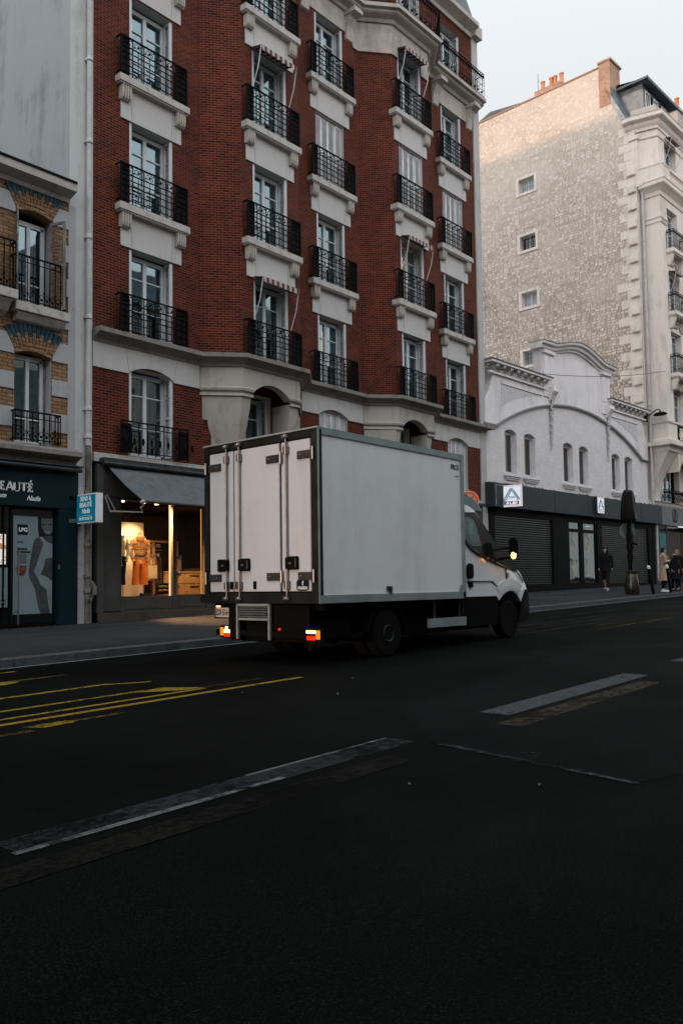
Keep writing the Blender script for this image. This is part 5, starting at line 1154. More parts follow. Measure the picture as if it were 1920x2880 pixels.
side_poly([(11.80, 1.34), (11.78, 1.38), (11.78, 1.55), (11.82, 1.59), (11.89, 1.59), (11.93, 1.55), (11.93, 1.38), (11.90, 1.34)], .012, M['black_paint'], 'door_handle', .010); side_poly([(11.81, 1.20), (11.81, 1.29), (11.92, 1.29), (11.92, 1.20)], .008, M['black_paint'], 'door_handle', .006)
side_poly([(13.05, 1.36), (13.05, 1.44), (13.11, 1.44), (13.11, 1.36)], .004, M['alu'], 'badge', .004)
side_poly([(12.285, 1.645), (12.28, 1.66), (12.295, 1.68), (12.315, 1.665), (12.31, 1.645)], .004, emis('side_repeater_glow', (1, .35, .12), .9), 'side_repeater', .006)
# headlights, bumper, grille, black sill
g = MB()
for s in (-1, 1):
    g = MB(); g.loft([[(13.36, yc+s*(HW+.004), 1.50), (13.50, yc+s*(HW+.004), 1.36), (13.62, yc+s*(HW+.004), 1.26), (13.62, yc+s*(HW+.004), 1.32)], [(13.44, yc+s*(HW-.1), 1.545), (13.66, yc+s*(HW-.1), 1.36), (13.80, yc+s*(HW-.12), 1.22), (13.76, yc+s*(HW-.12), 1.30)], [(13.47, yc+s*(HW-.28), 1.56), (13.74, yc+s*(HW-.28), 1.40), (13.86, yc+s*(HW-.28), 1.24), (13.80, yc+s*(HW-.28), 1.33)]])
    build('headlight', g, plain('headlight_lens', (.55, .5, .45), .1, metal=.7, spec=.8, coat=1), cabo, smooth=30)
g = MB(); rr = []
for t in (-1.01, -.98, -.9, -.5, 0, .5, .9, .98, 1.01):
    k = abs(t)**4; q = .10*(1-k); rr.append([(x+q-(.05 if abs(t) > 1 else 0)*(x > 13.4), yc+t*HW, z) for x, z in ((13.45, .60), (13.62, .56), (13.80, .62), (13.845, .72), (13.85, 1.04), (13.80, 1.14), (13.72, 1.14), (13.60, .98), (13.52, .80))])
g.loft(rr); build('bumper', g, M['black_paint'], cabo, smooth=40)
g = MB(); g.box(11.60, 12.72, yc-HW+.005, yc+HW-.005, .55, 1.045); g.box(12.72, 13.6, yc-.72, yc+.72, .55, 1.3); build('sill', g, M['under'], cabo)
g = MB(); g.prism([(11.58, 2.5), (12.55, 2.5), (12.44, 2.62), (12.22, 2.72), (11.98, 2.79), (11.58, 2.85)], 'y', 7.66, 9.40)
build('roof_deflector', g, M['alu'], cabo, bevel=.01)
for s in (-1, 1):
    y_ = yc+s*(HW+.20)
    g = MB(); g.box(12.87, 12.97, y_-.10, y_+.07, 1.71, 2.04); mi_ = build('mirror', g, M['black_paint'], cabo, bevel=.035)
    g = MB(); g.tube([(12.90, yc+s*(HW-.05), 1.68), (12.92, y_, 1.72)], .028, 8); g.tube([(12.90, yc+s*(HW-.08), 1.85), (12.92, y_, 1.88)], .02, 8); build('mirror_arm', g, M['black_paint'], mi_)
    g = MB(); g.blob((12.89, y_+s*.03, 1.735), .046, (1.1, 1, 1.35), 10); build('indicator', g, emis('lit_indicator', (1, .42, .07), 9.0), mi_)
lamp('indicator_glow', 'POINT', (12.84, yc-HW-.32, 1.72), (0, 0, 0), .25, (1, .35, .06), .04)
# ------------------------------------------------------------------ white supermarket building (far frame: s along the street, y depth, z up)
al = thing('supermarket_building', 'low white painted brick building with a curved gable, above a dark supermarket fascia', 'building', (0, 0, .8), 'A')
WN = [2.0, 3.47, 6.75, 8.2, 11.47, 12.9]
mb = MB(); wall(mb, (0, 0), (15.2, 0), 4.2, 8.0, [(c-.44, c+.44, 5.70, 7.50) for c in WN], 0, .32, .7, 0, 1)
def toppoly():
    L_ = [(0, 8.0), (0, 8.42), (.28, 8.55), (.55, 8.85), (.72, 9.3), (.78, 9.7), (.40, 9.78), (.40, 9.95), (4.55, 9.95), (4.55, 11.35)]
    n = 16; cur = [(4.55+6.4*k/n, 11.38+.48*math.sin(math.pi*min(1, max(0, (k/n-.12)/.76)))**1.3) for k in range(n+1)]
    R_ = [(15.5-x, z) for x, z in L_[::-1]]
    return L_+cur[1:-1]+R_
tp = toppoly()
tp2 = [(x, z) for x, z in tp]
mb.prism([(0, 8.0)]+tp2[1:-1]+[(15.2, 8.0)] if 0 else tp2, 'y', 0, .35, 0)
build('wall', mb, [M['brick_w'], M['dark_room']], al)
mb = MB(); mb.box(.1, 15.0, 1.5, 12, 4.3, 8.6); mb.box(.1, 15.0, 4.4, 12, .8, 4.29); mb.box(.1, 15.0, .3, 1.5, 4.02, 4.2); mb.add([(0, 0, .8), (0, 12, .8), (0, 12, 8), (0, 0, 8)], [(0, 1, 2, 3)]); mb.add([(15.15, 0, .8), (15.15, 12, .8), (15.15, 12, 8), (15.15, 0, 8)], [(0, 1, 2, 3)]); build('rear_block', mb, M['white_wall'], al)
def strip_curve(mb, pts, y0, y1, th, up=True):
    """a moulding of thickness th following an x-z line"""
    n = len(pts); rings = []
    for i, p in enumerate(pts):
        a = Vector(pts[max(0, i-1)]); b = Vector(pts[min(n-1, i+1)]); t = (b-a).normalized(); nn = Vector((-t.y, t.x))*th
        p = Vector(p); rings.append([(p.x, y1, p.y), (p.x, y0+.02, p.y), (p.x+nn.x*.45, y0, p.y+nn.y*.45), (p.x+nn.x, y0, p.y+nn.y), (p.x+nn.x, y1, p.y+nn.y)])
    mb.loft(rings)
R_ = (6.63**2+1.6**2)/(2*1.6)
arc = [(7.6+x, 9.12-R_+math.sqrt(R_*R_-x*x)) for x in [-6.63+13.26*k/40 for k in range(41)]]
mb = MB(); mb.prism([(0, 7.5), (.97, 7.5)]+arc+[(14.23, 7.5), (15.18, 7.5), (15.18, 8.40), (14.75, 8.85), (14.45, 9.6), (.75, 9.6), (.45, 8.85), (.02, 8.40)], 'y', -.045, 0); mb.box(4.62, 10.88, -.043, 0, 9.5, 11.40)
build('smooth_upper_face', mb, M['white_wall'], al)
mb = MB(); strip_curve(mb, [(0, 7.46), (.95, 7.46)]+arc+[(14.25, 7.46), (15.18, 7.46)], -.13, -.04, .09); build('arch_moulding', mb, stone('grey_moulding', (.27, .265, .27), .4, streak=0, sc=3), al)
cur = [p for p in tp if p[1] > 11.3]; cur = [(4.30, 11.36), (4.55, 11.36)]+cur[1:-1]+[(10.95, 11.36), (11.2, 11.36)]
mb = MB(); strip_curve(mb, cur, -.22, .35, .16); strip_curve(mb, [(x, z+.16) for x, z in cur], -.36, .38, .10); strip_curve(mb, [(x, z-.12) for x, z in cur[1:-1]], -.10, .05, .10); build('gable_cornice', mb, M['white_wall'], al)
mb = MB(); strip_curve(mb, [(x, z+.262) for x, z in cur], -.39, .40, .03)
for a, b in ((.20, 4.95), (10.55, 15.0)): mb.box(a, b, -.40, .38, 10.06, 10.09)
build('zinc_capping', mb, M['slate'], al)
for a, b in ((.25, 4.9), (10.6, 14.95)):
    mb = MB(); mb.box(a, b, -.36, .36, 9.96, 10.06); mb.box(a+.15, b-.05, -.14, .0, 9.58, 9.66); mb.box(a+.1, b, -.10, .0, 9.86, 9.96); build('side_cornice', mb, M['white_wall'], al)
mb0 = None
for a in (.75, 10.75):
    for k in range(8):
        x = a+.52*k
        if mb0 is None:
            g = MB(); g.prism([(0, -.26), (-.10, -.24), (-.14, -.14), (-.26, -.08), (-.30, 0), (0, 0)], 'x', -.10, .10); g.tube([(-.10, -.24, -.06), (.10, -.24, -.06)], .05, 8); mb0 = build('corbel', g, M['white_wall'], al, loc=(x, 0, 9.955))
        else: copy_part(mb0, al, (x, 0, 9.955))
for c in (5.05, 10.45):
    g = MB(); g.box(c-.42, c+.42, -.10, 0, 9.30, 11.36); g.box(c-.36, c-.10, -.13, 0, 9.9, 11.1); g.box(c+.10, c+.36, -.13, 0, 9.9, 11.1); g.box(c-.48, c+.48, -.2, .02, 11.18, 11.34)
    g.prism([(0, 9.78), (-.30, 9.74), (-.34, 9.55), (-.22, 9.40), (-.10, 9.15), (0, 9.1)], 'x', c+.0, c+.40); pl_ = build('pilaster', g, M['white_wall'], al)
    g = MB()
    for k in range(26):
        q = k/25; zz = 9.5-2.45*q; rr_ = .10*(1-q*.55); g.blob((c+.18+.05*math.sin(k*1.7), -.06-.05*(1-q), zz), rr_, (1, .7, .8), 7)
        g.blob((c+.18-.07*math.sin(k*2.3), -.05, zz+.03), rr_*.7, (1, .7, .8), 6)
    build('garland', g, stone('garland_plaster', (.48, .47, .46), .5, streak=0, sc=6), pl_, smooth=60)

def pebble():
    m, nt, b = nodes('pebble_mosaic'); tc = N(nt, 'ShaderNodeTexCoord'); v = N(nt, 'ShaderNodeTexVoronoi', Scale=11.0, feature='DISTANCE_TO_EDGE'); L(nt, tc.outputs['UV'], v.inputs['Vector'])
    r = ramp(nt, [(.02, (.34, .33, .34)), (.10, (.60, .58, .585))]); L(nt, v.outputs[0], r.inputs[0]); L(nt, r.outputs[0], b.inputs['Base Color']); b.inputs['Roughness'].default_value = .9
    bp = N(nt, 'ShaderNodeBump', Strength=.8, Distance=.02); L(nt, v.outputs[0], bp.inputs['Height']); L(nt, bp.outputs[0], b.inputs['Normal']); return m
PB = pebble()
g = MB()
def arcz(x): return 9.12-R_+math.sqrt(R_*R_-(x-7.6)**2)
for f in (1, -1):
    pts = [(1.3, 9.26), (4.35, 9.26)]+[(x, arcz(x)+.28+.28*(abs(x-4.35)/3.05)**.7*0+.02) for x in (4.0, 3.2, 2.4, 1.7, 1.3)]
    pts = [(1.3, 9.26), (4.4, 9.26), (3.6, 9.14), (2.8, 8.95), (2.0, 8.68), (1.3, 8.36)]
    g = MB(); g.prism([(x if f > 0 else 15.2-x, z) for x, z in pts], 'y', -.055, -.02); build('mosaic_panel', g, PB, al)
for a, b in ((1.28, 4.45), (10.75, 13.92)): g = MB(); g.box(a, b, -.075, -.02, 9.262, 9.285); build('panel_edge', g, M['soot'], al)
def store_window(loc):
    g = MB(); ap = arch_pts(0, .44, 1.80-.12, .12); g.prism([(-.44, 1.82)]+ap+[(.44, 1.82)], 'y', .0, .31); w_ = build('window_head', g, M['brick_w'], al, loc=loc)
    g = MB(); g.box(-.43, -.35, .20, .27, .02, 1.78); g.box(.35, .43, .20, .27, .02, 1.78); g.box(-.35, .35, .20, .27, .02, .10); g.box(-.35, .35, .20, .27, 1.62, 1.78); g.box(-.20, -.14, .20, .26, .10, 1.62); build('frame', g, M['white_paint'], w_)
    g = MB(); g.add([(-.35, .24, .1), (.35, .24, .1), (.35, .24, 1.62), (-.35, .24, 1.62)], [(0, 1, 2, 3)]); build('pane', g, M['glass_b'], w_)
    g = MB(); g.box(-.60, .60, -.14, .02, -.14, -.03); g.box(-.52, .52, -.10, .02, -.21, -.145); g.box(-.46, .46, -.06, .02, -.28, -.215); g.box(.30, .58, -.12, .0, -.03, .03); build('sill', g, M['white_wall'], w_, bevel=.01)
    return w_
M['glass_b'] = plain('brown_reflecting_glass', (.035, .022, .014), .08, spec=.6, var=.9, scale=1.8)
s0 = store_window((WN[0], 0, 5.70))
for c in WN[1:]: copy_part(s0, al, (c, 0, 5.70))
# supermarket front
sf = thing('shopfront', 'dark supermarket front with roller shutters either side of a lit glass entrance', 'shopfront', (7.9, 0, .95), 'A')
g = MB()
for a, b in ((1.2, 4.9), (4.91, 7.9), (7.91, 10.9), (10.91, 13.6), (13.61, 16.1)): g.box(a, b, -.30, .02, 4.25, 5.20)
g.box(.0, 1.19, -.45, .02, 4.22, 5.12); g.box(-.02, 16.12, -.28, .0, 4.262, 5.19)
build('fascia', g, M['dark_fascia'], sf, bevel=.008)
g = MB()
for a in (.10, .62): g.tube([(a, -.47, 4.28), (a, -.47, 5.06), (a+.48, -.47, 5.06)], .012, 5)
g.box(.62, .92, -.52, -.45, 4.30, 4.50); build('pipe_frame', g, M['pipe_w'], sf)
g = MB()
for k in range(46):
    a = .1+random.random()*15; g.tube([(a, -.1-.1*random.random(), 5.21), (a+.15, -.12, 5.24+.05*random.random()), (a+.35+.3*random.random(), -.08, 5.215)], .008, 4)
build('loose_cables', g, M['black_paint'], sf)
g = MB(); g.box(.0, .65, -.02, .25, .8, 4.25); g.box(5.12, 6.50, -.04, .25, .8, 4.25); g.box(9.22, 9.70, -.04, .25, .8, 4.25); g.box(14.9, 15.6, -.04, .25, .8, 4.25); g.box(.65, 15, -.03, .25, 3.95, 4.25)
build('pillar', g, M['black_paint'], sf)
g = MB(); g.box(0, 15.6, -.10, .2, .7, 1.18); build('plinth', g, M['black_paint'], sf)
for a, b in ((.66, 5.12), (9.70, 14.9)):
    g = MB(); n = 29; z0, z1 = 1.18, 3.95; prof_ = []
    for k in range(n):
        za, zb2 = z0+(z1-z0)*k/n, z0+(z1-z0)*(k+1)/n; h_ = zb2-za
        g.add([(a, .085, za), (b, .085, za), (b, .035, za+h_*.30), (a, .035, za+h_*.30), (b, .035, za+h_*.75), (a, .035, za+h_*.75), (b, .085, zb2-.006), (a, .085, zb2-.006)], [(0, 1, 2, 3), (3, 2, 4, 5), (5, 4, 6, 7)])
    build('roller_shutter', g, M['roller'], sf)
g = MB(); g.box(6.50, 6.62, .0, .1, 1.1, 4.0); g.box(9.12, 9.22, .0, .1, 1.1, 4.0); g.box(7.62, 7.95, .0, .1, 1.1, 4.0); g.box(6.62, 9.12, .0, .1, 3.52, 3.66); g.box(6.62, 9.12, .0, .1, 1.1, 1.24); build('door_frame', g, M['black_paint'], sf)
g = MB(); g.add([(6.62, .05, 1.24), (9.12, .05, 1.24), (9.12, .05, 3.95), (6.62, .05, 3.95)], [(0, 1, 2, 3)]); build('glass_door', g, M['glass_shop'], sf)
def gradroom():
    m, nt, b = nodes('store_interior'); b.inputs['Roughness'].default_value = .8
    tc = N(nt, 'ShaderNodeTexCoord'); n = N(nt, 'ShaderNodeTexNoise', Scale=1.2, Detail=5.0); L(nt, tc.outputs['Object'], n.inputs['Vector'])
    r = ramp(nt, [(.3, (.36, .33, .20)), (.6, (.40, .37, .23))]); L(nt, n.outputs['Fac'], r.inputs[0]); L(nt, r.outputs[0], b.inputs['Base Color']); return m
SI = gradroom()
g = MB(); A2 = [(6.3, .3), (6.3, 4.2), (9.7, 4.2), (9.7, .3)]
for (a, b) in zip(A2, A2[1:]): g.add([(a[0], a[1], 1.0), (b[0], b[1], 1.0), (b[0], b[1], 4.0), (a[0], a[1], 4.0)], [(0, 1, 2, 3)])
g.add([(6.3, .1, 1.12), (9.7, .1, 1.12), (9.7, 4.2, 1.12), (6.3, 4.2, 1.12)], [(0, 1, 2, 3)]); g.add([(6.3, .1, 4.0), (9.7, .1, 4.0), (9.7, 4.2, 4.0), (6.3, 4.2, 4.0)], [(0, 1, 2, 3)])
build('entrance_room', g, SI, sf)
g = MB(); g.add([(7.96, .09, 1.3), (9.1, .09, 1.3), (9.1, .09, 3.5), (7.96, .09, 3.5)], [(0, 1, 2, 3)]); build('frosted_panel', g, plain('frosted_glass', (.07, .075, .05), .5, var=.3, scale=1.5), sf)
g = MB(); g.tube([(6.75, .5, 3.78), (7.5, .5, 3.80)], .03, 6); build('tube_light', g, emis('cold_tube', (.9, 1, .9), 1.3), sf)
R3 = Matrix.Rotation(TH, 3, 'Z')
def AW(p): return tuple(PA0+R3@Vector(p))
lamp('store_ceiling_light', 'AREA', AW((7.2, 1.6, 3.9)), AW((7.3, 2.2, 1)), 14, (1, .88, .55), .6)
lamp('store_door_light', 'AREA', AW((8.6, .12, 3.85)), AW((8.5, .3, 1)), .25, (.95, 1, .8), .4)
# signs with the chain's emblem
LW = emis('backlit_white_panel', (.93, .95, 1), .80); LC = emis('backlit_cyan', (.03, .38, .55), .75); LB = emis('backlit_navy', (.005, .04, .20), .55); LR = emis('backlit_red_line', (.75, .10, .08), .6)
LD = emis('backlit_dark_edge', (.01, .04, .12), .5)
def aldi(t, w, h, xfm, thick, dim=1):
    mats = [LW, LC, LB, LR, LD]
    g = MB(); g.box(-w/2, w/2, 0, thick, -h/2, h/2); g.xf(xfm); build('sign_box', g, M['dark_fascia'], t, bevel=.006)
    g = MB(); e = w*.012
    g.box(-w/2+e, w/2-e, -.008, 0, -h/2+e, h/2-e, 0)
    bw_ = w*.018
    for (a, b, c, d) in ((-.44, .44, .43, .43+.018), (-.44, .44, -.448, -.43)): g.box(a*w, b*w, -.011, -.008, c*h, d*h, 3)
    for a in (-.44, .422): g.box(a*w, (a+.018)*w, -.0112, -.008, -.448*h, .448*h, 3)
    def bar(x0, z0, x1, z1, t_, mi, y_=-.013):
        d = Vector((x1-x0, z1-z0)).normalized(); n_ = Vector((-d.y, d.x))*t_/2
        g.prism([((x0-n_.x)*w, (z0-n_.y)*h), ((x1-n_.x)*w, (z1-n_.y)*h), ((x1+n_.x)*w, (z1+n_.y)*h), ((x0+n_.x)*w, (z0+n_.y)*h)], 'y', y_, -.008, mi)
    for k, o_ in enumerate((-.06, -.02, .02, .06)):
        bar(-.30+o_, -.13, .0+o_, .36, .024, 1 if k in (1, 2) else 4); bar(-.30+o_, -.20, -.30+o_, -.125, .024, 1 if k in (1, 2) else 4)
        bar(.02+o_*.9+.02, .30-abs(o_)*.6, .31+o_*.9, -.13, .024, 1 if k in (1, 2) else 4); bar(.31+o_*.9, -.20, .31+o_*.9, -.125, .024, 1 if k in (1, 2) else 4)
    for z_, mi in ((-.03, 4), (-.065, 1), (-.10, 4)): bar(-.14, z_, .17, z_, .018, mi)
    g.box(-.33*w, .33*w, -.012, -.008, -.40*h, -.235*h, 2); g.xf(xfm); fc = build('sign_face', g, mats, t)
    g = MB()
    lt = {'A': [[(0, 0), (.32, 1), (.68, 1), (1, 0), (.70, 0), (.62, .25), (.38, .25), (.30, 0)]], 'L': [[(0, 0), (0, 1), (.32, 1), (.32, .27), (.95, .27), (.95, 0)]], 'D': [[(0, 0), (0, 1), (.6, 1), (.9, .8), (1, .5), (.9, .2), (.6, 0)]], 'I': [[(0, 0), (0, 1), (.36, 1), (.36, 0)]]}
    for q_, (ch, x0_) in enumerate((('A', -.275), ('L', -.105), ('D', .035), ('I', .20))):
        g.prism([((x0_+px*.15)*w, (-.385+pz_*.135)*h) for px, pz_ in lt[ch][0]], 'y', -.017, -.012)
    g.xf(xfm); build('lettering', g, LW, t)
s1 = thing('shop_sign', 'larger lit square sign with blue striped A at the left end of the supermarket fascia', 'sign', (.75, -.75, 4.2), 'A')
aldi(s1, .86, .86, Matrix.Translation((.72, -.78, 4.64)) @ Matrix.Rotation(rad(-78), 4, 'Z'), .16)
s2 = thing('shop_sign', 'smaller lit sign with blue striped letter A, flat over the store entrance', 'sign', (8.8, -.3, 4.4), 'A')
aldi(s2, .66, .74, Matrix.Translation((8.82, -.46, 4.79)), .16)

# ------------------------------------------------------------------ stone building at the end, with its blind gable
hb = thing('stone_building', 'tall pale stone apartment building with a blind rubble gable and a bay over the street', 'building', (15.1, 0, 1.1), 'A')
S0 = 15.1
gp = [(0, .8), (0, 25.62), (.59, 25.76), (1.62, 28.1), (1.62, 29.55), (24, 29.55), (24, .8)]
mb = MB(); wn = [(6.12, 7.15, z0, z1) for z0, z1 in ((24.17, 25.0), (20.72, 21.58), (17.34, 18.2), (13.9, 14.75))]
# gable as grid with openings, its sloping top trimmed
ys = sorted({0, .59, 1.62, 6.12, 7.15, 24}); zs = sorted({.8, 25.6}|{h for w_ in wn for h in w_[2:]})
for i in range(len(ys)-1):
    for j in range(len(zs)-1):
        cy_, cz_ = (ys[i]+ys[i+1])/2, (zs[j]+zs[j+1])/2
        if any(w_[0] < cy_ < w_[1] and w_[2] < cz_ < w_[3] for w_ in wn): continue
        mb.add([(S0, ys[i], zs[j]), (S0, ys[i+1], zs[j]), (S0, ys[i+1], zs[j+1]), (S0, ys[i], zs[j+1])], [(0, 1, 2, 3)], 0)
mb.add([(S0, 0, 25.6), (S0, .59, 25.6), (S0, .59, 25.76), (S0, 0, 25.62)], [(0, 1, 2, 3)], 0)
mb.add([(S0, .59, 25.6), (S0, 1.62, 25.6), (S0, 1.62, 28.1), (S0, .59, 25.76)], [(0, 1, 2, 3)], 0)
mb.add([(S0, 1.62, 25.6), (S0, 24, 25.6), (S0, 24, 29.55), (S0, 1.62, 29.55)], [(0, 1, 2, 3)], 0)
mb.box(S0+.001, S0+.5, 1.62, 24, 28.0, 29.549, 0)
for w_ in wn:
    a, b, c, d = w_
    for q0, q1 in (((a, c), (b, c)), ((b, c), (b, d)), ((b, d), (a, d)), ((a, d), (a, c))): mb.add([(S0, q0[0], q0[1]), (S0, q1[0], q1[1]), (S0+.4, q1[0], q1[1]), (S0+.4, q0[0], q0[1])], [(0, 1, 2, 3)], 1)
    mb.box(S0+.4, S0+.42, a-.2, b+.2, c-.2, d+.2, 2)
build('gable_wall', mb, [M['rubble'], M['ashlar'], M['dark_room']], hb)
for k, w_ in enumerate(wn):
    a, b, c, d = w_; g = MB()
    g.box(S0-.04, S0+.02, a-.17, a, c-.15, d+.15); g.box(S0-.04, S0+.02, b, b+.17, c-.15, d+.15); g.box(S0-.04, S0+.02, a, b, d, d+.15); g.box(S0-.05, S0+.02, a, b, c-.15, c); sw_ = build('gable_window', g, M['ashlar'], hb)
    g = MB(); x = S0+.25; g.box(x, x+.05, a, a+.06, c, d); g.box(x, x+.05, b-.06, b, c, d); g.box(x, x+.05, a+.06, b-.06, c, c+.06); g.box(x, x+.05, a+.06, b-.06, d-.06, d); g.box(x, x+.05, (a+b)/2-.04, (a+b)/2+.04, c+.06, d-.06); build('frame', g, M['white_paint'], sw_)
    g = MB(); g.add([(x+.03, a, c), (x+.03, b, c), (x+.03, b, d), (x+.03, a, d)], [(0, 1, 2, 3)]); build('pane', g, plain('pale_obscured_glass', (.34, .36, .37), .2, var=.2) if k != 1 else M['cabg'], sw_)
    if k != 2:
        g = MB()
        for q in range(6): g.tube([(S0+.12, a+.10+(b-a-.2)*q/5, c), (S0+.12, a+.10+(b-a-.2)*q/5, d)], .012, 5)
        g.tube([(S0+.12, a, (c+d)/2), (S0+.12, b, (c+d)/2)], .012, 5); build('window_bars', g, M['white_paint'] if k == 0 else M['iron'], sw_)
# capping, chimney stacks, pots
g = MB(); g.box(S0-.06, S0+.56, 1.9, 24, 29.55, 29.62); build('coping', g, plain('terracotta_coping', (.36, .22, .16), .85), hb)
g = MB(); g.box(S0-.03, S0+1.2, 1.30, 1.95, 27.3, 29.75); g.box(S0-.08, S0+1.3, 1.22, 2.0, 29.75, 29.86); build('chimney', g, M['brick_o'], hb)
ch = MB(); ch.box(S0+.1, S0+.9, 4.35, 6.0, 29.6, 29.98); cst = build('chimney', ch, M['brick_o'], hb)
for q in (4.45, 4.85, 5.1, 5.65): g = MB(); g.lathe([(.14, 0), (.12, .08), (.11, .55), (.14, .58), (.14, .64), (.10, .64)], (S0+.5, q, 29.98), 10); build('chimney_pot', g, M['terracotta'], cst, smooth=40)
g = MB(); g.tube([(S0+.3, 5.85, 29.9), (S0+.3, 5.85, 31.1)], .03, 6); g.tube([(S0+.3, 5.75, 30.6), (S0+.3, 5.95, 30.65)], .015, 5); build('antenna', g, M['zinc'], hb)
# ashlar quoins and projecting toothing stones
g = MB(); z = 1.2; k = 0
while z < 25.4:
    h_ = .47; wd = .95+.35*random.random() if k % 2 else .62+.2*random.random(); g.box(S0-.025, S0+.02, .02, wd, z, z+h_-.008)
    if z > 10 and k % 2 == 0 and z < 23.4: g2 = MB(); g2.box(S0-.17, S0+.02, .06, .50, z+.02, z+h_-.03); build('toothing_stone', g2, M['ashlar'], hb, bevel=.03)
    z += h_; k += 1
build('quoins', g, M['ashlar'], hb, bevel=.01)
# front walls
rows = [11.94+.22, 15.23+.22, 18.61+.22]
mb = MB(); wall(mb, (S0, 0), (S0+.42, 0), 5.5, 23.0, (), 0); 
hs_ = [(16.35-15.5, 17.75-15.5, z, z+2.3) for z in rows]+[(16.35-15.5, 17.75-15.5, 9.56, 11.55), (19.6-15.5, 21-15.5, 9.56, 11.55)]+[(19.6-15.5, 21.0-15.5, z, z+2.3) for z in rows]+[(16.35-15.5, 17.85-15.5, 22.9, 24.9), (19.6-15.5, 21-15.5, 22.9, 24.9)]
wall(mb, (15.5, -1.0), (26, -1.0), 8.2, 25.7, hs_, 0, .32, .9, 0, 1)
wall(mb, (15.5, 0), (15.5, -1.0), 8.2, 22.0, (), 0); wall(mb, (15.12, .35), (15.5, -1.0), 22.0, 25.7, (), 0)
wall(mb, (S0, 0), (26, 0), .8, 8.2, [(1.6, 4.2, 5.5, 7.9), (.9, 10.5, .9, 4.25)], 0, .3, 1.2, 0, 1)
mb.box(15.5, 26, -.99, 0, 8.2, 8.25)
build('street_wall', mb, [M['ashlar'], M['dark_room']], hb)
mb = MB(); mb.box(15.6, 26, 2, 20, .8, 25.5); mb.box(15.55, 26, .1, 2, 25.2, 25.6); build('rear_block', mb, M['ashlar'], hb)
bo = [(15.5, -.05), (15.5, -1.0), (26, -1.0)]; bo_t = [(15.12, .45), (15.45, -1.0), (26, -1.0)]
def cor(name, line, prof, mat): g = MB(); sweep(g, line, prof); return build(name, g, mat, hb)
cor('top_cornice', [(15.12, .55), (15.12, .2), (15.45, -1.0), (26, -1.0)], [(0, 25.15), (.05, 25.15), (.06, 25.3), (.16, 25.4), (.22, 25.55), (.42, 25.62), (.46, 25.66), (.46, 25.84), (.5, 25.88), (0, 25.95)], M['ashlar'])
cor('attic_parapet', [(15.3, .30), (15.55, -.9), (26, -.9)], [(0, 25.9), (.05, 25.9), (.05, 26.5), (0, 26.5)], M['limestone'])
cor('lower_frieze', [(15.14, .3), (15.48, -1.0), (26, -1.0)], [(0, 24.72), (.04, 24.72), (.06, 24.78), (.04, 24.82), (0, 24.82)], M['ashlar'])
cor('balcony_cornice', bo, [(0, 21.55), (.06, 21.55), (.10, 21.75), (.26, 21.9), (.38, 21.98), (.42, 22.02), (.42, 22.20), (.46, 22.24), (0, 22.3)], M['ashlar'])
g = MB(); sweep(g, [(15.4, .0), (15.5, -1.0), (16.2, -1.0)], [(0, 22.25), (.30, 22.25), (.30, 23.05), (.33, 23.07), (.33, 23.14), (0, 23.14)]); g.box(16.2, 26, -1.32, -1.16, 22.98, 23.12); g.box(16.2, 26, -1.32, -1.16, 22.25, 22.38)
build('parapet', g, M['ashlar'], hb)
g = MB(); g.lathe([(.05, 0), (.035, .05), (.065, .2), (.035, .42), (.03, .5), (.05, .6)], (0, 0, 0), 8); bl0 = build('baluster', g, M['ashlar'], hb, smooth=50, loc=(16.3, -1.24, 22.38))
for k in range(1, 24): copy_part(bl0, hb, (16.3+.2*k, -1.24, 22.38))
g = MB(); g.lathe([(.06, 0), (.045, .05), (.09, .2), (.045, .42), (.04, .5), (.06, .6)], (0, 0, 0), 8); bl1 = build('baluster', g, M['ashlar'], hb, smooth=50, loc=(16.75, -1.16, 8.68))
for k in range(1, 16): copy_part(bl1, hb, (16.75+.24*k, -1.16, 8.68))
g = MB(); g.box(S0-.02, S0+.4, -.08, .3, 22.3, 24.95); g.box(S0-.1, S0+.42, -.16, .36, 24.75, 24.95); g.box(S0-.06, S0+.44, -.28, .3, 22.15, 22.32); build('corner_pier', g, M['ashlar'], hb)
cor('console_cornice', bo, [(0, 8.0), (.03, 8.0), (.06, 8.15), (.10, 8.22), (.30, 8.27), (.32, 8.30), (.32, 8.50), (0, 8.54)], M['ashlar'])
g = MB(); sweep(g, bo, [(0, 8.52), (.12, 8.52), (.12, 8.62), (.06, 8.66), (.06, 9.44), (.14, 9.48), (.14, 9.56), (0, 9.56)]); g.box(16.6, 20.7, -1.09, -1.055, 8.7, 9.42, 1)
build('bay_parapet', g, [M['ashlar'], M['dark_room']], hb)
g = MB(); g.box(15.52, 16.25, -1.05, -.9, 20.1, 20.35); g.box(15.47, 16.28, -1.08, -.9, 20.35, 20.45); 
for k in range(6): g.box(15.58+.11*k, 15.63+.11*k, -1.03, -1.0, 20.5, 21.5)
sweep(g, [(15.5, -.1), (15.5, -1.0), (16.25, -1.0)], [(0, 20.1), (.05, 20.12), (.05, 20.3), (.10, 20.36), (.10, 20.45), (0, 20.45)])
build('capital', g, M['ashlar'], hb)
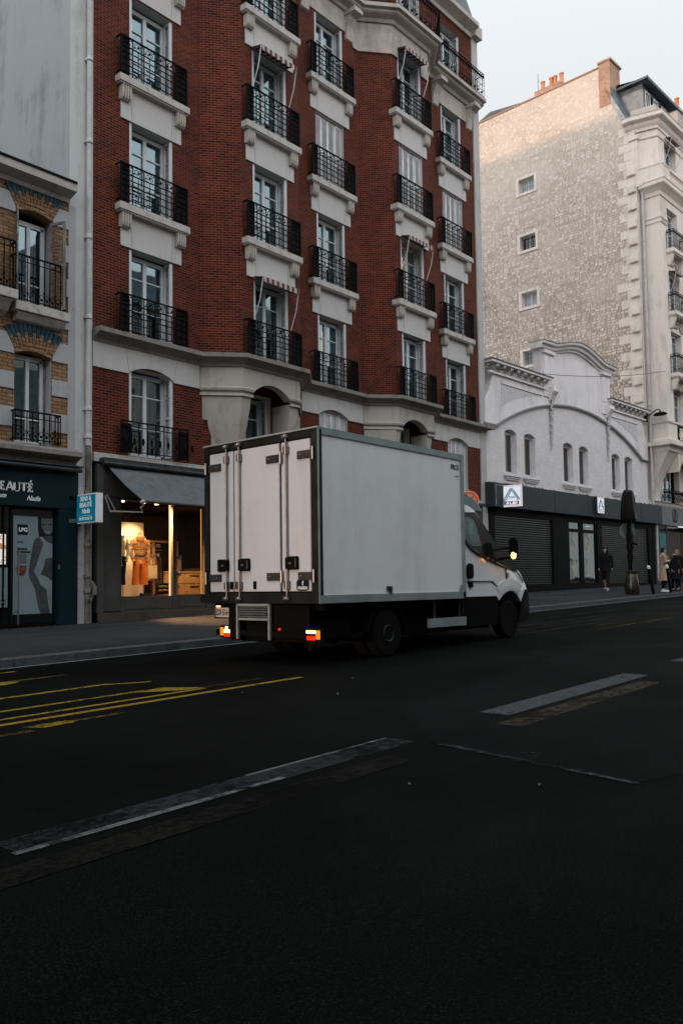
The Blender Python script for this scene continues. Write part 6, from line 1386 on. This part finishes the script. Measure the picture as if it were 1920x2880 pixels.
for z in rows+[22.9, 9.56]:
    c_ = []
    for cx in (17.05, 20.3):
        if z != 9.56 and z < 22:
            g = MB(); g.box(cx-.95, cx+.95, -1.42, -1.0, z-.22, z-.02); g.box(cx-.9, cx+.9, -1.36, -1.0, z-.28, z-.22); g.prism([(-1, z-.9), (-1.12, z-.85), (-1.3, z-.4), (-1.3, z-.28), (-1, z-.28)], 'x', cx-.85, cx-.6); g.prism([(-1, z-.9), (-1.12, z-.85), (-1.3, z-.4), (-1.3, z-.28), (-1, z-.28)], 'x', cx+.6, cx+.85); bl = build('balcony_slab', g, M['ashlar'], hb, bevel=.01)
            g = MB()
            for k in range(26): g.blob((cx-.6+1.2*random.random(), -1.03, z-.78+.42*random.random()), .06+.05*random.random(), (1.2, .7, 1), 6)
            build('carved_relief', g, M['ashlar_d'], bl)
        if z < 22 and z != 9.56:
            g = MB(); rail_run(g, [(cx-.88, -1.02), (cx-.88, -1.38), (cx+.88, -1.38), (cx+.88, -1.02)], z, 1.0, .12, .009); build('balcony_railing', g, M['iron_g'], hb)
cw = None
def bay_window(loc, h=2.3):
    f = MB(); casement(f, 1.36, h-.04, bars=(.5, .82), y=.27); w_ = build('window', f, M['white_paint'], hb, loc=loc)
    g = MB(); g.add([(-.6, .31, .05), (.6, .31, .05), (.6, .31, h-.1), (-.6, .31, h-.1)], [(0, 1, 2, 3)]); build('pane', g, M['glass'], w_)
    g = MB(); xs = [-.6+1.2*k/30 for k in range(31)]; g.add([(x, .42+.02*math.sin(k*1.7), zz) for zz in (.06, h-.1) for k, x in enumerate(xs)], [(k, k+1, 32+k, 31+k) for k in range(30)]); build('curtain', g, M['curtain'], w_)
    return w_
for z in rows:
    for cx in (17.05, 20.3):
        if cw: copy_part(cw, hb, (cx, -1.0, z))
        else: cw = bay_window((cx, -1.0, z))
lw = bay_window((17.05, -1.0, 9.56), 2.0); copy_part(lw, hb, (20.3, -1.0, 9.56)); copy_part(lw, hb, (17.1, -1.0, 22.9)); copy_part(lw, hb, (20.3, -1.0, 22.9)); aw_ = bay_window((18.1, 0, 5.52), 2.3)
b1 = make_blind(hb, (17.1, -1.0, 22.75)); b1.scale = (1.05, 1, 1); b2 = copy_part(b1, hb, (17.05, -1.0, rows[1]))
# brackets carrying the bay, arch between them
for (a, b, c_) in ((15.5, 16.9, -1), (20.2, 21.6, 1)):
    g = MB(); rr = []
    for k in range(11):
        q = k/10; z_ = 8.0-2.7*q; f_ = (1-q)**2.0
        xa, xb = (a+.35*(1-f_), b-.45*(1-f_)) if c_ < 0 else (a+.45*(1-f_), b-.35*(1-f_)); rr.append([(xa, .02, z_), (xa, -.02-.96*f_, z_), (xb, -.02-.96*f_, z_), (xb, .02, z_)])
    g.loft(rr); build('bay_bracket', g, M['ashlar'], hb, smooth=50)
g = MB(); ap = arch_pts(18.55, 1.75, 7.0, 1.0, 16); g.prism([(16.75, 7.0)]+ap+[(20.35, 7.0), (20.35, 8.02), (16.75, 8.02)], 'y', -1.0, -.1); build('bay_arch', g, M['ashlar'], hb)
g = MB(); rail_run(g, [(16.9, -.05), (16.9, -.3), (19.4, -.3), (19.4, -.05)], 5.52, .62, .12, .008); build('balcony_railing', g, M['iron'], hb)
cor('shop_band', [(15.6, 0), (26, 0)], [(0, 5.2), (.10, 5.2), (.14, 5.3), (.14, 5.42), (.2, 5.46), (0, 5.5)], M['limestone'])
# mansard roof, dormers
mb = MB(); mb.prism([(.1, 25.7), (.35, 25.9), (1.55, 28.9), (9, 30.0), (20, 26), (20, 25.7)], 'x', S0+.02, 26); build('mansard_roof', mb, M['slate'], hb)
g = MB(); g.prism([(.02, 25.66), (.60, 25.80), (1.62, 28.12), (1.62, 28.42), (.42, 25.98), (.02, 25.86)], 'x', S0-.03, S0+.30); build('gable_flashing', g, M['zinc'], hb)
def dorm(x0, x1):
    d = MB(); d.box(x0, x1, -.05, 2.5, 26.0, 28.0); dm = build('dormer', d, plain('dormer_render', (.26, .27, .28), .6, var=.2), hb)
    g = MB(); g.add([(x0-.3, -.5, 28.32), (x1+.3, -.5, 28.32), (x1+.3, 3.2, 28.9), (x0-.3, 3.2, 28.9)], [(0, 1, 2, 3)]); g.add([(x0-.3, -.5, 28.2), (x1+.3, -.5, 28.2), (x1+.3, 3.2, 28.78), (x0-.3, 3.2, 28.78)], [(0, 1, 2, 3)]); g.box(x0-.3, x1+.3, -.52, -.48, 28.18, 28.34); g.box(x0-.31, x0-.28, -.5, 3.2, 28.3, 28.42); g.prism([(-.05, 28.0), (2.5, 28.0), (2.5, 28.7), (-.05, 28.28)], 'x', x0, x1); build('dormer_roof', g, M['slate'], dm)
    g = MB(); 
    for q in range(3):
        a = x0+.25+(x1-x0-.3)*q/3; g.box(a, a+.08, -.10, -.05, 26.2, 28.0); g.box(a+.55, a+.63, -.10, -.05, 26.2, 28.0); g.box(a+.08, a+.55, -.10, -.05, 27.9, 28.0); g.box(a+.28, a+.34, -.10, -.05, 26.2, 27.9)
    build('window_frame', g, M['white_paint'], dm)
    g = MB(); g.box(x0+.2, x1-.2, -.065, -.052, 26.2, 27.95); build('pane', g, M['cabg'], dm)
dorm(16.1, 19.6)
g = MB(); g.box(21.6, 22.7, .2, 1.4, 27, 29.2); g.box(21.5, 22.8, .1, 1.5, 29.2, 29.35); c2 = build('chimney', g, M['limestone'], hb)
for q in (.4, 1.1): g = MB(); g.lathe([(.16, 0), (.13, .1), (.12, .75), (.16, .8), (.11, .85)], (22.1, q, 29.35), 10); build('chimney_pot', g, M['terracotta'], c2, smooth=40)
g = MB(); g.tube([(15.33, -.16, 5.25), (15.33, -.16, 22.55)], .075, 12)
for z in (6.5, 8.3, 10.4, 12.6, 14.8, 17.0, 19.2, 21.2): g.lathe([(.078, 0), (.095, .02), (.095, .07), (.078, .10)], (15.33, -.16, z), 12)
g.lathe([(.08, 0), (.15, .12), (.16, .3), (.001, .3)], (15.33, -.16, 22.5), 12)
solo('rain_pipe', g, M['pipe_w'], 'long white downpipe between the white building and the stone bay', 'drainpipe', (15.33, -.16, 5.25), 'A', smooth=40)
g = MB(); g.tube([(15.68, -.16, 1.4), (15.68, -.16, 4.24)], .06, 10); g.tube([(15.68, -.16, 1.42), (15.72, -.28, 1.28)], .06, 10)
for z in (2.0, 2.9, 3.7): g.lathe([(.062, 0), (.08, .02), (.08, .06), (.062, .08)], (15.68, -.16, z), 10)
solo('rain_pipe', g, M['pipe_w'], 'short pale pipe below the fascia at the right end of the supermarket', 'drainpipe', (15.68, -.16, 1.25), 'A', smooth=40)
# bakery
bk = thing('shopfront', 'grey bakery front with grain emblems on its fascia', 'shopfront', (19, 0, 1.15), 'A')
g = MB(); g.box(16.15, 26, -.12, .02, 4.25, 5.18); build('fascia', g, plain('grey_green_fascia', (.13, .145, .145), .5, var=.1), bk, bevel=.01)
g = MB(); g.box(16.15, 26, -.02, .1, .95, 4.25); build('glass_front', g, plain('dark_bakery_glass', (.012, .013, .013), .12, spec=.6, var=.3), bk)
g = MB(); g.box(16.25, 17.1, -.05, -.02, 1.3, 3.8); build('poster_panel', g, plain('teal_poster', (.06, .16, .19), .6, var=.2), bk)
for q_ in ((15.62, 16.2, -.06, .02, .9, 4.25), (17.15, 17.25, -.05, .0, 1.0, 4.25), (19.2, 19.25, -.04, .0, 1.0, 4.25)): g = MB(); g.box(*q_); build('frame', g, M['dark_fascia'], bk)
g = MB(); g.tube([(18.2, -.3, 4.20), (22, -.3, 4.20)], .035, 6); build('tube_light', g, emis('white_tube', (.95, 1, 1), .9), bk)
g = MB(); g.box(18.1, 24, -.9, -.1, 4.06, 4.12); build('folded_awning', g, M['black_paint'], bk)
def grain(cx, cz, r, circ):
    g = MB(); y_ = -.135
    if circ: g.ring((cx, y_, cz), r, .012, 20)
    pts = [(cx+.30*r*math.sin(2*math.pi*k/20)*1.0, y_, cz+.85*r*math.cos(2*math.pi*k/20)) for k in range(21)]; g.tube(pts, .011, 4)
    for k in range(5): z_ = cz-.55*r+.27*r*k; g.tube([(cx-.2*r, y_, z_), (cx, y_, z_+.12*r), (cx+.2*r, y_, z_+.05*r)], .010, 4)
    for s in (-1, 1): g.tube([(cx, y_, cz-1.1*r), (cx+s*.45*r, y_, cz-.95*r), (cx+s*1.0*r, y_, cz-.75*r), (cx+s*.5*r, y_, cz-1.15*r), (cx, y_, cz-1.15*r)], .010, 4)
    build('emblem', g, M['black_paint'], bk)
grain(18.2, 4.85, .34, True); grain(19.6, 4.75, .30, False); grain(21.0, 4.85, .34, True)

# wall street lamp
sl = thing('street_lamp', 'dark wall-mounted street lamp on a curved arm beside the white gable', 'lamp', (15.0, -.02, 9.8), 'A')
g = MB(); g.box(14.94, 15.18, -.10, .02, 9.58, 10.1); build('mounting_box', g, M['black_paint'], sl, bevel=.01)
g = MB(); g.tube([(15.06, -.08, 9.84), (15.1, -.3, 9.95), (15.1, -.5, 10.08), (15.12, -.62, 10.14), (15.12, -.74, 10.12), (15.12, -.78, 10.04)], .03, 8); g.blob((15.12, -.78, 10.0), .06); build('arm', g, M['black_paint'], sl, smooth=50)
g = MB(); g.loft([[(15.12+rx*math.cos(a), -.78+ry*math.sin(a), z) for a in [2*math.pi*k/16 for k in range(16)]] for z, rx, ry in ((9.98, .08, .12), (9.95, .16, .27), (9.87, .2, .36), (9.82, .19, .34), (9.80, .12, .24))]); lh = build('lamp_head', g, M['black_paint'], sl, smooth=50)

# ------------------------------------------------------------------ street furniture
def pz(x, y): return pav_z(x, y)
X, Y = 30.9, 12.5; z0 = pz(X, Y)
ts = thing('traffic_signal', 'traffic signal wrapped in black plastic, with a round sign seen from behind', 'signal', (X, Y, z0))
Z0 = z0
g = MB(); g.tube([(X, Y, Z0), (X, Y, Z0+3.4)], .075, 12); g.lathe([(.14, 0), (.14, .12), (.08, .18)], (X, Y, Z0), 12); build('pole', g, M['black_paint'], ts, smooth=40)
g = MB(); rr = []
for z, r_ in ((2.80, .02), (2.80, .375), (2.86, .385), (3.2, .34), (3.6, .29), (3.85, .245), (3.90, .20), (3.93, .02)):
    rr.append([(X+r_*1.0*math.cos(a)*(1+.05*math.sin(5*a+z*3)), Y+r_*.8*math.sin(a)*(1+.06*math.cos(4*a+z*5)), Z0+z+.03*math.sin(3*a)) for a in [2*math.pi*(k+.5)/8 for k in range(8)]])
M['bin_bag'] = plain('black_plastic_sheet', (.006, .005, .0045), .45, spec=.12, var=.3, bump=.8, bscale=9)
g.loft(rr); build('plastic_wrap', g, M['bin_bag'], ts, smooth=30)
g = MB(); rr = []
for z, r_ in ((1.2, .08), (1.4, .12), (1.6, .095), (1.75, .15), (2.0, .11), (2.15, .13), (2.4, .085)):
    rr.append([(X+.03+r_*math.cos(a)*(1+.15*math.sin(3*a+z*7)), Y+r_*math.sin(a)*(1+.12*math.cos(4*a+z*5)), Z0+z) for a in [2*math.pi*k/10 for k in range(10)]])
g.loft(rr); g.tube([(X+.05, Y-.1, Z0+1.95), (X+.22, Y-.2, Z0+1.88)], .05, 6); build('control_box_wrap', g, M['bin_bag'], ts, smooth=40)
g = MB(); g.lathe([(.31, -.012), (.31, .012), (.001, .012)], (0, 0, 0), 28, 'y'); g.add([(-.3, -.012, 0)], []); g.lathe([(.30, -.014), (.001, -.014)], (0, 0, 0), 28, 'y'); TT = Matrix.Translation((X, Y, Z0+2.38)) @ Matrix.Rotation(rad(-40), 4, 'Z') @ Matrix.Translation((-.02, .1, 0)); g.xf(TT); build('sign_disc', g, plain('sign_back_grey', (.30, .31, .31), .5, metal=.4, var=.2), ts)
g = MB(); g.box(.05, .22, -.10, .06, -.25, .28); g.xf(TT); build('repeater_box', g, plain('grey_box', (.10, .14, .13), .5), ts, bevel=.01)
X2, Y2 = 30.62, 12.35
g = MB(); zz = pz(X2, Y2)
rr = []
for z, r_ in ((0, .20), (.05, .255), (.25, .262), (.5, .24), (.72, .19), (.80, .165), (.86, .20), (.88, .19)):
    rr.append([(X2+r_*math.cos(a)*(1+.05*math.sin(7*a+z*6)), Y2+r_*math.sin(a)*(1+.06*math.cos(5*a+z*9)), zz+z) for a in [2*math.pi*k/20 for k in range(20)]])
g.loft(rr); lb = thing('litter_bag', 'dark crumpled rubbish bag standing against the foot of the wrapped signal', 'rubbish bag', (X2, Y2, zz)); build('bag', g, plain('shiny_brown_plastic', (.035, .024, .019), .22, var=.5, bump=1.0, bscale=11, spec=.7), lb, smooth=60)
g = MB(); g.ring((X2, Y2, zz+.87), .20, .014, 20, plane='xy'); build('bag_ring', g, M['dark_steel'], lb)
def bollard(x, y, lean, label):
    z = pz(x, y); t = thing('bollard', label, 'bollard', (x, y, z), local=True, group='slim bollards along the kerb'); Mx = Matrix.Rotation(rad(lean), 4, Vector((.66, -.75, 0)).cross(Vector((0, 0, 1))))
    g = MB(); g.lathe([(.055, 0), (.055, .94), (.04, .95)], (0, 0, 0), 12); g.xf(Mx); build('post', g, M['black_paint'], t, smooth=40)
    g = MB(); g.lathe([(.042, .95), (.062, .96), (.062, 1.0), (.045, 1.005), (.062, 1.01), (.062, 1.05), (.03, 1.08), (.001, 1.085)], (0, 0, 0), 12); g.xf(Mx); build('white_cap', g, plain('white_cap_paint', (.72, .72, .70), .5), t, smooth=40)
bollard(31.08, 11.72, 9, 'leaning black bollard with white cap to the left of the person in the beige coat'); bollard(32.85, 11.72, 7, 'leaning black bollard with white cap to the right of the person in the beige coat')
# no-parking sign behind the cab
X3, Y3 = 18.9, 11.95; z3 = pz(X3, Y3)
ns = thing('road_sign', 'round red and grey parking prohibition sign partly hidden behind the truck cab', 'sign', (X3, Y3, z3))
g = MB(); g.tube([(X3, Y3, z3), (X3, Y3, 3.75)], .03, 10); build('post', g, M['zinc'], ns, smooth=40)
TS = Matrix.Translation((X3-.04, Y3-.04, 3.46)) @ Matrix.Rotation(rad(-52), 4, 'Z')
SR = plain('sign_orange_red', (.72, .115, .03), .4, var=.04); SG = plain('sign_faded_blue', (.36, .35, .42), .4, var=.06); SW = plain('sign_white_rim', (.72, .66, .62), .4, var=.04)
g = MB(); g.lathe([(.255, .01), (.255, -.004), (.001, -.004)], (0, 0, 0), 32, 'y', 0); g.xf(TS); sdc = build('sign_disc', g, SW, ns)
g = MB(); g.lathe([(.243, -.004), (.243, -.008), (.001, -.008)], (0, 0, 0), 32, 'y'); g.xf(TS); build('red_disc', g, SR, sdc)
g = MB(); g.lathe([(.165, -.008), (.165, -.012), (.001, -.012)], (0, 0, 0), 32, 'y'); g.xf(TS); build('blue_disc', g, SG, sdc)
g = MB(); g.add([(-.14, -.016, .09), (-.09, -.016, .14), (.14, -.016, -.09), (.09, -.016, -.14)], [(0, 1, 2, 3)]); g.add([(.14, -.0165, .09), (.09, -.0165, .14), (-.14, -.0165, -.09), (-.09, -.0165, -.14)][0:4], [(0, 1, 2, 3)]); g.xf(TS); build('red_bar', g, SR, sdc)
g = MB(); g.box(-.12, .12, -.01, .01, -.60, -.34); g.xf(TS); build('plate', g, SW, ns)
g = MB(); g.box(-.115, .115, -.013, -.011, -.375, -.355); g.box(-.115, .115, -.013, -.011, -.585, -.565); g.box(-.115, -.10, -.013, -.011, -.585, -.355); g.box(.10, .115, -.013, -.011, -.585, -.355); g.xf(TS); build('plate_border', g, M['black_paint'], ns)
# overhead wire across the gable
g = MB(); P0_ = Vector(AW((.2, -.1, 9.7))); P1_ = Vector(AW((20, -1.2, 13.3))); g.tube([P0_+(P1_-P0_)*t+Vector((0, 0, -.5*math.sin(math.pi*t))) for t in [k/14 for k in range(15)]], .012, 4); solo('overhead_cable', g, M['iron'], 'thin cable strung across the white gable to the stone bay', 'cable', tuple(P0_))
# ------------------------------------------------------------------ people
def skin_mesh(verts, edges, radii, sub=2):
    me = bpy.data.meshes.new('s'); me.from_pydata(verts, edges, []); o = bpy.data.objects.new('s', me); S.collection.objects.link(o)
    md = o.modifiers.new('k', 'SKIN'); md.use_smooth_shade = True
    sl_ = me.skin_vertices[0].data
    for i, r in enumerate(radii): sl_[i].radius = (r, r) if not hasattr(r, '__len__') else r
    sl_[0].use_root = True
    o.modifiers.new('u', 'SUBSURF').levels = sub
    dg = bpy.context.evaluated_depsgraph_get(); dg.update(); m2 = o.evaluated_get(dg).to_mesh()
    vs = [v.co.copy() for v in m2.vertices]; fs = [tuple(p.vertices) for p in m2.polygons]; bpy.data.objects.remove(o); return vs, fs
def hand(g, w, d, side, curl=.6):
    """palm, five separate bent fingers; w wrist, d direction of the fingers"""
    w = Vector(w); d = Vector(d).normalized(); a = d.cross(Vector((0, 1, 0))); a = (a if a.length > .2 else d.cross(Vector((1, 0, 0)))).normalized(); b = a.cross(d)
    g.loft([[w+d*q+a*x*ww+b*y*.013 for x, y in ((-1, -1), (1, -1), (1, 1), (-1, 1))] for q, ww in ((0, .022), (.04, .036), (.085, .038))])
    for k, ln in enumerate((.062, .075, .08, .07)):
        r0_ = w+d*.08+a*(.030-.020*k)*side; m1 = r0_+d*ln*.5+b*ln*.15*curl; m2 = m1+(d*(1-curl*.7)+b*curl).normalized()*ln*.35; m3 = m2+(d*(1-curl)+b*curl*1.2).normalized()*ln*.3
        g.tube([r0_, m1, m2, m3], [.009, .0085, .008, .006], 6)
    t0 = w+d*.025-a*.030*side*-1; g.tube([t0, t0+(d*.6+a*side).normalized()*.035, t0+(d*.9+a*side*.5).normalized()*.065+b*.01], [.011, .010, .008], 6)
def person(label, loc, rz, h=1.74, coat=None, trousers=None, hair=None, shoes=None, skinc=(.42, .26, .19), stride=.0, coat_len=.95, arms='down', hairlen=0, lean=0, hood=False, bag=False, group=None):
    t = thing('person', label, 'person', loc, rz=rz, local=True, group=group); k = h/1.74
    # joints; x = forward, y = left
    J = {'pel': (0, 0, .94), 'w': (.005, 0, 1.10), 'ch': (0, 0, 1.30), 'nk': (.0, 0, 1.48), 'hb': (.015, 0, 1.56), 'ht': (.02, 0, 1.66)}
    V = [J['pel'], J['w'], J['ch'], J['nk'], J['hb'], J['ht']]; E_ = [(0, 1), (1, 2), (2, 3), (3, 4), (4, 5)]; Rr = [(.135, .115), (.12, .10), (.145, .11), .062, .075, .082]
    hands = []
    for s in (-1, 1):
        f = stride*s; b0 = len(V)
        V += [(0, .09*s, .90), (.02+f*.5, .095*s, .50), (f-.02-(.05 if f < 0 else 0), .095*s, .10 if f >= 0 else .15), (f+.12, .105*s, .045)]; E_ += [(0, b0), (b0, b0+1), (b0+1, b0+2), (b0+2, b0+3)]; Rr += [.095, .062, .042, .032]
        a0 = len(V)
        if arms == 'down': A = [(0, .19*s, 1.42), (-.03-f*.25, .23*s, 1.16), (.04-f*.5, .23*s, .92)]; hd = (.05-f*.1, 0, -.1)
        elif arms == 'fold': A = [(0, .19*s, 1.42), (.0, .24*s, 1.16), (.20, .10*s, 1.20)]; hd = (.03, -.1*s, .02)
        else: A = [(0, .19*s, 1.42), (.03, .24*s, 1.15), (.14, .17*s, .98)]; hd = (.06, -.03*s, -.06)
        V += A; E_ += [(2, a0), (a0, a0+1), (a0+1, a0+2)]; Rr += [.068, .05, .036]; hands.append((A[2], hd, s))
    vs, fs = skin_mesh([Vector(v)*k for v in V], E_, [(r[0]*k, r[1]*k) if hasattr(r, '__len__') else r*k for r in Rr])
    g = MB(); g.add(vs, fs)
    # head with face
    hc = Vector((.03, 0, 1.625))*k; n = 14; prof_ = [(-.125, .035, .03), (-.10, .055, .045), (-.06, .072, .06), (0, .088, .072), (.05, .088, .072), (.09, .065, .055), (.112, .02, .02)]
    g.loft([[(hc.x+rx*k*math.cos(a)+(.012 if z < -.08 else 0), hc.y+ry*k*math.sin(a), hc.z+z*k) for a in [2*math.pi*q/n for q in range(n)]] for z, rx, ry in prof_])
    g.prism([(hc.x+.085*k, hc.z+.01*k), (hc.x+.112*k, hc.z-.028*k), (hc.x+.082*k, hc.z-.036*k)], 'y', -.012*k, .012*k)
    for s in (-1, 1): g.blob((hc.x, s*.072*k, hc.z-.01*k), .022*k, (.8, .4, 1.3), 8)
    for w_, hd, s in hands: hand(g, Vector(w_)*k, hd, s)
    body = build('body', g, plain('skin', skinc, .6, var=.1), t, smooth=70)
    g = MB()
    for s in (-1, 1): g.blob((hc.x+.080*k, s*.028*k, hc.z+.012*k), .008*k, (.6, 1.3, .7), 6)
    g.box(hc.x+.080*k, hc.x+.087*k, -.018*k, .018*k, hc.z-.062*k, hc.z-.055*k); build('face_features', g, plain('dark_features', (.05, .02, .02), .5), t)
    hr = MB(); top = [( .06, .078, .070), (.09, .078, .068), (.115, .05, .045), (.128, .015, .015)]
    hr.loft([[(hc.x-.012*k+rx*k*1.12*math.cos(a), ry*k*1.15*math.sin(a), hc.z+z*k) for a in [2*math.pi*q/n for q in range(n)]] for z, rx, ry in ((.035, .088, .078),)+tuple(top)])
    hr.loft([[(hc.x-.03*k+rx*k*math.cos(a), ry*k*math.sin(a), hc.z+z*k) for a in [math.pi*(.42+1.16*q/10) for q in range(11)]]+[(hc.x-.02*k, 0, hc.z+z*k)] for z, rx, ry in ((-.09-hairlen, .06+hairlen*.12, .06+hairlen*.1), (-.05, .085, .078), (.0, .092, .084), (.06, .085, .082), (.1, .05, .05))])
    build('hair', hr, plain('hair', hair or (.012, .009, .008), .6, var=.2, scale=20), t, smooth=60)
    def limb_cloth(name, pts, rs, mat, n_=12):
        g = MB(); g.tube([Vector(p)*k for p in pts], [r*k for r in rs], n_); return g
    g = MB()
    for s in (-1, 1):
        f = stride*s; g.tube([Vector(p)*k for p in ((0, .075*s, .98), (0, .09*s, .88), (.02+f*.5, .095*s, .50), (f-.02-(.05 if f < 0 else 0), .095*s, .13 if f >= 0 else .18))], [.10*k, .105*k, .076*k, .060*k], 12)
    build('trousers', g, plain('trouser_cloth', trousers or (.012, .012, .014), .9, var=.2), t, smooth=60)
    g = MB(); ring_ = lambda z, rx, ry, dx=0: [((dx+rx*math.cos(a)*(1+.03*math.sin(6*a)))*k, ry*math.sin(a)*(1+.03*math.cos(5*a))*k, z*k) for a in [2*math.pi*q/18 for q in range(18)]]
    zb = 1.42-coat_len; rr = [(zb, .17+.05*(coat_len > .8), .235), (zb+(.95-zb)*.5 if zb < .95 else zb+.02, .165, .215), (1.0, .145, .185), (1.12, .135, .175), (1.3, .15, .20), (1.40, .135, .205), (1.46, .10, .15), (1.50, .075, .085), (1.54, .07, .075)]
    g.loft([ring_(z, rx, ry) for z, rx, ry in rr])
    for s in (-1, 1):
        f = stride*s; w_ = hands[(s+1)//2][0]; a = V[6+(s+1)//2*7+4:6+(s+1)//2*7+7]; g.tube([Vector((0, .14*s, 1.43))*k]+[Vector(p)*k for p in a], [.075*k, .082*k, .066*k, .052*k], 12)
    if coat_len > .8:
        g.prism([(.145, 1.46), (.185, 1.34), (.17, 1.20), (.15, 1.3)], 'y', -.09*k, .09*k)
    build('coat' if coat_len > .7 else 'jacket', g, coat, t, smooth=60)
    if coat_len > .8: g = MB(); g.loft([ring_(z, .150, .192) for z in (1.04, 1.09)]); build('belt', g, coat, t, smooth=60)
    if hood: g = MB(); g.loft([ring_(z, rx, ry, -.02) for z, rx, ry in ((1.48, .10, .11), (1.56, .12, .115), (1.66, .125, .105), (1.74, .10, .085), (1.78, .03, .03))]); build('hood', g, coat, t, smooth=60)
    g = MB()
    for s in (-1, 1):
        f = stride*s; x0 = f-.02-(.05 if f < 0 else 0); zz = 0 if f >= 0 else .06
        g.loft([[((x0+dx)*k, (.095*s+sy*wd)*k, (zz+z)*k) for dx, sy in ((-.085, -.6), (.02, -1), (.12, -1), (.185, -.55), (.185, .55), (.12, 1), (.02, 1), (-.085, .6))] for z, wd in ((0, .042), (.035, .046), (.062, .036))]); g.tube([((x0-.02)*k, .095*s*k, (zz+.05)*k), ((x0-.02)*k, .095*s*k, (zz+.12)*k)], .045*k, 10)
    build('shoes', g, shoes or M['black_paint'], t, smooth=50)
    if bag: g = MB(); g.box(-.10, .10, .25, .33, .62, .86); g.tube([(-.07, .29, .86), (0, .29, .98), (.07, .29, .86)], .01, 5); build('handbag', g, M['black_paint'], t, bevel=.02)
    return t
blk = plain('black_wool', (.008, .008, .009), .9, var=.3)
X, Y = 33.6, 12.25
person('person in a long beige trench coat and white trainers standing on the pavement', (X, Y, pz(X, Y)), rad(-58), 1.76, plain('beige_trench', (.40, .29, .21), .85, var=.15, scale=8), hair=(.01, .008, .007), shoes=plain('white_trainer', (.78, .78, .78), .5), arms='fold', coat_len=.98, skinc=(.40, .27, .2))
X, Y = 33.75, 14.7
person('person all in black walking past the right-hand roller shutter', (X, Y, pz(X, Y)), rad(190), 1.80, blk, shoes=plain('black_white_trainer', (.25, .25, .25), .5, var=1.2, scale=25), stride=.20, coat_len=.62, hood=True)
X, Y = 34.55, 12.15
person('blond person in a black coat bending forward at the right edge of the view', (X, Y, pz(X, Y)), rad(-150), 1.50, plain('black_coat', (.010, .010, .011), .9, var=.3), hair=(.42, .30, .18), arms='low', coat_len=.85, hairlen=.05)
X, Y = 35.35, 12.3
person('red-haired person in dark clothes half cut by the right edge', (X, Y, pz(X, Y)), rad(170), 1.68, plain('dark_coat', (.012, .011, .011), .9, var=.3), hair=(.30, .10, .03), arms='down', coat_len=.8, hairlen=.12, stride=.1, skinc=(.45, .22, .14))
pA_ = AW((7.72, .45, 1.13))
person('dark-clothed person standing inside the lit supermarket entrance', pA_, rad(200), 1.75, plain('guard_coat', (.010, .011, .014), .8, var=.2), hair=(.01, .01, .01), arms='low', coat_len=.7, skinc=(.35, .2, .12))

# ------------------------------------------------------------------ the other side of the street, behind the camera (seen only in reflections; it shades the road)
def opposite(x0, x1, y0, y1, h, label, z=.4):
    t = thing('apartment_building', label, 'building', ((x0+x1)/2, y0, z)); g = MB(); n = int((x1-x0)/3); hs_ = []
    L_ = x1-x0
    for i in range(n):
        for j in range(int((h-5)/3.2)+1): a = L_*(i+.5)/n; hs_.append((a-.6, a+.6, 1.2+3.3*j+z, 3.4+3.3*j+z))
    wall(g, (x1, y0), (x0, y0), z-.6, h, [q for q in hs_ if q[3] < h-.4], 0, .25, 0)
    g.box(x0, x1, y1, y0-.26, z-.6, h); build('wall', g, M['blank'], t)
    g = MB(); g.prism([(y0+.3, h), (y0-1.5, h+3), (y1+1, h+3), (y1, h)], 'x', x0, x1); build('roof', g, M['slate'], t)
opposite(-60, -22, -7, -18, 22, 'pale apartment block across the street, far behind the camera')
opposite(-21.9, 3, -7, -18, 22, 'pale apartment block across the street, directly behind the camera')
opposite(3.1, 25, -9, -20, 11, 'pale apartment block across the street, to the right behind the camera')
opposite(25.1, 42, -9, -20, 19, 'pale apartment block across the street, facing the supermarket')
opposite(42.1, 150, -12, -20, 9, 'pale apartment block across the street, at the far right')
g = thing('apartment_building', 'row of apartment houses on the near side street end, left of the yellow brick building', 'building', (-20, 17, .4))
mb = MB(); mb.box(-44, -2.05, 17, 28, -.4, 20); build('wall', mb, M['blank'], g)
